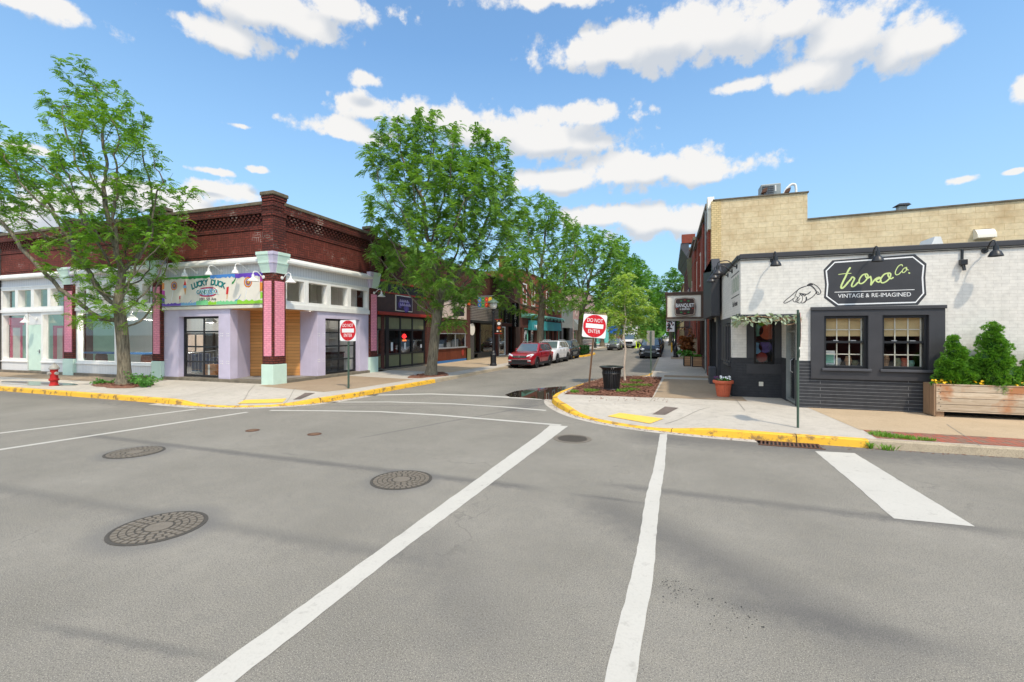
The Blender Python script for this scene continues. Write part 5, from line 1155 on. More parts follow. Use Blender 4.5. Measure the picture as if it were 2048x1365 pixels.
win_b(y1 + 3, y1 + 6, 5.8, 7.6, XB + .05, tn, 'dark_brown', .2, .1, pane='glass_dark'); part(MB().box(XB, XB + .05, y1 + .5, y1 + 8, .5, 3), 'shop_window', 'glass_dark', tn)
aw = thing('awning', (XB, y1, 2), 'bright blue fabric awning over the far left pavement', 'awning')
part(MB().prism([(XB, y1 + .6, 2.4), (-11.9, y1 + .6, 2.2), (-11.9, y1 + .6, 3.0), (-12.4, y1 + .6, 4.9), (XB, y1 + .6, 5.3)], (0, 5.5, 0)), 'canopy', 'awning_blue', aw); part(MB().tube([(-12, y1 + .8, .15), (-12, y1 + .8, 2.3)], .05).tube([(-12, y1 + 5.9, .15), (-12, y1 + 5.9, 2.3)], .05), 'post', 'alu', aw)
for k, (dy, m_, h, lab) in enumerate(((22.5, 'orange_brick', 9.5, 'red brick block far down the street beyond the blue awning'), (50, 'grey_brick', 8.5, 'grey brick block farthest down the left side of the street'), (80, 'tan_block', 9.5, 'pale block at the far end of the left side'))):
    t = thing('street_building', (XB, y1 + dy, .15), lab, 'building'); shell(t, y1 + dy, y1 + dy + 27, h, m_)
    for q in range(6): part(MB().box(XB - .02, XB + .03, y1 + dy + 1.5 + 4 * q, y1 + dy + 3.5 + 4 * q, 4.8, 6.8), 'window', 'glass_dark', t)
# ------------------------------------------------------------------ white and slate corner shop on the right
XR, YT, YR = 2.0, 14.8, 16.75          # street face, front face, back of the entrance recess
tv = thing('painted_brick_building', (XR, YT, .15), 'low corner shop of white painted brick over dark slate brick with a painted oval sign', 'building')
XE = 22.0; ZT = 4.42; xd = PY(1597, 800, YT)[0]; xp = PY(1621, 690, YT)[0]; xq = PY(1888, 690, YT)[0]
w1 = (PY(1647, 680, YT)[0], PY(1735, 680, YT)[0]); w2 = (PY(1763, 680, YT)[0], PY(1856, 680, YT)[0]); wz = (1.28, 2.72)
mb = MB(); mb.box(XR, XE, YT, YT + .3, 2.97, ZT); mb.box(XR, xd, YT, YT + .3, 2.79, 2.97); mb.box(xd, xp, YT, YT + .3, 1.47, 2.97); mb.box(xq, XE, YT, YT + .3, 1.0, 2.97)
mb.box(XR, XR + .3, YT + .3, 23.0, 2.79, ZT + .05)
w_ = part(mb, 'wall', 'white_brick', tv)
mb = MB(); mb.box(xd, xp, YT - .012, YT + .3, .1, 1.47); mb.box(xp, xq, YT - .012, YT + .3, .1, .98); mb.box(xq, XE, YT - .012, YT + .3, .1, 1.0); part(mb, 'lower_wall', 'lined_brick', tv)
# slate window surround
mb = MB(); mb.box(xp, w1[0], YT - .06, YT + .28, .98, 2.96); mb.box(w1[1], w2[0], YT - .06, YT + .28, .98, 2.96); mb.box(w2[1], xq, YT - .06, YT + .28, .98, 2.96)
for a, b in (w1, w2): mb.box(a, b, YT - .06, YT + .28, .98, wz[0]); mb.box(a, b, YT - .06, YT + .28, wz[1], 2.96)
part(mb, 'window_surround', 'slate_paint', tv); part(MB().box(xp - .02, xq + .03, YT - .09, YT - .06, 2.88, 2.97), 'surround_head', 'slate_paint', tv, bevel=.008)
for a, b in (w1, w2):
    f = win_a(a, b, wz[0], wz[1], YT + .03, tv, 'black_metal', .07, .2, name='sash_window')
    mb = MB(); zm = (wz[0] + wz[1]) / 2; mb.box(a + .07, b - .07, YT + .06, YT + .16, zm - .03, zm + .03); part(mb, 'meeting_rail', 'black_metal', f)
    mb = MB(); W3 = (b - a - .14) / 3
    for k in (1, 2): mb.box(a + .07 + W3 * k - .012, a + .07 + W3 * k + .012, YT + .165, YT + .185, wz[0] + .07, wz[1] - .07)
    for z in (wz[0] + .38, zm + .34): mb.box(a + .07, b - .07, YT + .165, YT + .185, z - .012, z + .012)
    mb.box(a + .07, a + .1, YT + .165, YT + .185, wz[0] + .07, wz[1] - .07); mb.box(b - .1, b - .07, YT + .165, YT + .185, wz[0] + .07, wz[1] - .07)
    part(mb, 'glazing_bar', 'cream_paint', f); part(MB().box(a - .06, b + .06, YT - .12, YT + .03, wz[0] - .07, wz[0]), 'sill', 'slate_trim', f, bevel=.008)
    part(MB().box(a + .05, b - .05, YT + .2, YT + .205, zm + .16, wz[1]), 'blind', 'blind', f)
    mb = MB()
    for q in (.3, .7): mb.box(a + (b - a) * q - .06, a + (b - a) * q + .06, YT + .05, YT + .07, zm + .03, zm + .05)
    part(mb, 'sash_lock', 'alu', f)
# recessed corner entrance
px1 = PY(1493, 700, YR)[0]; px2 = PY(1508, 700, YR)[0]; px3 = PY(1549, 700, YR)[0]; px4 = PY(1566, 700, YR)[0]
mb = MB(); mb.box(XR, px1, YR, YR + .25, 1.44, 2.79); part(mb, 'recess_wall', 'white_brick', tv)
mb = MB(); mb.box(XR - .005, 3.7, YR - .005, YR + .25, .1, 1.24); mb.box(XR - .005, px2, YR - .005, YR + .25, 1.24, 1.44); mb.box(px3, 3.7, YR - .005, YR + .25, 1.24, 1.44); part(mb, 'recess_lower_wall', 'slate_brick', tv)
mb = MB(); mb.box(px1, px2, YR - .03, YR + .2, 1.44, 2.79); mb.box(px3, px4, YR - .03, YR + .2, 1.44, 2.79); mb.box(px2, px3, YR - .03, YR + .2, 2.66, 2.79); mb.box(px1, px4, YR - .03, YR - .006, .92, 1.24); part(mb, 'recess_panel', 'slate_paint', tv)
f = win_a(px2, px3, 1.24, 2.66, YR, tv, 'black_gloss', .06, .12, hbars=(1.98,), name='recess_window')
part(MB().box(3.3, 3.7, YR, YR + .2, 1.44, 2.79), 'recess_wall', 'white_brick', tv)
part(MB().box(2.8, 2.93, YR - .03, YR - .005, .52, .66), 'meter_box', 'cream_paint', tv, bevel=.006)
# side wall with glazed door (faces the street)
part(MB().box(xd - .02, xd + .22, YT + .3, 15.05, 1.47, 2.79).box(xd - .02, xd + .22, 16.15, YR, 1.47, 2.79), 'door_side_wall', 'white_brick', tv); part(MB().box(xd - .025, xd + .22, YT + .0, 15.05, .1, 1.47).box(xd - .025, xd + .22, 16.15, YR, .1, 1.47), 'door_side_lower_wall', 'slate_brick', tv)
gd = win_b(15.05, 16.15, .2, 2.79, xd - .02, tv, 'galv', .07, .1, s=-1, hbars=(2.3,), name='glass_door'); part(MB().tube([(xd - .05, 15.2, 1.1), (xd - .11, 15.2, 1.15), (xd - .11, 15.2, 1.45), (xd - .05, 15.2, 1.5)], .012), 'handle', 'alu', gd)
part(MB().box(XR, xd, YT + .02, YR, 2.8, 2.83), 'recess_ceiling', 'cream_paint', tv)
part(MB().box(XR - .015, xd + .02, YT - .02, YT + .3, 2.72, 2.79).box(XR - .015, XR + .3, YT + .3, YR + .1, 2.72, 2.79), 'lintel', 'slate_paint', tv)
# street face behind the recess
yw0, yw1 = YR + .25, 18.9
mb = MB(); mb.box(XR, XR + .25, YR + .25, 20.2, .1, 1.2); part(mb, 'side_lower_wall', 'slate_brick', tv)
part(MB().box(XR - .015, XR + .25, YR + .22, 20.2, 2.6, 2.79), 'side_trim', 'slate_paint', tv)
for k in range(3): a = YR + .45 + k * .68; win_b(a, a + .62, 1.22, 2.58, XR - .01, tv, 'slate_paint', .07, .14, s=-1, pane='glass_dark', name='side_window')
part(MB().box(XR - .08, XR + .25, YR + .3, 18.6, 1.14, 1.22), 'side_sill', 'slate_paint', tv); part(MB().box(XR, XR + .25, 18.5, 20.2, 1.2, 2.6), 'side_panel', 'slate_paint', tv)
mb = MB(); mb.prism([(XR - .03, YT - .05, ZT), (XE, YT - .05, ZT), (XE, YT - .05, ZT + .14), (XR - .03, YT - .05, ZT + .14)], (0, .4, 0)); mb.box(XR - .05, XR + .3, YT + .35, 23, ZT + .05, ZT + .17); part(mb, 'parapet_cap', 'slate_paint', tv, bevel=.015)
part(MB().box(XR + .3, XE, YT + .3, 24.1, 4.1, 4.2), 'roof', 'roofing', tv)
part(MB().tube([(XR - .02, YT - .03, ZT - .04), (XE, YT - .03, ZT - .03)], .012, 6).tube([(XR - .03, YT, ZT - .03), (XR - .03, 19, ZT + .02)], .012, 6), 'conduit', 'black_metal', tv)
mb = MB(); mb.box(XR + .25, XE, 20.9, 21, .2, 4.1); mb.box(XE - .1, XE, YT + .3, 20.9, .2, 4.1); part(mb, 'inner_wall', 'interior_dark', tv); part(MB().box(xd + .25, XE, YT + .3, 20.9, .2, .22).box(XR + .3, xd + .25, 17.0, 20.9, .2, .22), 'shop_floor', 'mahogany', tv)
# things on show inside
mb = MB()
dsp = thing('window_display', (5, 15.4, .2), 'shelf of small goods behind the two sash windows', 'display')
part(MB().box(xp, xq, 15.12, 15.6, 1.26, 1.31), 'shelf', 'planter_new', dsp)
for i in range(12):
    x = w1[0] + .15 + i * .19
    if w1[1] - .05 < x < w2[0] + .05: continue
    m_ = ('terracotta', 'mint_dark', 'interior_white', 'planter_new', 'olive_panel')[i % 5]; h = rnd.uniform(.14, .34); part(MB().lathe([(.05, 1.31), (.09, 1.31 + h * .6), (.065, 1.31 + h)], (x, 15.25 + .1 * (i % 3), 0), 10), 'vase' if i % 2 else 'pot', m_, dsp)
part(MB().box(w1[0] + .1, w1[0] + .36, 15.1, 15.12, 1.36, 1.75), 'notice', 'paper', dsp); part(MB().box(w1[0] + .13, w1[0] + .33, 15.095, 15.1, 1.4, 1.64), 'notice_print', 'mint_dark', dsp)
mb = MB()
pl_ = thing('plate_display', (2.95, 17.3, 1.3), 'colourful round plates standing behind the narrow recess window', 'display')
for (x, z, r, m_) in ((2.8, 2.35, .2, 'aqua_paint'), (3.12, 2.3, .26, 'terracotta'), (2.76, 1.75, .2, 'p_sky'), (3.05, 1.8, .2, 'violet'), (2.95, 1.45, .16, 'red_trim'), (2.95, 2.6, .12, 'p_lime')):
    part(MB().lathe([(r, 0), (r * .6, .02), (r * .1, .03)], (x, 17.1, z), 20, 'y'), 'plate', m_, pl_)
# ------------------------------------------------------------------ lettering painted on the front
sgx = lambda px, py=560: PY(px, py, YT)[0]
sgz = lambda px, py: PY(px, py, YT)[1]
ps_ = thing('painted_sign', (5.3, YT, 3), 'slate oval shop sign painted on white brick with green script and white capitals', 'sign')
def sp(px, py): return PY(px, py, YT)
out = [(1647, 540), (1665, 521), (1830, 509), (1853, 528), (1850.5, 555), (1852.5, 590), (1836, 610), (1672, 614.5), (1648, 596), (1650, 570)]
O = [sp(*p) for p in out]; cxs = sum(p[0] for p in O) / len(O); czs = sum(p[1] for p in O) / len(O)
part(MB().prism([(x, YT - .004, z) for x, z in O], (0, .004, 0)), 'sign_field', 'slate_paint', ps_)
inner = [(cxs + (x - cxs) * .945, czs + (z - czs) * .90) for x, z in O]
mb = MB(); ribbon(mb, inner, .035, YT - .0065, closed=True); part(mb, 'sign_border', 'sign_white', ps_)
def cr(pxs, base=(1620, 490), k=260 / 2048): return [sp(base[0] + x * k, base[1] + y * k) for x, y in pxs]
def stroke(pxs, w, mat='leaf_lime', name='script', sm=6):
    mb = MB(); p = smooth_path(cr(pxs), sm); ribbon(mb, p, w * .86, YT - .0068, round_=True); part(mb, name, mat, ps_)
stroke([(630, 365), (595, 420), (560, 500), (515, 590), (488, 660), (500, 685), (540, 660), (600, 590)], .052); stroke([(450, 468), (550, 455), (650, 450)], .022)
stroke([(600, 590), (640, 545), (665, 510), (700, 535), (668, 600), (655, 650), (690, 655), (760, 590)], .046)
stroke([(890, 460), (830, 475), (780, 540), (775, 600), (815, 610), (870, 570), (912, 500), (890, 460), (870, 480), (900, 530), (950, 500)], .040)
stroke([(950, 500), (965, 560), (958, 630), (980, 600), (1030, 540), (1080, 515), (1100, 525), (1040, 560), (1080, 590), (1120, 560)], .044)
stroke([(1250, 445), (1170, 465), (1110, 545), (1125, 595), (1180, 590), (1250, 530), (1268, 460), (1235, 450), (1230, 490), (1270, 535), (1310, 515)], .042)
stroke([(1455, 335), (1440, 312), (1390, 340), (1345, 420), (1350, 470), (1395, 465), (1450, 410)], .026); stroke([(1520, 355), (1475, 375), (1450, 420), (1470, 440), (1510, 410), (1525, 370), (1510, 380), (1550, 400)], .024); stroke([(1556, 440), (1562, 452), (1568, 444)], .03)
a, b = cr([(385, 748), (1645, 707)]); mb = MB(); ribbon(mb, [a, b], .016, YT - .007); part(mb, 'rule', 'sign_white', ps_)
a, b = cr([(442, 812), (1592, 782)])
t_ = text('VINTAGE & RE-IMAGINED', 'capitals', 'sign_white', ps_, ((a[0] + b[0]) / 2, YT - .006, (a[1] + b[1]) / 2), .105, depth=.001)
ws_ = (b[0] - a[0]) / max(1e-3, (max(v.co.x for v in t_.data.vertices) - min(v.co.x for v in t_.data.vertices))); ctr = (a[0] + b[0]) / 2 - ORG[ps_.name].x
for v in t_.data.vertices: v.co.x = ctr + (v.co.x - ctr) * ws_
# pointing hand
hd = thing('painted_hand', (3.5, YT, 3.1), 'black outline of a pointing hand painted on the white brick left of the sign', 'sign')
def hs(pxs, w, mat='ink'):
    mb = MB(); k = 230 / 1046; p = smooth_path([sp(1430 + x * k, 520 + y * k) for x, y in pxs], 5); ribbon(mb, p, w * .95, YT - .004, round_=True); part(mb, 'outline', mat, hd)
for s, w in (([(835, 238), (780, 255), (740, 285), (690, 330), (640, 370), (625, 390), (645, 393), (690, 370), (715, 350)], .02), ([(725, 350), (735, 310), (760, 270), (800, 250), (835, 238)], .016), ([(715, 350), (710, 370), (730, 385), (755, 360), (740, 330)], .016), ([(755, 388), (740, 385), (735, 370), (765, 335), (775, 315)], .016), ([(765, 392), (750, 385), (775, 350)], .014), ([(755, 388), (775, 393), (795, 365), (795, 330)], .016), ([(780, 390), (800, 393), (825, 370), (828, 340)], .018), ([(800, 393), (820, 385), (835, 360), (830, 335)], .016), ([(770, 305), (800, 310), (840, 312), (870, 290)], .026), ([(775, 310), (790, 325), (800, 312), (815, 330), (830, 312)], .022), ([(830, 370), (870, 350), (905, 320), (920, 295)], .02), ([(838, 236), (850, 222), (880, 216), (920, 235), (950, 265), (962, 295), (945, 315), (922, 305), (925, 290), (895, 250), (870, 236), (845, 236)], .02), ([(870, 236), (900, 262), (920, 290)], .016), ([(925, 305), (935, 290), (945, 308)], .014), ([(845, 232), (865, 224), (885, 226)], .05)): hs(s, w)
# side face address
ad = thing('painted_address', (XR, 16, 3), 'painted address 1000 between two lines on the white side wall', 'sign')
text('1000', 'numerals', 'green_text', ad, (XR - .003, 16.0, 3.75), .5, face='-x', depth=.002, wscale=1.25); text('5th Avenue', 'street_name', 'ink', ad, (XR - .003, 16.0, 3.18), .17, face='-x', depth=.002)
mb = MB(); mb.box(XR - .004, XR, 15.1, 16.9, 4.1, 4.13); mb.box(XR - .004, XR, 15.1, 16.9, 3.4, 3.43); part(mb, 'rule', 'ink', ad)
for px, lab in ((1545, 'black barn lamp on the white wall above the pointing hand'), (1742, 'black barn lamp over the painted slate sign'), (1969, 'black barn lamp on the white wall right of the painted sign')):
    gooseneck((sgx(px, 510), YT, 4.33), (0, -1, 0), 'black_metal', lab, 'black barn lamps on the white corner shop', r=.14, arm=.42)
for y, lab in ((15.5, 'black barn lamp on the side wall nearest the corner'), (16.6, 'black barn lamp in the middle of the side wall row'), (17.7, 'black barn lamp on the side wall farthest from the corner')):
    gooseneck((XR, y, 4.3), (-1, 0, 0), 'black_metal', lab, 'black barn lamps on the white corner shop', r=.16, arm=.55)
cm = thing('security_camera', (sgx(1923, 510), YT, 4.2), 'small black camera on a bracket below the conduit', 'camera'); xx = sgx(1923, 510)
part(MB().box(xx - .02, xx + .02, YT - .05, YT, 3.95, 4.38), 'bracket', 'black_metal', cm); part(MB().box(xx - .07, xx + .07, YT - .13, YT - .02, 3.98, 4.12), 'body', 'black_metal', cm, bevel=.01); part(MB().tube([(xx, YT - .08, 3.98), (xx + .01, YT - .1, 3.84)], .035, 10), 'lens', 'black_gloss', cm)
# garland
gl = thing('leaf_garland', (2.7, YT - .05, 2.75), 'garland of pale green leaves and twigs hung under the entrance lintel', 'garland')
mb = MB(); stem = MB()
path = [(XR - .05, YT + .9, 2.66), (XR - .06, YT + .3, 2.62), (XR - .02, YT - .08, 2.68), (2.5, YT - .1, 2.66), (3.0, YT - .1, 2.7), (xd, YT - .1, 2.68)]
for j in range(4): stem.tube(smooth_path([(x + rnd.uniform(-.05, .05), y + rnd.uniform(-.05, .03), z + rnd.uniform(-.1, .08)) for x, y, z in path], 5), .012, 5)
stem.tube(smooth_path([(2.95, YT - .1, 2.7), (3.1, YT - .12, 2.5), (3.35, YT - .1, 2.52), (xd, YT - .08, 2.72)], 6), .016, 5)
pp = smooth_path(path, 14)
for _ in range(190):
    c = Vector(pp[rnd.randrange(len(pp))]) + Vector((rnd.uniform(-.06, .06), rnd.uniform(-.08, .04), rnd.uniform(-.12, .06))); d = Vector((rnd.uniform(-1, 1), rnd.uniform(-.7, .2), rnd.uniform(-1.1, .5))).normalized(); s = d.cross(Vector((rnd.uniform(-1, 1), rnd.uniform(-1, 1), rnd.uniform(-1, 1)))).normalized(); l = rnd.uniform(.1, .2); w = l * .24
    mb.poly([c, c + d * l * .4 + s * w, c + d * l, c + d * l * .4 - s * w])
part(mb, 'leaf_cluster', 'leaf_garland', gl); part(stem, 'twig', 'planter_side', gl)
# ------------------------------------------------------------------ dark canopy building, tan block building, marquee
db = thing('black_front_building', (1.9, 20.2, .15), 'narrow black building with a deep dark overhanging box between the white shop and the marquee', 'building')
mb = MB(); mb.box(1.6, 1.9, 19.6, 23.9, 2.95, 5.2); mb.prism([(1.9, 18.9, 4.62), (1.9, 23.9, 5.2), (1.9, 19.6, 5.2)], (-.3, 0, 0)); part(mb, 'overhang', 'slate_paint', db)
part(MB().box(1.88, 12, 20.2, 20.5, .1, 5.1).box(1.9, 2.3, 20.5, 21.0, .1, 2.95).box(1.9, 2.2, 23.2, 23.9, .1, 2.95), 'wall', 'slate_paint', db); part(MB().box(2.6, 2.7, 21, 23.2, .1, 2.95), 'recess_wall', 'dark_void', db); part(MB().box(1.7, 12, 20.5, 23.9, 5.0, 5.12), 'roof', 'slate_trim', db)
part(MB().tube([(1.83, 22.9, .15), (1.83, 22.9, 2.9), (1.95, 21.8, 3.1)], .05, 8), 'downpipe', 'black_metal', db)
ac1 = thing('utility_box', (1.8, 21.2, .15), 'grey metal box standing at the foot of the black building', 'box'); part(MB().box(1.62, 1.88, 20.6, 21.3, .15, .85), 'cabinet', 'slate_trim', ac1, bevel=.02); part(MB().box(1.615, 1.62, 20.65, 21.25, .3, .8), 'door', 'slate_paint', ac1)
YK = 24.2
def kz(px, py): return PY(px, py, YK)[1]
def kx(px): return PY(px, 500, YK)[0]
tb_ = thing('tan_block_building', (2.0, YK, .15), 'tall tan painted block building rising behind the white corner shop, with brick street front', 'building')
z1a, z1b, z2a, z2b = kz(1430, 402), kz(1612, 386), kz(1617, 440), kz(2048, 404)
xs_ = kx(1615)
mb = MB(); mb.prism([(2.1, YK, 2), (xs_, YK, 2), (xs_, YK, z1b), (2.1, YK, z1a)], (0, .3, 0)); mb.prism([(xs_, YK, 2), (26, YK, 2), (26, YK, z2b + .35), (xs_, YK, z2a)], (0, .3, 0)); part(mb, 'side_wall', 'tan_block', tb_)
part(MB().box(1.98, 2.42, YK - .015, YK + .4, .1, z1a - .02), 'corner_brick', 'tan_brick', tb_)
mb = MB(); mb.prism([(2.05, YK - .05, z1a), (xs_ + .05, YK - .05, z1b), (xs_ + .05, YK - .05, z1b + .06), (2.05, YK - .05, z1a + .06)], (0, .4, 0)); mb.prism([(xs_, YK - .05, z2a), (26, YK - .05, z2b + .35), (26, YK - .05, z2b + .41), (xs_, YK - .05, z2a + .06)], (0, .4, 0)); part(mb, 'coping', 'stone_cap', tb_)
mb = MB(); mb.box(xs_ - .25, xs_, YK + .3, 40, 2, z1b - .1); part(mb, 'step_wall', 'tan_block', tb_)
part(MB().box(2.0, 2.4, YK + .4, 38.0, 3.6, 8.7), 'street_wall', 'orange_brick', tb_); mb = MB()
mb.box(1.86, 2.0, YK + .4, YK + 1.1, .15, 8.9); mb.box(1.86, 2.0, YK + 4.2, YK + 4.9, 3.6, 8.9); mb.box(1.86, 2.0, 33, 33.7, .15, 8.9); mb.box(1.86, 2.0, 37.3, 38, .15, 8.9); part(mb, 'brick_pier', 'orange_brick', tb_)
mb = MB(); mb.prism([(1.84, YK + .1, 8.4), (1.84, YK + 1.0, 8.4), (1.84, YK + 1.0, 9.05), (1.84, YK + .4, 9.05)], (.3, 0, 0)); mb.box(1.84, 2.2, YK + .15, YK + .9, 7.4, 8.4); part(mb, 'white_pier_cap', 'cream_paint', tb_); part(MB().box(1.8, 2.4, YK + 1.2, 38, 8.7, 8.95), 'parapet_cap', 'stone_cap', tb_)
part(MB().box(2.0, 2.5, YK + .4, 38, .15, .75).box(2.5, 2.6, YK + .4, 38, .75, 3.6), 'shopfront', 'dark_brown', tb_); part(MB().tube([(1.84, YK + 1.6, .2), (1.84, YK + 1.6, 8.8)], .05), 'downpipe', 'galv', tb_)
for k in range(4): win_b(26.2 + 3 * k, 28.2 + 3 * k, .8, 3.2, 1.99, tb_, 'dark_brown', .12, .1, s=-1, name='shop_window'); win_b(26.2 + 3 * k, 27.8 + 3 * k, 5.4, 7.6, 1.98, tb_, 'cream_paint', .12, .1, s=-1, pane='glass_dark', name='window')
part(MB().box(2.4, 26, YK + .3, 38, z2a - 1.0, z2a - .9), 'roof', 'roofing', tb_)
ach = thing('air_conditioner', (kx(1541), 25.4, z1b), 'grey boxed air conditioner on the tan wall top', 'air conditioner'); a, b = PY(1522, 380, 25.6)[0], PY(1562, 380, 25.6)[0]; zt = PY(1540, 368, 25.6)[1]; zb = PY(1540, 394, 25.6)[1]
part(MB().box(a, b, 25.6, 26.4, zb - .4, zt), 'casing', 'galv', ach, bevel=.03); mb = MB()
for k in range(9): mb.box(a + .05, a + (b - a) * .62, 25.57, 25.6, zb - .3 + (zt - zb + .25) * k / 9, zb - .3 + (zt - zb + .25) * k / 9 + .03)
for k in range(8): mb.box(a + .05 + k * (b - a) * .08, a + .065 + k * (b - a) * .08, 25.575, 25.6, zb - .3, zt - .08)
part(mb, 'grille', 'slate_trim', ach); part(MB().box(a + (b - a) * .7, a + (b - a) * .76, 25.57, 25.6, zt - .4, zt - .1), 'badge', 'paper', ach)
hp = thing('roof_pipe', (kx(1580), 25, z1b), 'white bent vent pipe on the roof beside the air conditioner', 'pipe'); f_ = lambda px, py: (PY(px, py, 25)[0], 25, PY(px, py, 25)[1])
part(MB().tube(smooth_path([f_(1566, 392), f_(1572, 380), f_(1582, 370), f_(1590, 370), f_(1592, 378), f_(1592, 392)], 5), .055, 10), 'tube', 'white_paint', hp, smooth=True)
for px, lab in ((1522, 'rusty flood lamp on the wall top left of the air conditioner'), (1567, 'rusty flood lamp on the wall top right of the air conditioner')):
    q = f_(px, 390); t = thing('flood_lamp', q, lab, 'lamp', 'flood lamps on the tan wall'); part(MB().prism([(q[0] - .1, 24.3, q[2] - .12), (q[0] + .12, 24.3, q[2] - .06), (q[0] + .17, 24.3, q[2] + .14), (q[0] - .02, 24.3, q[2] + .08)], (0, .3, 0)), 'head', 'rust', t, bevel=.01); part(MB().box(q[0] - .02, q[0] + .02, 24.4, 24.45, q[2] - .25, q[2] - .08), 'bracket', 'rust', t)
vt = thing('roof_vent', (PY(1803, 420, 26)[0], 26, kz(1800, 430)), 'square metal roof vent with a flat cap above the tan wall', 'vent'); q = PY(1803, 418, 26); part(MB().box(q[0] - .16, q[0] + .16, 25.85, 26.15, q[1] - .9, q[1] + .1), 'duct', 'galv', vt); part(MB().prism([(q[0] - .28, 25.75, q[1] + .12), (q[0] + .28, 25.75, q[1] + .12), (q[0] + .18, 25.75, q[1] + .2), (q[0] - .18, 25.75, q[1] + .2)], (0, .5, 0)), 'cap', 'slate_trim', vt)
hv = thing('vent_hood', (kx(1964), YK, 6.5), 'curved cream vent hood on the tan wall', 'vent'); a, b, zt, zb = kx(1946), kx(1984), kz(1964, 458), kz(1964, 477)
part(MB().prism([(a, YK, zt)] + [(a, YK - .32 * math.sin(t), zt - .02 - (zt - zb) * (1 - math.cos(t))) for t in [math.pi / 2 * k / 6 for k in range(7)]] + [(a, YK, zb - .05)], (b - a, 0, 0)), 'hood', 'cream_paint', hv, smooth=True)
hp2 = thing('skylight', (PY(1862, 480, 17)[0], 17, 4.3), 'small white roof peak just above the parapet', 'skylight'); q = PY(1862, 476, 17); part(MB().prism([(q[0] - .34, 16.7, 4.2), (q[0] + .34, 16.7, 4.2), (q[0] + .1, 16.7, q[1] - .03), (q[0] - .04, 16.7, q[1] - .02)], (0, .8, 0)), 'cover', 'white_paint', hp2)
# marquee
YM = 26.0; mq = thing('marquee_sign', (1.0, YM, 3), 'cream marquee box over the pavement with a brown badge reading BANQUET', 'sign')
mxl, mxr = PY(1332, 615, YM)[0], PY(1419, 615, YM)[0]; mz1, mz0 = PY(1375, 587, YM)[1], PY(1375, 638, YM)[1]
part(MB().box(mxl + .02, mxr, YM + .02, YM + 4.0, mz0 + .04, mz1 - .04), 'box', 'sign_cream', mq)
mb = MB(); e = .1
for (a, b, c, d) in ((mxl, mxr, mz1 - e, mz1), (mxl, mxr, mz0, mz0 + e), (mxl, mxl + .07, mz0 + e, mz1 - e), (mxr - .42, mxr - .26, mz0 + e, mz1 - e)): mb.box(a, b, YM - .03, YM + .02, c, d)
mb.box(mxl - .02, mxl + .02, YM, YM + 4.0, mz1 - e, mz1); mb.box(mxl - .02, mxl + .02, YM, YM + 4.0, mz0, mz0 + e); mb.box(mxl - .06, mxr, YM - .06, YM + 4.06, mz1, mz1 + .08); part(mb, 'frame', 'brown_frame', mq, bevel=.01)
bxc, bzc = PY(1369.5, 614, YM)
def badge(s):
    P_ = []
    for k in range(64):
        a = 2 * math.pi * k / 64; ca, sa = math.cos(a), math.sin(a); r = 1 + .07 * math.cos(4 * a) * -1 + .035 * math.cos(8 * a)
        P_.append((bxc + .56 * s * r * math.copysign(abs(ca) ** .8, ca), bzc + .52 * s * r * math.copysign(abs(sa) ** .8, sa)))
    return P_
part(MB().prism([(x, YM - .09, z) for x, z in badge(1)], (0, .08, 0)), 'badge', 'brown_frame', mq, bevel=.01); mb = MB(); ribbon(mb, badge(.93), .03, YM - .095, True); part(mb, 'badge_rim', 'beige_panel', mq); part(MB().prism([(x, YM - .1, z) for x, z in badge(.88)], (0, .01, 0)), 'badge_centre', 'sign_brown', mq)
text('BANQUET', 'lettering', 'sign_white', mq, (bxc, YM - .105, bzc + .06), .19, bold=.004, depth=.004, wscale=.72); text('in BARNES', 'lettering', 'sign_white', mq, (bxc, YM - .105, bzc - .13), .11, bold=.002, depth=.004, wscale=.68)
for (dx, dz, m_) in ((0, .35, 'red_trim'), (0, -.36, 'red_trim'), (-.4, -.1, 'red_trim'), (.4, -.1, 'red_trim'), (-.18, .3, 'p_leafgreen'), (.18, .3, 'p_leafgreen'), (-.18, -.3, 'p_leafgreen'), (.18, -.3, 'p_leafgreen')): part(MB().prism(ell(bxc + dx, bzc + dz, .055, .035, YM - .104, 10), (0, .003, 0)), 'motif', m_, mq)
mb = MB(); mb.box(mxl, mxr, YM + .1, YM + 3.9, mz0, mz0 + .03); part(mb, 'underside', 'white_paint', mq)
# buildings further along the right side
def rbuild(y0, y1, zt, mat, label, capm='stone_cap', x=2.0, win=True, name='street_building'):
    t = thing(name, (x, y0, .15), label, 'building'); part(MB().box(x, x + 12, y0, y1, .1, zt), 'wall', mat, t); part(MB().box(x - .18, x + 12, y0, y1, zt, zt + .25), 'cornice', capm, t)
    if win:
        n = max(1, int((y1 - y0) / 3.2))
        for k in range(n): a = y0 + (y1 - y0) * (k + .25) / n; win_b(a, a + 1.5, .7, 3.0, x - .02, t, 'dark_brown', .12, .1, s=-1, pane='glass_dark', name='shop_window'); win_b(a, a + 1.3, 5.0, 7.0, x - .03, t, 'cream_paint', .12, .1, s=-1, pane='glass_dark')
    return t
t = rbuild(38.2, 47, 9.6, 'orange_brick', 'narrow red brick building just beyond the marquee building')
part(MB().box(1.9, 2.0, 38.3, 39.2, .1, 9.6), 'brick_pier', 'orange_brick', t)
t = rbuild(50.5, 66, 11.0, 'red_brick', 'tall red brick building with a heavy dark bracketed cornice on the right side')
part(MB().prism([(2.0, 50.45, 10.0), (1.2, 50.45, 11.2), (1.2, 50.45, 11.7), (2.0, 50.45, 11.7)], (0, 15.5, 0)), 'bracketed_cornice', 'slate_trim', t); part(MB().box(1.3, 2.6, 50.4, 51.4, 11.7, 12.6), 'corner_block', 'orange_brick', t)
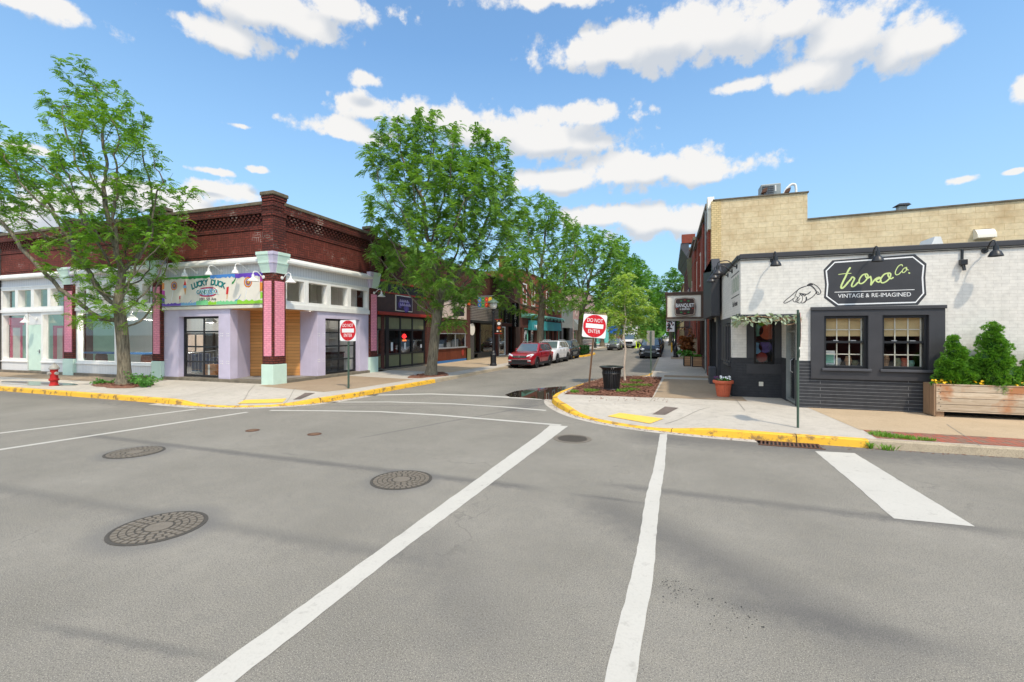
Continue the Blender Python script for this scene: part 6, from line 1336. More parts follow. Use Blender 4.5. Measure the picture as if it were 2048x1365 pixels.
rbuild(47.1, 50.4, 8.8, 'grey_brick', 'short grey building between two red brick ones', win=False)
rbuild(67, 96, 9.0, 'tan_brick', 'long tan building farther down the right pavement'); rbuild(97, 150, 8.5, 'orange_brick', 'far red building at the end of the right side', win=False)
fw_ = thing('folded_shutter', (1.8, 47.5, 6), 'pale slatted shutter panel hanging from the red brick wall', 'shutter'); part(MB().prism([(1.7, 44, 6.5), (1.98, 44, 6.4), (1.98, 44, 9.2), (1.55, 44, 9.0)], (0, .12, 0)), 'panel', 'olive_panel', fw_); 
ca = thing('awning', (1.0, 52, 3), 'black folding awning frame over the right pavement', 'awning'); part(MB().tube([(2.0, 50, 3.0), (.4, 50, 3.0), (2.0, 50, 4.0)], .05).tube([(2.0, 53, 3.0), (.4, 53, 3.0), (2.0, 53, 4.0)], .05).tube([(.4, 50, 3.0), (.4, 53, 3.0)], .05), 'frame', 'black_metal', ca)
for k, (a, b) in enumerate((((1.9, 28, 8.6), (-2.5, 100, 9.5)), ((1.9, 30, 8.2), (-2.2, 100, 9.0)), ((1.9, 33, 7.6), (-1.9, 100, 8.5)))):
    w = thing('power_line', a, 'thin black power line sagging from the brick building to the far tree', 'cable', 'power lines over the right pavement'); part(MB().tube([tuple(a[i] + (b[i] - a[i]) * t + (-1.2 * 4 * t * (1 - t) if i == 2 else 0) for i in range(3)) for t in [j / 12 for j in range(13)]], .018, 4), 'wire', 'black_metal', w)
# ------------------------------------------------------------------ iron covers
def manhole(p, r, label):
    t = thing('manhole_cover', (p[0], p[1], 0), label, 'manhole cover', 'round manhole covers in the crossing'); x0, y0 = p
    part(MB().lathe([(r, 0.002), (r, .006), (r * .93, .007), (r * .93, .004), (0.01, .004)], (x0, y0, 0), 48), 'frame_ring', 'iron_dark', t)
    mb = MB(); rings = [(.90, .78, 30), (.75, .63, 26), (.60, .48, 18), (.44, .34, 12)]
    for j, (a, b, n) in enumerate(rings):
        for k in range(n):
            g = .14; t0, t1 = 2 * math.pi * (k + g) / n, 2 * math.pi * (k + 1 - g) / n
            mb.prism([(x0 + r * q * math.cos(w), y0 + r * q * math.sin(w), .003) for q, w in ((a, t0), (a, t1), (b, t1), (b, t0))], (0, 0, .008))
    mb.lathe([(r * .28, .004), (r * .28, .011), (r * .14, .012), (r * .12, .008), (.01, .008)], (x0, y0, 0), 28)
    part(mb, 'raised_pattern', 'cover_iron', t); return t
plain('cover_iron', s3(118, 110, 98), 0.7, 0.08, 12)
manhole(G(318, 1055), .47, 'largest looking round iron manhole cover, nearest the camera'); manhole(G(803, 960), .46, 'round iron manhole cover left of the long diagonal white line'); manhole(G(270, 905), .46, 'round iron manhole cover farthest left, closer to the crosswalk lines')
p = G(1145, 878); t = thing('storm_drain', (*p, 0), 'round black drain grate at the bend of the white crosswalk line', 'drain')
part(MB().lathe([(.4, .002), (.4, .007), (.345, .007), (.345, .004), (.01, .003)], (*p, 0), 40), 'frame_ring', 'cover_iron', t)
mb = MB(); q = 0.34
for i in range(-7, 8):
    for j in range(-7, 8):
        x, y = i * .046 + (j % 2) * .023, j * .046
        if math.hypot(x, y) < q - .02: mb.box(p[0] + x - .014, p[0] + x + .014, p[1] + y - .016, p[1] + y + .016, .0045, .0065)
part(mb, 'slot', 'dark_void', t)
t = thing('kerb_drain', (2.25, 10.38, 0), 'rusty slanted bar drain grate in the gutter below the yellow kerb', 'drain'); part(MB().box(1.72, 2.82, 10.2, 10.58, .001, .004), 'pit', 'dark_void', t)
mb = MB()
for k in range(15): x = 1.74 + k * .072; mb.prism([(x, 10.22, .005), (x + .03, 10.22, .005), (x + .09, 10.56, .005), (x + .06, 10.56, .005)], (0, 0, .012))
mb.box(1.7, 2.84, 10.17, 10.21, .003, .016); mb.box(1.7, 2.84, 10.56, 10.6, .003, .016); part(mb, 'bars', 'rust', t)
for px, lab in (((505, 861.5), 'small rusty valve cover in the road, left one near the crosswalk line'), ((629, 869), 'small rusty valve cover in the road, right of the other one')):
    p = G(*px); t = thing('valve_cover', (*p, 0), lab, 'valve cover', 'small valve covers in the road'); part(MB().lathe([(.15, .002), (.15, .007), (.12, .007), (.12, .004), (.01, .004)], (*p, 0), 20), 'ring', 'rust', t); part(MB().lathe([(.1, .004), (.1, .009), (.01, .01)], (*p, 0), 16), 'lid', 'rust_post', t)
# ------------------------------------------------------------------ signs on posts
def dne(loc, zc, size, post_mat, label, rz, tilt=0.0, post_h=None):
    t = thing('do_not_enter_sign', loc, label, 'road sign', 'do not enter signs', rz); x, y, z = loc; s = size / 2
    t.rotation_euler = (0, tilt, rz); h = zc + s - .05 - z
    mb = MB(); mb.box(x - .03, x - .012, y - .012, y + .03, z - .05, z + h); mb.box(x + .012, x + .03, y - .012, y + .03, z - .05, z + h); mb.box(x - .03, x + .03, y + .012, y + .034, z - .05, z + h); part(mb, 'post', post_mat, t)
    yf = y - .02; P_ = []
    for (cx, cz, a0) in ((s - .06, s - .06, 0), (-s + .06, s - .06, 90), (-s + .06, -s + .06, 180), (s - .06, -s + .06, 270)):
        for k in range(5): a = R(a0 + 90 * k / 4); P_.append((x + cx + .06 * math.cos(a), yf, zc + cz + .06 * math.sin(a)))
    pl = part(MB().prism(P_, (0, .004, 0)), 'plate', 'sign_white', t)
    part(MB().prism([(x + s * .965 * math.cos(a), yf - .003, zc + s * .965 * math.sin(a)) for a in [2 * math.pi * k / 56 for k in range(56)]], (0, .003, 0)), 'disc', 'sign_red', pl)
    part(MB().box(x - s * .74, x + s * .74, yf - .006, yf - .003, zc - s * .19, zc + s * .19), 'bar', 'sign_white', pl)
    text('DO NOT', 'lettering', 'sign_white', pl, (x, yf - .004, zc + s * .47), s * .31, depth=.002, bold=.0, wscale=.74); text('ENTER', 'lettering', 'sign_white', pl, (x, yf - .004, zc - s * .47), s * .31, depth=.002, bold=.0, wscale=.78)
    mb = MB()
    for dz in (.86, -.86): mb.lathe([(.014, -.006), (.014, 0)], (x, yf - .003, zc + dz * s), 8, 'y')
    part(mb, 'bolt', 'steel', pl); return t
dne((-11.52, 14.35, zs(-11.4, 14.3)), 2.36, .8, 'green_post', 'upright DO NOT ENTER sign on a green post before the lilac corner shop', R(-5))
dne((-2.79, 16.82, .17), 2.53, .86, 'rust_post', 'leaning DO NOT ENTER sign on a rusty post in the mulch bed', R(14), R(5.2))
sp_ = G(1597, 856, .15); t = thing('stop_sign', (*sp_, .15), 'octagonal road sign seen edge on from behind, on a green post at the right corner', 'road sign', None, R(80)); x, y = sp_
mb = MB(); mb.box(x - .03, x - .012, y - .012, y + .03, .1, 2.75); mb.box(x + .012, x + .03, y - .012, y + .03, .1, 2.75); mb.box(x - .03, x + .03, y + .012, y + .034, .1, 2.75); part(mb, 'post', 'green_post', t)
part(MB().prism([(x + .41 * math.cos(R(22.5 + 45 * k)), y - .02, 2.31 + .41 * math.sin(R(22.5 + 45 * k))) for k in range(8)], (0, .006, 0)), 'plate', 'green_post', t); part(MB().prism([(x + .41 * math.cos(R(22.5 + 45 * k)), y - .024, 2.31 + .41 * math.sin(R(22.5 + 45 * k))) for k in range(8)], (0, .003, 0)), 'face', 'sign_red', t)
part(MB().box(x - .15, x + .15, y - .02, y - .014, 1.7, 1.88), 'lower_plate', 'green_post', t); text('STOP', 'lettering', 'sign_white', t, (x, y - .026, 2.31), .25, depth=.002)
p = (-.82, 23.47); t = thing('parking_sign', (*p, .15), 'blank pale back of a small sign on a slim green post behind the mulch bed', 'road sign'); x, y = p
part(MB().box(x - .03, x + .03, y - .02, y + .02, .1, 2.38), 'post', 'green_post', t); part(MB().box(x - .2, x + .17, y + .022, y + .028, 1.68, 2.4), 'plate', 'hydrant_grey', t, bevel=.002)
# ------------------------------------------------------------------ hydrant
p = (-23.43, 11.35); z = .15; t = thing('fire_hydrant', (*p, z), 'red fire hydrant with a pale grey cap on the left pavement', 'fire hydrant')
part(MB().lathe([(0.152, z), (0.152, z + .05), (0.128, z + .07), (0.120, z + .18), (0.120, z + .2), (0.160, z + .22), (0.168, z + .26), (0.128, z + .28), (0.120, z + .6), (0.136, z + .66)], (*p, 0), 20), 'barrel', 'hydrant_red', t, smooth=True)
part(MB().lathe([(0.160, z + .66), (0.168, z + .7), (0.152, z + .74), (0.128, z + .8), (0.072, z + .85), (0.040, z + .86), (0.040, z + .92), (0.008, z + .93)], (*p, 0), 20), 'bonnet', 'hydrant_grey', t, smooth=True)
for dx, dy in ((1, 0), (-1, 0), (0, -1)): part(MB().tube([(p[0] + dx * .1, p[1] + dy * .1, z + .5), (p[0] + dx * .155, p[1] + dy * .155, z + .5), (p[0] + dx * .165, p[1] + dy * .165, z + .5), (p[0] + dx * .205, p[1] + dy * .205, z + .5)], [.055, .055, .068, .06], 12), 'nozzle_cap', 'hydrant_grey', t)
mb = MB()
for k in range(8): a = 2 * math.pi * k / 8; mb.lathe([(0.014, z + .2), (0.014, z + .29)], (p[0] + .148 * math.cos(a), p[1] + .148 * math.sin(a), 0), 6)
part(mb, 'flange_bolt', 'hydrant_red', t)
# ------------------------------------------------------------------ litter bin
p = (-1.96, 16.85); z = .18; t = thing('litter_bin', (*p, z), 'black slatted metal litter bin with a flared rim in the mulch bed', 'litter bin')
prof = [(.27, 0), (.29, .2), (.315, .45), (.335, .6), (.34, .66), (.33, .7), (.34, .76), (.41, .84)]
mb = MB(); n = 30
for k in range(n):
    a0, a1 = 2 * math.pi * (k + .16) / n, 2 * math.pi * (k + .84) / n
    for (r0, h0), (r1, h1) in zip(prof, prof[1:]):
        mb.prism([(p[0] + r * math.cos(a), p[1] + r * math.sin(a), z + h) for r, h, a in ((r0, h0, a0), (r0, h0, a1), (r1, h1, a1), (r1, h1, a0))], (-math.cos((a0 + a1) / 2) * .012, -math.sin((a0 + a1) / 2) * .012, 0))
part(mb, 'slats', 'black_metal', t)
mb = MB()
for r, h in ((.285, .06), (.335, .62), (.42, .85)): mb.tube([(p[0] + r * math.cos(a), p[1] + r * math.sin(a), z + h) for a in [2 * math.pi * k / 32 for k in range(33)]], .016 if h < .8 else .022, 6)
part(mb, 'hoop', 'black_metal', t); part(MB().lathe([(.25, z + .02), (.3, z + .6), (.3, z + .74), (.28, z + .74), (.23, z + .05)], (*p, 0), 24), 'liner', 'black_gloss', t)
part(MB().lathe([(.41, z + .86), (.3, z + .885), (.2, z + .88), (.2, z + .86), (.3, z + .86)], (*p, 0), 28), 'lid', 'black_metal', t, smooth=True)
# ------------------------------------------------------------------ street lamps
def lamp_post(p, label, globe=True, h=4.0):
    t = thing('street_lamp', (*p, .15), label, 'street lamp', 'black ornamental street lamps'); z = .15
    part(MB().lathe([(.24, z), (.24, z + .12), (.2, z + .16), (.2, z + .75), (.17, z + .8), (.14, z + .9), (.09, z + 1.0)], (*p, 0), 16, ridge=-.05), 'base', 'black_metal', t)
    part(MB().lathe([(.085, z + 1.0), (.075, z + h - .3), (.11, z + h - .28), (.11, z + h - .2), (.06, z + h - .15), (.13, z + h - .02), (.14, z + h)], (*p, 0), 16, ridge=-.1), 'shaft', 'black_metal', t)
    if globe:
        part(MB().lathe([(.12, z + h), (.22, z + h + .12), (.25, z + h + .28), (.23, z + h + .42)], (*p, 0), 18), 'globe', 'globe_glass', t, smooth=True)
        part(MB().lathe([(.36, z + h + .40), (.34, z + h + .46), (.2, z + h + .58), (.06, z + h + .64), (.01, z + h + .72)], (*p, 0), 18), 'cap', 'green_post', t, smooth=True)
    return t
LP = (-10.95, 28.05)
lamp_post(LP, 'black street lamp with flower banner beside the red car', h=3.75)
t = thing('flower_banner', (*LP, 4), 'colourful flower banner hanging left of the street lamp', 'banner')
zb0, zb1 = PX(975, 614, LP[0])[1], PX(975, 592, LP[0])[1]; xa = PY(955.5, 600, LP[1])[0]; xb = PY(984, 600, LP[1])[0]
part(MB().tube([(LP[0], LP[1], zb1 + .08), (xa - .05, LP[1], zb1 + .08)], .018).tube([(LP[0], LP[1], zb0 - .03), (xa - .05, LP[1], zb0 - .03)], .018), 'arm', 'steel', t)
part(MB().box(xa, xb, LP[1] - .004, LP[1] + .004, zb0, zb1 + .06), 'cloth', 'olive_panel', t)
cols = ['p_blue', 'p_leafgreen', 'p_red', 'p_yellow', 'blue_paint', 'p_leafgreen', 'p_red', 'p_orange']
for i in range(8):
    cx = xa + (xb - xa) * ((i % 4) + .5) / 4; cz = zb0 + (zb1 - zb0) * (.78 if i < 4 else .28); r = (xb - xa) / 8.2
    part(MB().prism([(cx + r * (1 + .12 * math.cos(7 * a)) * math.cos(a), LP[1] - .006, cz + r * 1.25 * (1 + .12 * math.cos(7 * a)) * math.sin(a)) for a in [2 * math.pi * k / 35 for k in range(35)]], (0, .002, 0)), 'flower', cols[i], t); part(MB().prism([(cx + r * .3 * math.cos(a), LP[1] - .008, cz + r * .3 * math.sin(a)) for a in [2 * math.pi * k / 10 for k in range(10)]], (0, .002, 0)), 'flower_centre', 'p_yellow' if i % 2 == 0 else 'p_cone', t)
t = thing('street_banner', (*LP, 2), 'small brown and white printed banner right of the lamp shaft', 'banner'); a, b = PY(992, 650, LP[1])[0], PY(1004, 650, LP[1])[0]; za, zb = PX(998, 667, LP[0])[1], PX(998, 641, LP[0])[1]
part(MB().box(a, b, LP[1] - .004, LP[1] + .004, za, zb), 'cloth', 'sign_brown', t); part(MB().box(a - .1, b + .02, LP[1] - .02, LP[1] + .02, za - .05, za).box(a - .1, b + .02, LP[1] - .02, LP[1] + .02, zb, zb + .04), 'arm', 'red_trim', t)
for (u, v, r, m_) in ((.5, .72, .3, 'sign_white'), (.5, .4, .28, 'orange_paint'), (.25, .15, .16, 'sign_white'), (.75, .15, .16, 'p_cone'), (.2, .92, .1, 'p_cone'), (.8, .92, .1, 'p_cone')):
    part(MB().prism([(a + (b - a) * u + r * (b - a) * math.cos(w), LP[1] - .007 - .001 * u, za + (zb - za) * v + r * (b - a) * .8 * math.sin(w)) for w in [2 * math.pi * k / 14 for k in range(14)]], (0, .002, 0)), 'print', m_, t)
RP = (.62, 44.0); lamp_post(RP, 'black street lamp under the marquee on the right pavement', h=4.4)
t = thing('street_banner', (*RP, 3), 'patterned black and white banner on the right pavement lamp under the marquee', 'banner'); a, b = PY(1332.5, 655, RP[1])[0], PY(1349, 655, RP[1])[0]; za, zb = PY(1340, 664, RP[1])[1], PY(1340, 641, RP[1])[1]
part(MB().box(a, b, RP[1] - .004, RP[1] + .004, za, zb), 'cloth', 'sign_white', t)
for k in range(26):
    u, v = rnd.random(), rnd.random(); r = .06 + .04 * rnd.random(); part(MB().prism([(a + (b - a) * (.08 + .84 * u) + r * math.cos(w), RP[1] - .006 - k * .0002, za + (zb - za) * (.06 + .88 * v) + r * math.sin(w)) for w in [2 * math.pi * j / 7 for j in range(7)]], (0, .001, 0)), 'print', 'ink' if k % 4 else 'red_trim', t)
part(MB().tube([(RP[0], RP[1], zb + .06), (a - .1, RP[1], zb + .06)], .02), 'arm', 'black_metal', t)
lamp_post((.62, 62), 'black street lamp farther along the right pavement', h=4.2); lamp_post((.62, 84), 'distant black street lamp on the right pavement', h=4.2); lamp_post((-10.9, 72), 'black street lamp by the turquoise shop', h=4.2)
ns_ = thing('parking_sign', (-10.6, 70, .15), 'small white parking sign beside the turquoise shop lamp', 'road sign'); part(MB().box(-10.63, -10.57, 69.98, 70.02, .1, 3.3), 'post', 'green_post', ns_); part(MB().box(-10.95, -10.25, 69.95, 69.97, 2.3, 3.3), 'plate', 'sign_white', ns_); part(MB().box(-10.85, -10.35, 69.94, 69.948, 2.95, 3.15).box(-10.8, -10.4, 69.94, 69.948, 2.45, 2.6), 'print', 'sign_red', ns_)
yb = thing('bollard', (.35, 56, .15), 'slim yellow bollard on the right pavement', 'bollard'); part(MB().lathe([(.09, .15), (.09, 1.2), (.05, 1.28), (.01, 1.3)], (.35, 56, 0), 12), 'tube', 'kerb_yellow', yb)
# ------------------------------------------------------------------ pots and planters
def frond_cloud(mb, pts, L, n, droop=.3, wid=.25, spread=1.0, up=0.0):
    for _ in range(n):
        c = Vector(pts[rnd.randrange(len(pts))]); d = Vector((rnd.gauss(0, 1), rnd.gauss(0, 1), rnd.gauss(up, .7))).normalized(); s = d.cross(Vector((rnd.gauss(0, 1), rnd.gauss(0, 1), rnd.gauss(0, 1)))).normalized(); l = L * rnd.uniform(.6, 1.2); w = l * wid
        b = Vector((0, 0, -droop * l)); mb.poly([c, c + d * l * .5 + s * w, c + d * l + b, c + d * l * .5 - s * w])
def flower_heads(mb, c, n, rx, ry, h, r=.03):
    for _ in range(n):
        x, y, z = c[0] + rnd.uniform(-rx, rx), c[1] + rnd.uniform(-ry, ry), c[2] + rnd.uniform(0, h); a0 = rnd.uniform(0, 6); tx, ty = rnd.uniform(-.5, .5), rnd.uniform(-.9, .1)
        nrm = Vector((tx, ty, .6)).normalized(); u = nrm.orthogonal().normalized(); v = nrm.cross(u)
        mb.poly([tuple(Vector((x, y, z)) + (u * math.cos(a) + v * math.sin(a)) * r * (1 if k % 2 else .75)) for k, a in [(k, a0 + 2 * math.pi * k / 10) for k in range(10)]])
p = (1.72, 16.6); t = thing('flower_pot', (*p, .15), 'ribbed terracotta pot of white and purple flowers at the slate wall corner', 'flower pot'); z = .15
part(MB().lathe([(0.185, z), (0.200, z + .05), (0.254, z + .42), (0.262, z + .43)], (*p, 0), 48, ridge=-.035), 'pot', 'terracotta', t); part(MB().lathe([(0.262, z + .43), (0.308, z + .44), (0.323, z + .47), (0.323, z + .52), (0.308, z + .54), (0.277, z + .54), (0.269, z + .48), (0.008, z + .48)], (*p, 0), 40), 'rim', 'terracotta', t, smooth=True)
mb = MB(); frond_cloud(mb, [(p[0] + .2 * math.cos(a) * q, p[1] + .2 * math.sin(a) * q, z + .5 + .08 * rnd.random()) for a in [k * .7 for k in range(30)] for q in (.4, .9)], .09, 420, .2, .3, up=.5); part(mb, 'foliage', 'leaf_bush', t)
mb = MB(); flower_heads(mb, (p[0] + .06, p[1], z + .58), 40, .16, .16, .1, .03); part(mb, 'white_flowers', 'white_flower', t); mb = MB(); flower_heads(mb, (p[0] - .18, p[1], z + .56), 20, .08, .12, .1, .035); part(mb, 'purple_flowers', 'purple_flower', t)
# long planter with clipped evergreens
px0, px1_, py0, py1_ = 6.28, 9.6, 14.2, 14.72; ztp = PY(1862, 768, py0)[1]; zbt = PY(1870, 823, py0)[1]
t = thing('planter_box', (px0, py0, .15), 'long weathered plank planter with yellow pansies on the right pavement', 'planter')
mb = MB(); part(MB().box(px0 + .05, px1_, py0, py0 + .04, zbt, ztp), 'front_planks', 'planter_wood', t, bevel=.004); part(MB().box(px0 + .05, px1_, py1_ - .04, py1_, zbt, ztp), 'back_planks', 'planter_wood', t)
part(MB().box(px0, px0 + .05, py0, py1_, .17, ztp), 'end_board', 'planter_side', t, bevel=.005); part(MB().box(px1_, px1_ + .05, py0, py1_, .17, ztp), 'end_board', 'planter_side', t, bevel=.005); part(MB().box(px0 + .05, px0 + .22, py0 + .04, py0 + .14, .15, zbt + .02).box(px0 + 1.9, px0 + 2.05, py0 + .1, py0 + .2, .15, zbt + .02), 'leg', 'planter_side', t); part(MB().box(px0 + .05, px1_, py0 + .04, py1_ - .04, zbt + .05, ztp - .05), 'soil', 'soil', t)
mb = MB()
for x in (px0 + .1, px0 + 2.0):
    for k in range(8): mb.lathe([(.012, -.003), (.012, .002)], (x + (.03 if k % 2 else 0), py0, zbt + .05 + (ztp - zbt - .1) * k / 7), 6, 'y')
part(mb, 'bolt_head', 'black_metal', t)
fl = tag(MB().build('pansies', None), 'yellow pansies flowering along the planter top', 'flowers'); C.objects.unlink(fl); bpy.data.objects.remove(fl)
t2 = thing('pansies', (px0 + .4, py0 + .15, ztp), 'yellow pansies flowering along the front of the plank planter', 'flowers'); mb = MB(); lf = MB()
for x, n in ((px0 + .1, 8), (px0 + .28, 14), (px0 + .42, 10), (PY(1960, 762, py0)[0], 9), (PY(2046, 762, py0)[0], 10)): flower_heads(mb, (x, py0 + .1, ztp + .02), n, .09, .07, .08, .034); frond_cloud(lf, [(x + rnd.uniform(-.12, .12), py0 + .12, ztp) for _ in range(8)], .07, 60, .2, .3, up=.6)
part(mb, 'blooms', 'yellow_flower', t2); part(lf, 'leaves', 'leaf_bush', t2)
def evergreen(px, ytop, ybase, halfpx, label, lobes):
    Y = 14.46; x, ztop = PY(px, ytop, Y); zbase = PY(px, ybase, Y)[1]; rad = PY(px + halfpx, 700, Y)[0] - x
    t = thing('evergreen_shrub', (x, Y, ztp), label, 'shrub', 'clipped evergreens in the planter'); H_ = ztop - zbase; mb = MB(); inner = MB()
    blobs = []
    for (u, v, r) in lobes: blobs.append((x + u * rad, Y + rnd.uniform(-.06, .06), zbase + v * H_, r * rad))
    clumps = []
    for (bx_, by_, bz_, r) in blobs:
        for _ in range(int(44 * (r / .3) ** 2) + 6):
            d = Vector((rnd.gauss(0, 1), rnd.gauss(0, 1) - .5, rnd.gauss(0, 1))).normalized(); clumps.append((Vector((bx_ + d.x * r, by_ + d.y * r * .75, bz_ + d.z * r * 1.05)), d, rnd.uniform(.045, .11)))
    for _ in range(14):
        c, d, r = clumps[rnd.randrange(len(clumps))]; clumps.append((c + d * rnd.uniform(.04, .09), d, r * .8))
    for c0, dd, r in clumps:
        for _ in range(int(40 * (r / .08) ** 1.5)):
            d = Vector((rnd.gauss(0, 1), rnd.gauss(0, 1), rnd.gauss(0, 1))).normalized(); c = c0 + d * r * rnd.uniform(.4, 1)
            g = (d * .7 + dd * .5 + Vector((0, 0, .4))).normalized(); s = g.cross(Vector((rnd.gauss(0, 1), rnd.gauss(0, 1), rnd.gauss(0, 1)))).normalized(); l = rnd.uniform(.035, .07)
            for k in (-1, 0, 1):
                e = (g + s * .6 * k).normalized(); mb.poly([c, c + e * l * .6 + s * l * .16, c + e * l, c + e * l * .6 - s * l * .16])
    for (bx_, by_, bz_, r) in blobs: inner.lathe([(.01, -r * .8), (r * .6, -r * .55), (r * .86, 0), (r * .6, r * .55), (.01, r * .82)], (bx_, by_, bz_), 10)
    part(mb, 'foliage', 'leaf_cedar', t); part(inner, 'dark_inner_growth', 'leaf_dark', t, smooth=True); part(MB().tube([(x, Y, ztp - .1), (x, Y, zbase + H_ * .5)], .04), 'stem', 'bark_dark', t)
LOB = [(0, .86, .26), (-.06, .68, .38), (.1, .62, .4), (-.3, .45, .42), (.3, .42, .45), (0, .42, .5), (-.45, .24, .46), (.42, .22, .5), (0, .18, .55), (-.15, .1, .45), (.2, .06, .45)]
evergreen(1908, 672, 772, 44, 'smaller clipped evergreen at the left end of the plank planter', LOB); evergreen(1984, 643, 778, 56, 'tallest clipped evergreen in the plank planter', LOB); evergreen(2075, 690, 775, 46, 'clipped evergreen cut off by the right edge of the photo', LOB)
def wood_planter(x0, x1, y0, y1, h, label):
    t = thing('planter_box', ((x0 + x1) / 2, y0, .15), label, 'planter', 'new wood planters by the marquee'); part(MB().box(x0 + .03, x1 - .03, y0 + .03, y1 - .03, .2, .15 + h - .03), 'planks', 'planter_new', t)
    mb = MB()
    for x in (x0, x1 - .05):
        for y in (y0, y1 - .05): mb.box(x, x + .05, y, y + .05, .15, .15 + h)
    for y in (y0, y1 - .05): mb.box(x0 + .05, x1 - .05, y, y + .05, .15, .2)
    part(mb, 'frame', 'black_metal', t); part(MB().box(x0 + .06, x1 - .06, y0 + .06, y1 - .06, .15 + h - .03, .15 + h - .01), 'soil', 'soil', t); return t
wood_planter(.93, 1.38, 31.6, 32.6, .68, 'narrow pale wood planter with black frame holding the bronze leaved plant'); wood_planter(1.42, 2.42, 31.2, 31.75, .66, 'wide pale wood planter with black frame against the brick wall')
t = thing('bronze_plant', (1.13, 32.1, .8), 'bushy bronze and green leaved plant in the narrow wood planter', 'plant'); mb = MB(); frond_cloud(mb, [(1.13 + rnd.gauss(0, .2), 32.1 + rnd.gauss(0, .2), 1.2 + abs(rnd.gauss(0, .55))) for _ in range(60)], .28, 500, .3, .3); part(mb, 'bronze_leaves', 'leaf_bronze', t); mb = MB(); frond_cloud(mb, [(1.13 + rnd.gauss(0, .16), 32.0 + rnd.gauss(0, .16), .9 + .2 * rnd.random()) for _ in range(30)], .25, 260, .3, .3); part(mb, 'green_leaves', 'leaf_bush', t); part(MB().tube([(1.13, 32.1, .75), (1.13, 32.1, 1.9)], .02), 'stem', 'bark_dark', t)
t = thing('low_plants', (1.9, 31.5, .8), 'low green plants in the wide wood planter', 'plant'); mb = MB(); frond_cloud(mb, [(1.5 + .85 * rnd.random(), 31.5 + rnd.gauss(0, .1), .83) for _ in range(30)], .16, 260, .2, .25, up=.8); part(mb, 'leaves', 'leaf_bush', t)
t = thing('menu_stand', (1.75, 34.5, .15), 'tan upright stand beside the brick wall behind the planters', 'stand'); part(MB().prism([(1.5, 34, .15), (1.95, 34, .15), (1.9, 34, 1.95), (1.6, 34, 1.95)], (0, .5, 0)), 'panel', 'aggregate_tan', t, bevel=.01); part(MB().box(1.45, 1.98, 33.95, 34.55, 1.95, 2.0), 'cap', 'stone_cap', t)
def picnic(x, y):
    t = thing('picnic_table', (x, y, .15), 'small dark outdoor table on the far right pavement', 'table'); part(MB().box(x - .5, x + .5, y - .8, y + .8, .95, 1.0), 'table_top', 'brown_frame', t); part(MB().box(x - .04, x + .04, y - .04, y + .04, .15, .95).box(x - .3, x + .3, y - .3, y + .3, .15, .19), 'pedestal', 'black_metal', t)
picnic(1.2, 52)
# hedge on the kerb build-out, weeds at the tree foot
h0 = Vector((-9.0, 46.8, .15)); t = thing('hedge', tuple(h0), 'low dark clipped hedge on the yellow kerbed build out behind the parked cars', 'hedge'); mb = MB(); pts = []
for _ in range(2600):
    x, y, z = rnd.uniform(-1.5, .75), rnd.uniform(-1.6, 3.2), rnd.uniform(0, .85); k = rnd.randrange(3)
    if k == 0: z = .85
    elif k == 1: y = -1.6
    else: x = .75
    pts.append((h0.x + x, h0.y + y, h0.z + z))
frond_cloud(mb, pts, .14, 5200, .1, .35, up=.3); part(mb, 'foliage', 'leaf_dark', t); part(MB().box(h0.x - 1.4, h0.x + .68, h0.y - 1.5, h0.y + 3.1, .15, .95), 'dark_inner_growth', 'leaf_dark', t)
slab([(-9.9, 43.9), (-8.5, 44.7), (-8.0, 45.8), (-7.95, 48), (-8.0, 51.3), (-8.5, 52.8), (-9.9, 54)], 'planting_bed', 'mulch', .006)
def weeds(c, r, h, n, name, label, group=None):
    t = thing(name, c, label, 'plant', group); mb = MB(); st = MB()
    for _ in range(n):
        a = rnd.uniform(0, 6.28); d = Vector((math.cos(a), math.sin(a), rnd.uniform(.4, 1.4))).normalized(); l = h * rnd.uniform(.5, 1.1); p0 = Vector(c) + Vector((rnd.uniform(-r, r) * .4, rnd.uniform(-r, r) * .4, 0)); P_ = [p0, p0 + d * l * .5, p0 + d * l * .85 + Vector((math.cos(a), math.sin(a), -.1)) * .1 * l]
        st.tube(P_, .006, 4); 
        for k in range(9):
            q = p0.lerp(P_[2], .25 + .75 * k / 8); frond_cloud(mb, [q], .13, 2, .3, .22)
    part(mb, 'leaves', 'leaf_bush', t); part(st, 'stem', 'bark_dark', t)
weeds((-19.9, 12.35, .2), .5, .75, 26, 'weed_shrub', 'leafy green weed shrub growing right of the near tree foot'); weeds((-19.3, 12.1, .2), .4, .5, 18, 'weed_shrub', 'lower leafy weed clump at the pavement end of the tree pit'); weeds((-21.8, 12.1, .2), .4, .3, 12, 'weed_shrub', 'small weed clump left of the near tree foot')
# ------------------------------------------------------------------ road cones, worker gear
for (px, py, lab) in ((1271.5, 697, 'lime yellow safety marker by the white truck, taller left one'), (1280, 696, 'lime yellow safety marker by the black parked car, lower right one')):
    p = G(px, py); t = thing('safety_marker', (*p, 0), lab, 'road marker', 'lime yellow road markers'); h = 1.15 if px < 1275 else .7
    part(MB().lathe([(.3, 0), (.3, .05), (.2, .06), (.14, h), (.05, h + .04)], (*p, 0), 12), 'cone', 'lime', t)
p = G(1276, 694); t = thing('rubbish_sack', (*p, 0), 'black sack standing between the two lime yellow markers', 'sack'); part(MB().lathe([(.3, 0), (.42, .3), (.4, .8), (.2, 1.15), (.1, 1.2), (.16, 1.3)], (*p, 0), 12), 'bag', 'black_gloss', t, smooth=True); part(MB().tube([(p[0] - .1, p[1], 1.2), (p[0] + .1, p[1], 1.2)], .03), 'tie', 'rubber', t)
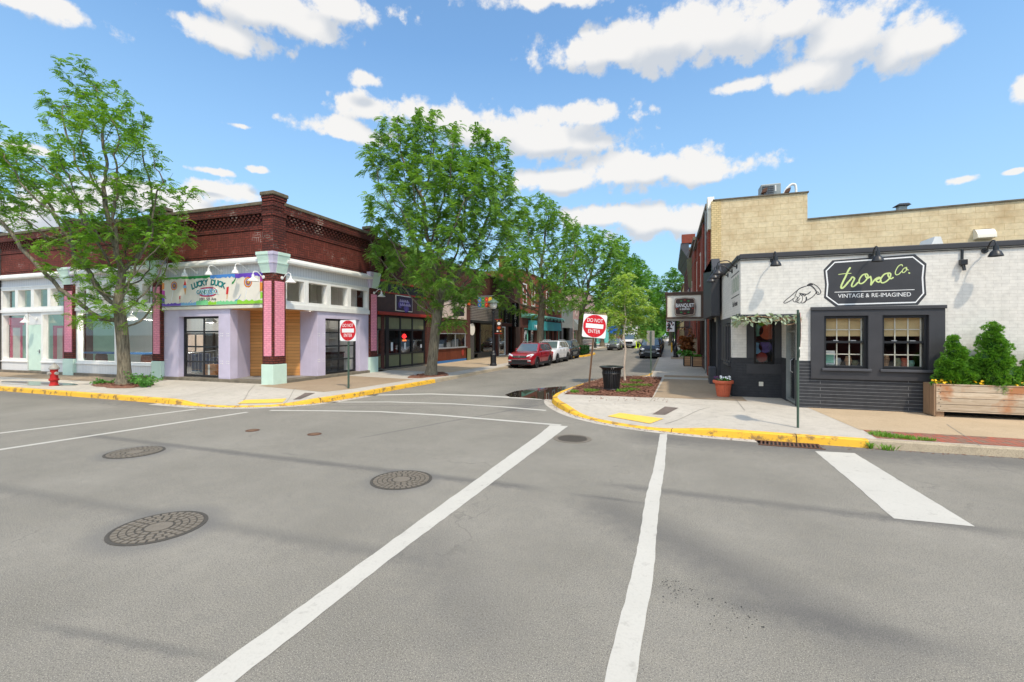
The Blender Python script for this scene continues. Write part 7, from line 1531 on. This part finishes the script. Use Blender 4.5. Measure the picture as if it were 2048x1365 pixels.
# ------------------------------------------------------------------ vehicles (front towards -y, origin on the road)
def solid(mb, cutters, name, mat, parent, sub=0, bevel=0):
    """mesh with cylinders cut out of it (wheel wells), modifiers baked"""
    o = mb.build(name, mat, parent, smooth=True, sub=sub, bevel=bevel); cs = []
    for c in cutters:
        co = c.build('cutter', None, parent); cs.append(co); m = o.modifiers.new('cut', 'BOOLEAN'); m.object = co; m.operation = 'DIFFERENCE'; m.solver = 'EXACT'
    dg = bpy.context.evaluated_depsgraph_get(); dg.update(); me = bpy.data.meshes.new_from_object(o.evaluated_get(dg)); me.name = name
    o.modifiers.clear(); o.data = me; me.materials.clear(); me.materials.append(M[mat])
    for c in cs: bpy.data.objects.remove(c)
    me.polygons.foreach_set('use_smooth', [True] * len(me.polygons)); me.set_sharp_from_angle(angle=R(38)); return o
def car(label, paint, L=4.6, Wd=1.84, Hh=1.66, boxy=0.0, grille='black_metal', trim='car_trim', rails=True, emblem=False, hood=1.03, group='parked cars'):
    t = thing('parked_car', (0, 0, 0), label, 'car', group); w = Wd / 2; f = -L / 2; r = L / 2; wr = .35 + .03 * boxy; wb0, wb1 = f + .92, r - .98
    st = [(0.0, .74, .42, .70), (.012, .86, .30, .80), (.035, .94, .24, .88 + .05 * boxy), (.08, .985, .22, hood - .08 + .06 * boxy), (.18, 1, .22, hood - .01 + .02 * boxy), (.28, 1, .22, hood + .05), (.45, 1, .22, hood + .07), (.7, 1, .22, hood + .08), (.9, .99, .24, hood + .07), (.975, .95, .3, hood - .02), (1.0, .86, .42, hood - .12)]
    mb = MB(); V = []
    for (u, ws, zl, zt) in st:
        y = f + u * L; ww = w * ws; zm = (zl + zt) / 2
        half = [(0, zl), (ww * .86, zl), (ww * .97, zl + .08), (ww * 1.0, zm - .06), (ww * 1.0, zm + .12), (ww * .97, zt - .1), (ww * .9, zt - .012), (ww * .5, zt + .015), (0, zt + .022)]
        V.append([(x, y, z) for x, z in half] + [(-x, y, z) for x, z in half[-2:0:-1]])
    n = len(V[0]); vs = [p for s in V for p in s]
    fs = [(i * n + k, i * n + (k + 1) % n, (i + 1) * n + (k + 1) % n, (i + 1) * n + k) for i in range(len(V) - 1) for k in range(n)] + [tuple(range(n - 1, -1, -1)), tuple((len(V) - 1) * n + k for k in range(n))]
    mb._add(vs, fs); cut = []
    for y in (wb0, wb1):
        for s in (-1, 1): cut.append(MB().lathe([(wr + .06, -.2), (wr + .06, .2)], (s * (w - .08), y, wr - .01), 28, 'x'))
    solid(mb, cut, 'body', paint, t)
    mb = MB()
    for y in (wb0, wb1):
        for s in (-1, 1):
            mb.lathe([(wr + .055, -.1), (wr + .055, .1)], (s * (w - .24), y, wr - .01), 20, 'x')
    part(mb, 'wheel_well', 'rubber', t)
    mb = MB()
    for y in (wb0, wb1):
        for s in (-1, 1):
            pts = [(s * (w * 1.0 + .004), y + (wr + .085) * math.cos(a), wr - .01 + (wr + .085) * math.sin(a)) for a in [R(-12 + 204 * k / 14) for k in range(15)]]; mb.tube(pts, .032, 6)
    for s in (-1, 1): mb.box(s * w * .985, s * (w * .985 + .03), wb0 + wr + .1, wb1 - wr - .1, .22, .40)
    mb.box(-w * .84, w * .84, f - .015, f + .25, .27, .40); part(mb, 'lower_trim', trim, t, bevel=.01)
    # cabin
    c0, c1, r0, r1 = f + .275 * L - .06 * boxy, f + .975 * L, f + .435 * L - .22 * boxy, f + .90 * L + .16 * boxy; zb, zr = hood + .03, Hh; wbt, wrf = w * .93, w * (.73 + .06 * boxy)
    B_ = [(-wbt, c0, zb), (wbt, c0, zb), (wbt, c1, zb + .03), (-wbt, c1, zb + .03)]; T_ = [(-wrf, r0, zr - .03), (wrf, r0, zr - .03), (wrf, r1, zr - .06), (-wrf, r1, zr - .06)]; mid = [(-wrf * .93, (r0 + r1) / 2, zr), (wrf * .93, (r0 + r1) / 2, zr)]
    mb = MB()._add(B_ + T_ + [(-wrf, (r0 + r1) / 2, zr - .012), (wrf, (r0 + r1) / 2, zr - .012)], [(0, 1, 5, 4), (1, 2, 6, 9, 5), (2, 3, 7, 6), (3, 0, 4, 8, 7), (4, 5, 9, 8), (8, 9, 6, 7), (3, 2, 1, 0)])
    part(mb, 'cabin', paint, t, smooth=True, bevel=.07)
    def patch(a, b, c, d, u0, u1, v0, v1, out):
        a, b, c, d = map(Vector, (a, b, c, d)); f_ = lambda u, v: (a * (1 - u) + b * u) * (1 - v) + (d * (1 - u) + c * u) * v; nrm = (b - a).cross(d - a).normalized(); nrm = nrm if nrm.dot(Vector(out)) > 0 else -nrm
        q = [tuple(f_(u, v) + nrm * .006) for u, v in ((u0, v0), (u1, v0), (u1, v1), (u0, v1))]; return MB().prism(q, tuple(nrm * .004))
    ws_ = patch(B_[0], B_[1], T_[1], T_[0], .06, .94, .06, .93, (0, -1, 1)); part(ws_, 'windscreen', 'car_glass', t, bevel=.003)
    part(patch(B_[3], B_[2], T_[2], T_[3], .08, .92, .2, .9, (0, 1, 1)), 'rear_window', 'car_glass', t)
    for s, (a, b, c, d) in ((1, (B_[1], B_[2], T_[2], T_[1])), (-1, (B_[0], B_[3], T_[3], T_[0]))):
        for u0, u1 in ((.1, .4), (.425, .7), (.725, .9)):
            a_, b_, c_, d_ = map(Vector, (a, b, c, d)); part(patch(a, b, c, d, u0 + (.03 if u0 < .2 else 0), u1, .12, .88, (s, 0, .3)), 'side_window', 'car_glass', t)
        part(MB().box(s * w * .9, s * (w * .9 + .14), c0 + .42, c0 + .5, zb + .06, zb + .2), 'mirror', paint, t, bevel=.03)
        for y in (c0 + 1.15, c0 + 2.05): part(MB().box(s * w * .99, s * (w * .99 + .03), y, y + .18, hood - .12, hood - .085), 'door_handle', paint, t, bevel=.006)
        mb = MB()
        for y in (c0 + .5, c0 + 1.45, c0 + 2.35): mb.box(s * w * .985, s * (w * 1.0 + .002), y, y + .012, .42, hood - .02)
        part(mb, 'door_seam', 'rubber', t)
        # lamps
        yl = f + .045 * L
        part(MB().prism([(s * w * .52, f + .012 * L, .78 + .05 * boxy), (s * w * .88, f + .03 * L, .80 + .05 * boxy), (s * w * .97, f + .085 * L, .9 + .04 * boxy), (s * w * .9, f + .07 * L, .97 + .03 * boxy), (s * w * .55, f + .03 * L, .88 + .06 * boxy)], (0, -.03, .0)), 'headlight', 'headlight', t, bevel=.008)
        part(MB().box(s * w * .62, s * w * .84, f - .005, f + .08, .48, .56), 'fog_lamp', 'headlight', t, bevel=.01); part(MB().box(s * w * .72, s * w * .93, r - .1, r - .0, .75, .98), 'tail_light', 'sign_red', t, bevel=.02)
        if rails: part(MB().tube([(s * wrf * .9, r0 + .15, zr - .02), (s * wrf * .9, r0 + .3, zr + .05), (s * wrf * .9, r1 - .3, zr + .04), (s * wrf * .9, r1 - .15, zr - .03)], .022, 6), 'roof_rail', 'alu' if paint != 'car_black' else 'black_metal', t)
    part(MB().box(-w * .52, w * .52, f - .012, f + .1, .70, .84 + .08 * boxy), 'grille', grille, t, bevel=.01); mb = MB()
    for z in (.73, .78, .83): mb.box(-w * .5, w * .5, f - .02, f + .0, z, z + .014)
    part(mb, 'grille_bar', 'chrome' if boxy < .5 else 'steel', t); part(MB().box(-w * .6, w * .6, f - .008, f + .1, .40, .56), 'lower_intake', 'black_metal', t, bevel=.01); part(MB().box(-w * .78, w * .78, f - .02, f + .02, .575, .60), 'bumper_line', 'chrome' if boxy < .5 else 'steel', t)
    if boxy > .5: part(MB().box(-w * .45, w * .45, f - .03, f + .02, .60, .66), 'skid_plate', 'steel', t, bevel=.01)
    if emblem:
        part(MB().lathe([(.075, -.01), (.075, .0), (.066, .0), (.066, -.01)], (0, f - .028, .79), 24, 'y'), 'emblem_ring', 'chrome', t); k = lambda pts: [(x, f - .034, .79 + z) for x, z in pts]
        part(MB().tube(k([(-.035, .05), (0, .005), (.035, .05)]), .007, 5).tube(k([(-.055, .03), (-.028, -.045), (0, .0), (.028, -.045), (.055, .03)]), .007, 5), 'emblem_letters', 'chrome', t)
    # wheels
    for y in (wb0, wb1):
        for s in (-1, 1):
            cx = s * (w - .115); wh = part(MB().lathe([(wr * .66, -.1), (wr * .93, -.11), (wr, -.085), (wr, .085), (wr * .93, .11), (wr * .66, .1)], (cx, y, wr), 28, 'x'), 'wheel', 'rubber', t, smooth=True)
            mb = MB(); mb.lathe([(wr * .68, -.09), (wr * .68, .09), (wr * .62, .095), (wr * .6, .03), (.02, .03)] if s > 0 else [(wr * .68, .09), (wr * .68, -.09), (wr * .62, -.095), (wr * .6, -.03), (.02, -.03)], (cx, y, wr), 24, 'x')
            part(mb, 'rim', 'black_metal', wh); mb = MB()
            for k in range(5):
                a = 2 * math.pi * k / 5 + .3
                for e in (-.16, .16):
                    q = [(cx + s * .085, y + rr * math.cos(a + ee), wr + rr * math.sin(a + ee)) for rr, ee in ((.04, e * 3 - .3), (.04, e * 3 + .3), (wr * .66, e + .07), (wr * .66, e - .07))]; mb.prism(q, (s * .012, 0, 0))
            mb.lathe([(.05, 0), (.05, .02)] if s > 0 else [(.05, -.02), (.05, 0)], (cx + s * .085, y, wr), 12, 'x'); part(mb, 'spokes', 'rim', wh)
    return t
def place(t, x, y, rz=0.0): t.location = (x, y, 0); t.rotation_euler = (0, 0, rz); return t
place(car('dark red compact parked car with chrome grille, first in the left row', 'car_red', 4.55, 1.84, 1.66, emblem=True), -9.0, 30.35, R(-4))
place(car('large white parked car behind the dark red one', 'car_white', 4.95, 1.93, 1.74, hood=1.1), -8.95, 35.85, R(-3))
place(car('dark grey parked car behind the large white one', 'car_dark', 4.7, 1.88, 1.70, hood=1.06), -9.0, 41.3, R(-2))
blk = place(car('boxy black parked off road car, first in the right row', 'car_black', 4.8, 1.92, 1.82, boxy=1.0, hood=1.16, rails=True), -1.6, 45.9)
place(car('grey green parked car far down the left kerb near the blue awning', 'car_silver', 4.5, 1.8, 1.66), -7.3, 67.2, R(-2))
for i, (y, lab) in enumerate(((51.7, 'black parked car directly behind the boxy black off road car'), (57.8, 'dark parked car, third in the right row'), (64.5, 'dark parked car, fourth in the right row'), (75, 'distant dark parked car near the end of the right row'))):
    q = copy_tree(blk if i % 2 == 0 else [o for o in C.objects if o.get('label', '').startswith('dark grey parked car')][0]); q['label'] = lab; place(q, -1.6, y)
q = copy_tree([o for o in C.objects if o.get('label', '').startswith('grey green')][0]); q['label'] = 'pale distant car partly hidden behind the grey green one'; place(q, -6.7, 84)
# white box truck
tx, ty = (PY(1241, 690, 76)[0] + PY(1270, 690, 76)[0]) / 2 + .2, 76.0
tr = thing('box_truck', (tx, ty, 0), 'white box truck far down the street', 'truck'); x = tx
part(MB().box(x - 1.2, x + 1.2, ty + 2.3, ty + 9, .95, 3.75), 'cargo_box', 'car_white', tr, bevel=.04); part(MB().box(x - 1.22, x + 1.22, ty + 2.28, ty + 2.34, 3.66, 3.78).box(x - 1.22, x + 1.22, ty + 2.26, ty + 2.32, .9, 1.0), 'box_edge', 'galv', tr)
part(MB().prism([(x - 1.05, ty, .55), (x - 1.05, ty - .05, 1.15), (x - 1.05, ty + .55, 1.4), (x - 1.05, ty + .95, 2.35), (x - 1.05, ty + 2.2, 2.5), (x - 1.05, ty + 2.2, .55)], (2.1, 0, 0)), 'cab', 'car_white', tr, bevel=.06)
part(MB().prism([(x - .9, ty + .575, 1.44), (x + .9, ty + .575, 1.44), (x + .85, ty + .9, 2.26), (x - .85, ty + .9, 2.26)], (0, -.02, .008)), 'windscreen', 'car_glass', tr)
for s in (-1, 1):
    part(MB().prism([(x + s * 1.05, ty + .8, 1.45), (x + s * 1.05, ty + 1.9, 1.45), (x + s * 1.05, ty + 1.9, 2.3), (x + s * 1.05, ty + 1.1, 2.3)], (s * .01, 0, 0)), 'side_window', 'car_glass', tr); part(MB().box(x + s * .62, x + s * 1.0, ty - .06, ty + .1, .8, 1.02), 'headlight', 'headlight', tr, bevel=.02); part(MB().box(x + s * 1.2, x + s * 1.42, ty + .5, ty + .6, 1.5, 2.0), 'mirror', 'black_metal', tr)
    for y in (ty + .95, ty + 6.9): wh = part(MB().lathe([(.3, -.14), (.48, -.13), (.5, -.1), (.5, .1), (.48, .13), (.3, .14)], (x + s * .95, y, .5), 20, 'x'), 'wheel', 'rubber', tr, smooth=True); part(MB().lathe([(.3, -.13), (.28, .0), (.3, .13)], (x + s * .95, y, .5), 14, 'x'), 'rim', 'steel', wh)
part(MB().box(x - .55, x + .55, ty - .08, ty + .05, .72, 1.1), 'grille', 'black_metal', tr, bevel=.02); part(MB().box(x - 1.08, x + 1.08, ty - .14, ty + .1, .42, .66), 'bumper', 'chrome', tr, bevel=.02); part(MB().box(x - .45, x + .45, ty + .9, ty + 8.9, .6, .95), 'chassis', 'rubber', tr); part(MB().box(x - .55, x + .35, ty + 2.26, ty + 2.3, 2.8, 3.3), 'panel_mark', 'slate_trim', tr)
# ------------------------------------------------------------------ trees
def at_depth(px, py, Z): r = ray(px, py); return np.array([r[0] * Z, r[1] * Z, CAMH + r[2] * Z])
def mesh_np(name, verts, nq, mat, parent, uv=False):
    me = bpy.data.meshes.new(name); v = (verts.reshape(-1, 3) - np.array(ORG[parent.name])).astype(np.float32); n = len(v); me.vertices.add(n); me.vertices.foreach_set('co', v.ravel()); me.loops.add(n); me.loops.foreach_set('vertex_index', np.arange(n, dtype=np.int32)); me.polygons.add(n // nq)
    me.polygons.foreach_set('loop_start', np.arange(0, n, nq, dtype=np.int32)); me.polygons.foreach_set('loop_total', np.full(n // nq, nq, dtype=np.int32)); me.materials.append(M[mat]); me.update(); me.validate()
    o = bpy.data.objects.new(name, me); C.objects.link(o); o.parent = parent; ORG[o.name] = ORG[parent.name]; return o
def unit(a): return a / np.maximum(np.linalg.norm(a, axis=-1, keepdims=True), 1e-9)
def tree(label, base, trunk, blobs, Z, seed, r0, leafmat='leaf_locust', bark='bark', natt=900, step=.3, fr_per=5, L=.3, pairs=6, dz=1.0, name='street_tree', group='street trees', tip=.007, width=.11, kill=.45, bare=0.0, spread=1.0, leafr=.022, flare=1.7):
    rg = np.random.default_rng(seed); t = thing(name, base, label, 'tree', group)
    cs = []; rs = []
    for b in blobs:
        px, py, rp = b[:3]; d = b[3] if len(b) > 3 else rg.uniform(-.6, .6) * rp / FOC * Z * dz
        cs.append(at_depth(px, py, Z + d)); rs.append(rp / FOC * Z)
    cs = np.array(cs); rs = np.array(rs); wts = rs ** 2.4; wts /= wts.sum()
    idx = rg.choice(len(cs), natt, p=wts); dirs = unit(rg.normal(size=(natt, 3))); att = cs[idx] + dirs * (rs[idx] * rg.uniform(.15, 1, natt) ** .45)[:, None]
    tp = [np.array(p, float) for p in trunk]; nodes = []; par = []
    for a, b in zip(tp, tp[1:]):
        n = max(1, int(np.linalg.norm(b - a) / step))
        for i in range(n): nodes.append(a + (b - a) * i / n); par.append(len(nodes) - 2)
    nodes.append(tp[-1]); par.append(len(nodes) - 2); nt_ = len(nodes)
    P = np.zeros((14000, 3)); P[:nt_] = nodes; n = nt_; alive = np.ones(natt, bool); nd = np.full(natt, 1e9); ni = np.zeros(natt, int); new0 = 0
    start = max(0, nt_ - max(3, int(nt_ * .45)))
    new0 = start
    for it in range(400):
        d = np.linalg.norm(att[:, None, :] - P[None, new0:n, :], axis=2); k = d.argmin(1); dm = d[np.arange(natt), k]; better = dm < nd; nd[better] = dm[better]; ni[better] = k[better] + new0
        alive &= nd > kill
        if not alive.any() or n > 13000: break
        u, inv = np.unique(ni[alive], return_inverse=True); acc = np.zeros((len(u), 3)); np.add.at(acc, inv, unit(att[alive] - P[ni[alive]]))
        dirn = unit(unit(acc) + rg.normal(size=acc.shape) * .22 + np.array([0, 0, .06])); new = P[u] + dirn * step
        if it > 30:
            # stop nodes that dither on the spot
            dd = np.linalg.norm(new[:, None, :] - P[None, max(0, n - 400):n, :], axis=2).min(1); ok = dd > step * .25
            if not ok.any(): break
            new, u = new[ok], u[ok]
        new0 = n; P[n:n + len(new)] = new; par += list(u); n += len(new)
        if len(new) == 0: break
    P = P[:n]; par = np.array(par); rad = np.zeros(n); kids = [[] for _ in range(n)]
    for i in range(n):
        if par[i] >= 0: kids[par[i]].append(i)
    order = np.arange(n)[::-1]; e = 2.15; acc = np.zeros(n)
    for i in order:
        acc[i] = max(acc[i], tip ** e)
        if par[i] >= 0: acc[par[i]] += acc[i] * 1.0
    rad = acc ** (1 / e); sc = r0 / rad[min(3, n - 1)]; rad = np.where(rad * sc > tip * 1.3, tip + (rad - tip) * (r0 - tip) / (rad[min(3, n - 1)] - tip), rad)
    rad = np.minimum(rad, r0)
    h = P[:nt_, 2] - P[0, 2]; rad[:nt_] *= 1 + (flare - 1) * np.exp(-h / .28)
    # smooth branches a little
    Q = P.copy()
    for i in range(nt_, n):
        if len(kids[i]) == 1: Q[i] = P[i] * .5 + (P[par[i]] + P[kids[i][0]]) * .25
    P = Q; mb = MB(); done = set()
    def chain(s, p0):
        pts, rr = ([tuple(P[p0])], [min(rad[p0], rad[s] * 1.35)]) if p0 is not None else ([], []); i = s
        while True:
            pts.append(tuple(P[i])); rr.append(rad[i])
            if not kids[i]: break
            ks = sorted(kids[i], key=lambda q: -rad[q])
            for q in ks[1:]: stack.append((q, i))
            i = ks[0]
        if len(pts) > 1: mb.tube(pts, rr, 12 if rr[min(1, len(rr) - 1)] > .12 else (6 if rr[min(1, len(rr) - 1)] > .03 else 3), caps=False)
    stack = [(0, None)]
    while stack: s, p0 = stack.pop(); chain(s, p0)
    part(mb, 'trunk', bark, t, smooth='all')
    # leaves: drooping pinnate fronds on the thin twigs
    tw = np.where((rad < leafr) & (np.arange(n) >= nt_))[0]
    if bare: tw = tw[rg.random(len(tw)) > bare]
    base_ = np.repeat(P[tw], fr_per, axis=0); pd = np.repeat(unit(P[tw] - P[par[tw]]), fr_per, axis=0); m = len(base_)
    base_ = base_ + rg.normal(size=(m, 3)) * step * .3 * spread
    d = unit(pd * .5 + rg.normal(size=(m, 3)) * np.array([1, 1, .55]) * .8 + np.array([0, 0, .12])); side = unit(np.cross(d, np.array([0, 0, 1.0]) + rg.normal(size=(m, 3)) * .35)); Lf = L * rg.uniform(.55, 1.2, m)
    quads = []
    for j in range(pairs):
        u = (j + .6) / pairs; ax_ = base_ + d * (Lf * u)[:, None] + np.array([0, 0, -1.0]) * (Lf * .55 * u * u)[:, None]; ll = Lf * (.36 - .16 * abs(u - .4)); 
        for s in (-1, 1):
            o = unit(side * s + d * .45 + np.array([0, 0, -.25])); tipv = ax_ + o * ll[:, None]; wv = d * (Lf * width)[:, None]
            quads.append(np.stack([ax_, (ax_ + tipv) / 2 + wv, tipv, (ax_ + tipv) / 2 - wv], axis=1))
    mesh_np('crown', np.concatenate(quads), 4, leafmat, t); print('tree', label[:30], n, 'nodes', m * pairs * 2, 'leaflets')
    return t
def trunk_px(pts, Z): return [tuple(at_depth(px, py, Z)) for px, py in pts]
def base_at(px, py, z=.16):
    g = G(px, py, z); return (g[0], g[1], z), (FW[0] * g[0] + FW[1] * g[1])
b, Z = base_at(250, 771)
tree('near honey locust with an open feathery crown in front of the mint and pink shop', b, [b] + trunk_px([(248, 730), (246, 690), (243, 655), (240, 630)], Z),
     [(170, 165, 48), (228, 228, 62), (120, 215, 42), (215, 300, 90), (288, 305, 38), (60, 320, 75), (0, 330, 70), (-70, 340, 80), (30, 400, 62), (110, 430, 70), (-30, 400, 60), (225, 420, 100), (310, 440, 62), (345, 370, 30), (395, 385, 22), (255, 500, 95), (335, 485, 42), (165, 520, 75), (140, 585, 36), (235, 585, 80), (300, 560, 46), (185, 620, 45), (80, 470, 32), (360, 345, 22)], Z, 11, .215, natt=1900, step=.22, fr_per=8, L=.28, kill=.32, bare=.2, tip=.006, width=.10, leafr=.02)
b, Z = base_at(862, 752)
tree('tall full honey locust beside the dark olive shop', b, [b] + trunk_px([(866, 710), (871, 660), (876, 620), (880, 600)], Z),
     [(790, 290, 58), (845, 320, 80), (755, 320, 42), (930, 310, 66), (980, 300, 42), (990, 350, 48), (880, 400, 105), (780, 410, 55), (950, 410, 85), (820, 490, 85), (775, 470, 36), (900, 510, 100), (975, 485, 60), (1015, 440, 45), (795, 545, 45), (870, 580, 66), (938, 548, 36), (965, 530, 26), (758, 505, 28), (905, 640, 30), (850, 255, 40), (1030, 400, 25)], Z, 5, .25, flare=1.45, leafmat='leaf_locust_dark', natt=2500, step=.27, fr_per=10, L=.31, pairs=8, kill=.36, tip=.007, width=.085)
y3 = 39.6; b = (-10.9, y3, .16); Z = FW[0] * b[0] + FW[1] * b[1]
tree('honey locust behind the red car, over the teal shop sign', b, [b] + trunk_px([(1080, 690), (1081, 650), (1083, 625), (1086, 600)], Z), [(1080, 435, 52), (1040, 475, 50), (1120, 465, 45), (1060, 530, 60), (1120, 530, 52), (1020, 550, 40), (1090, 580, 50), (1000, 600, 24), (1035, 615, 20), (1140, 590, 30), (1030, 520, 40)], Z, 21, .31, leafmat='leaf_locust_dark', natt=1500, step=.36, fr_per=8, L=.44, pairs=6, kill=.5, width=.11, leafr=.03)
b = (-10.9, 59.0, .16); Z = FW[0] * b[0] + FW[1] * b[1]
tree('honey locust behind the dark grey car on the left pavement', b, [b] + trunk_px([(1160, 680), (1162, 640), (1165, 615)], Z), [(1170, 490, 42), (1200, 510, 45), (1150, 545, 48), (1200, 570, 42), (1225, 495, 30), (1130, 600, 28), (1180, 605, 38), (1235, 550, 35), (1145, 470, 24)], Z, 31, .34, leafmat='leaf_locust_dark', natt=1300, step=.5, fr_per=8, L=.6, pairs=6, kill=.7, width=.11, leafr=.04)
for i, (y, bl, lab) in enumerate(((80, [(1240, 530, 38), (1262, 555, 40), (1225, 590, 38), (1250, 600, 36), (1215, 560, 32), (1240, 495, 22)], 'street tree on the left in the green row, behind the sapling top'), (104, [(1275, 560, 34), (1290, 595, 34), (1255, 590, 36), (1270, 620, 30), (1265, 535, 22)], 'street tree in the far green row above the white truck'), (132, [(1300, 590, 30), (1312, 620, 26), (1290, 630, 30), (1300, 560, 18)], 'last street tree of the left green row'))):
    b = (-10.9, y, .16); Z = FW[0] * b[0] + FW[1] * b[1]; q = np.array(b)
    tree(lab, b, [b, (b[0], b[1], 2.2), (b[0] + .5, b[1], 3.6)], bl, Z, 41 + i, .3, leafmat='leaf_far', natt=800, step=.7, fr_per=6, L=1.0, pairs=3, kill=1.0, width=.2, leafr=.06)
b = (.4, 92, .16); Z = FW[0] * b[0] + FW[1] * b[1]
tree('far street tree on the right pavement beside the marquee', b, [b, (.4, 92, 3), (.2, 92, 4.5)], [(1345, 580, 36), (1370, 570, 30), (1325, 615, 30), (1385, 595, 18), (1350, 625, 36), (1375, 625, 26), (1345, 550, 18)], Z, 51, .3, leafmat='leaf_far', natt=900, step=.65, fr_per=6, L=.9, pairs=3, kill=.9, width=.2, leafr=.06)
b = (.4, 118, .16); Z = FW[0] * b[0] + FW[1] * b[1]
tree('farther street tree on the right, low over the parked cars', b, [b, (.4, 118, 3), (.3, 118, 4)], [(1335, 645, 20), (1355, 650, 22), (1320, 640, 18), (1345, 630, 18), (1372, 655, 18)], Z, 52, .3, leafmat='leaf_far', natt=500, step=.8, fr_per=6, L=1.1, pairs=3, kill=1.1, width=.2, leafr=.07)
b, Z = base_at(1250, 763, .18)
tree('slender pale barked sapling with light leaves in the mulch bed', b, [b] + trunk_px([(1248, 735), (1251, 700), (1247, 670), (1252, 640), (1249, 610), (1252, 590)], Z), [(1250, 560, 22), (1235, 600, 30), (1268, 595, 28), (1215, 640, 24), (1288, 625, 26), (1250, 640, 36), (1225, 675, 14), (1282, 670, 16), (1300, 640, 12), (1200, 650, 10)], Z, 61, .043, leafmat='leaf_birch', bark='bark_birch', natt=520, step=.13, fr_per=7, L=.2, pairs=3, kill=.2, tip=.004, width=.2, leafr=.014, name='sapling', group=None, flare=1.3)
# woods closing the street
def woods():
    mb = MB(); rg = random.Random(3)
    for _ in range(9000):
        x = rg.uniform(-90, 60); y = rg.uniform(240, 300); top = 15 + 4 * math.sin(x * .13) + 3 * math.sin(x * .31 + 1) + rg.uniform(-2, 2); z = rg.uniform(0, 1) ** .7 * top; l = rg.uniform(.8, 1.9)
        d = Vector((rg.gauss(0, 1), rg.gauss(0, 1), rg.gauss(0, 1))).normalized(); s = d.orthogonal().normalized(); c = Vector((x, y, z)); mb.poly([c - d * l, c + s * l * .7, c + d * l, c - s * l * .7])
    o = mb.build('woods', 'leaf_far'); tag(o, 'dense green trees closing off the far end of the street', None, None, 'stuff')
woods()
# ------------------------------------------------------------------ the other side of the crossing, seen only in reflections
for k, (xa, xb_, h, m_, lab) in enumerate(((-62, -36, 7.5, 'brown_brick', 'brown brick building across the road, mirrored in the shop windows'), (-35.8, -12, 6.5, 'tan_brick', 'tan brick building across the road, mirrored in the shop windows'), (2, 34, 7.0, 'orange_brick', 'red brick building across the road, mirrored in the sash windows'))):
    t = thing('street_building', ((xa + xb_) / 2, -18, 0), lab, 'building'); part(MB().box(xa, xb_, -30, -18, -.02, h), 'wall', m_, t); part(MB().box(xa, xb_, -30.1, -17.8, h, h + .2), 'parapet_cap', 'stone_cap', t)
    for q in range(5): a = xa + (xb_ - xa) * (q + .2) / 5; part(MB().box(a, a + (xb_ - xa) * .12, -18, -17.95, .8, 3.2), 'shop_window', 'glass_dark', t)
q = copy_tree([o for o in C.objects if o.get('label', '').startswith('large white parked car')][0]); q['label'] = 'white car across the road, mirrored in the window behind the near tree'; place(q, -40, -6.5, R(90))
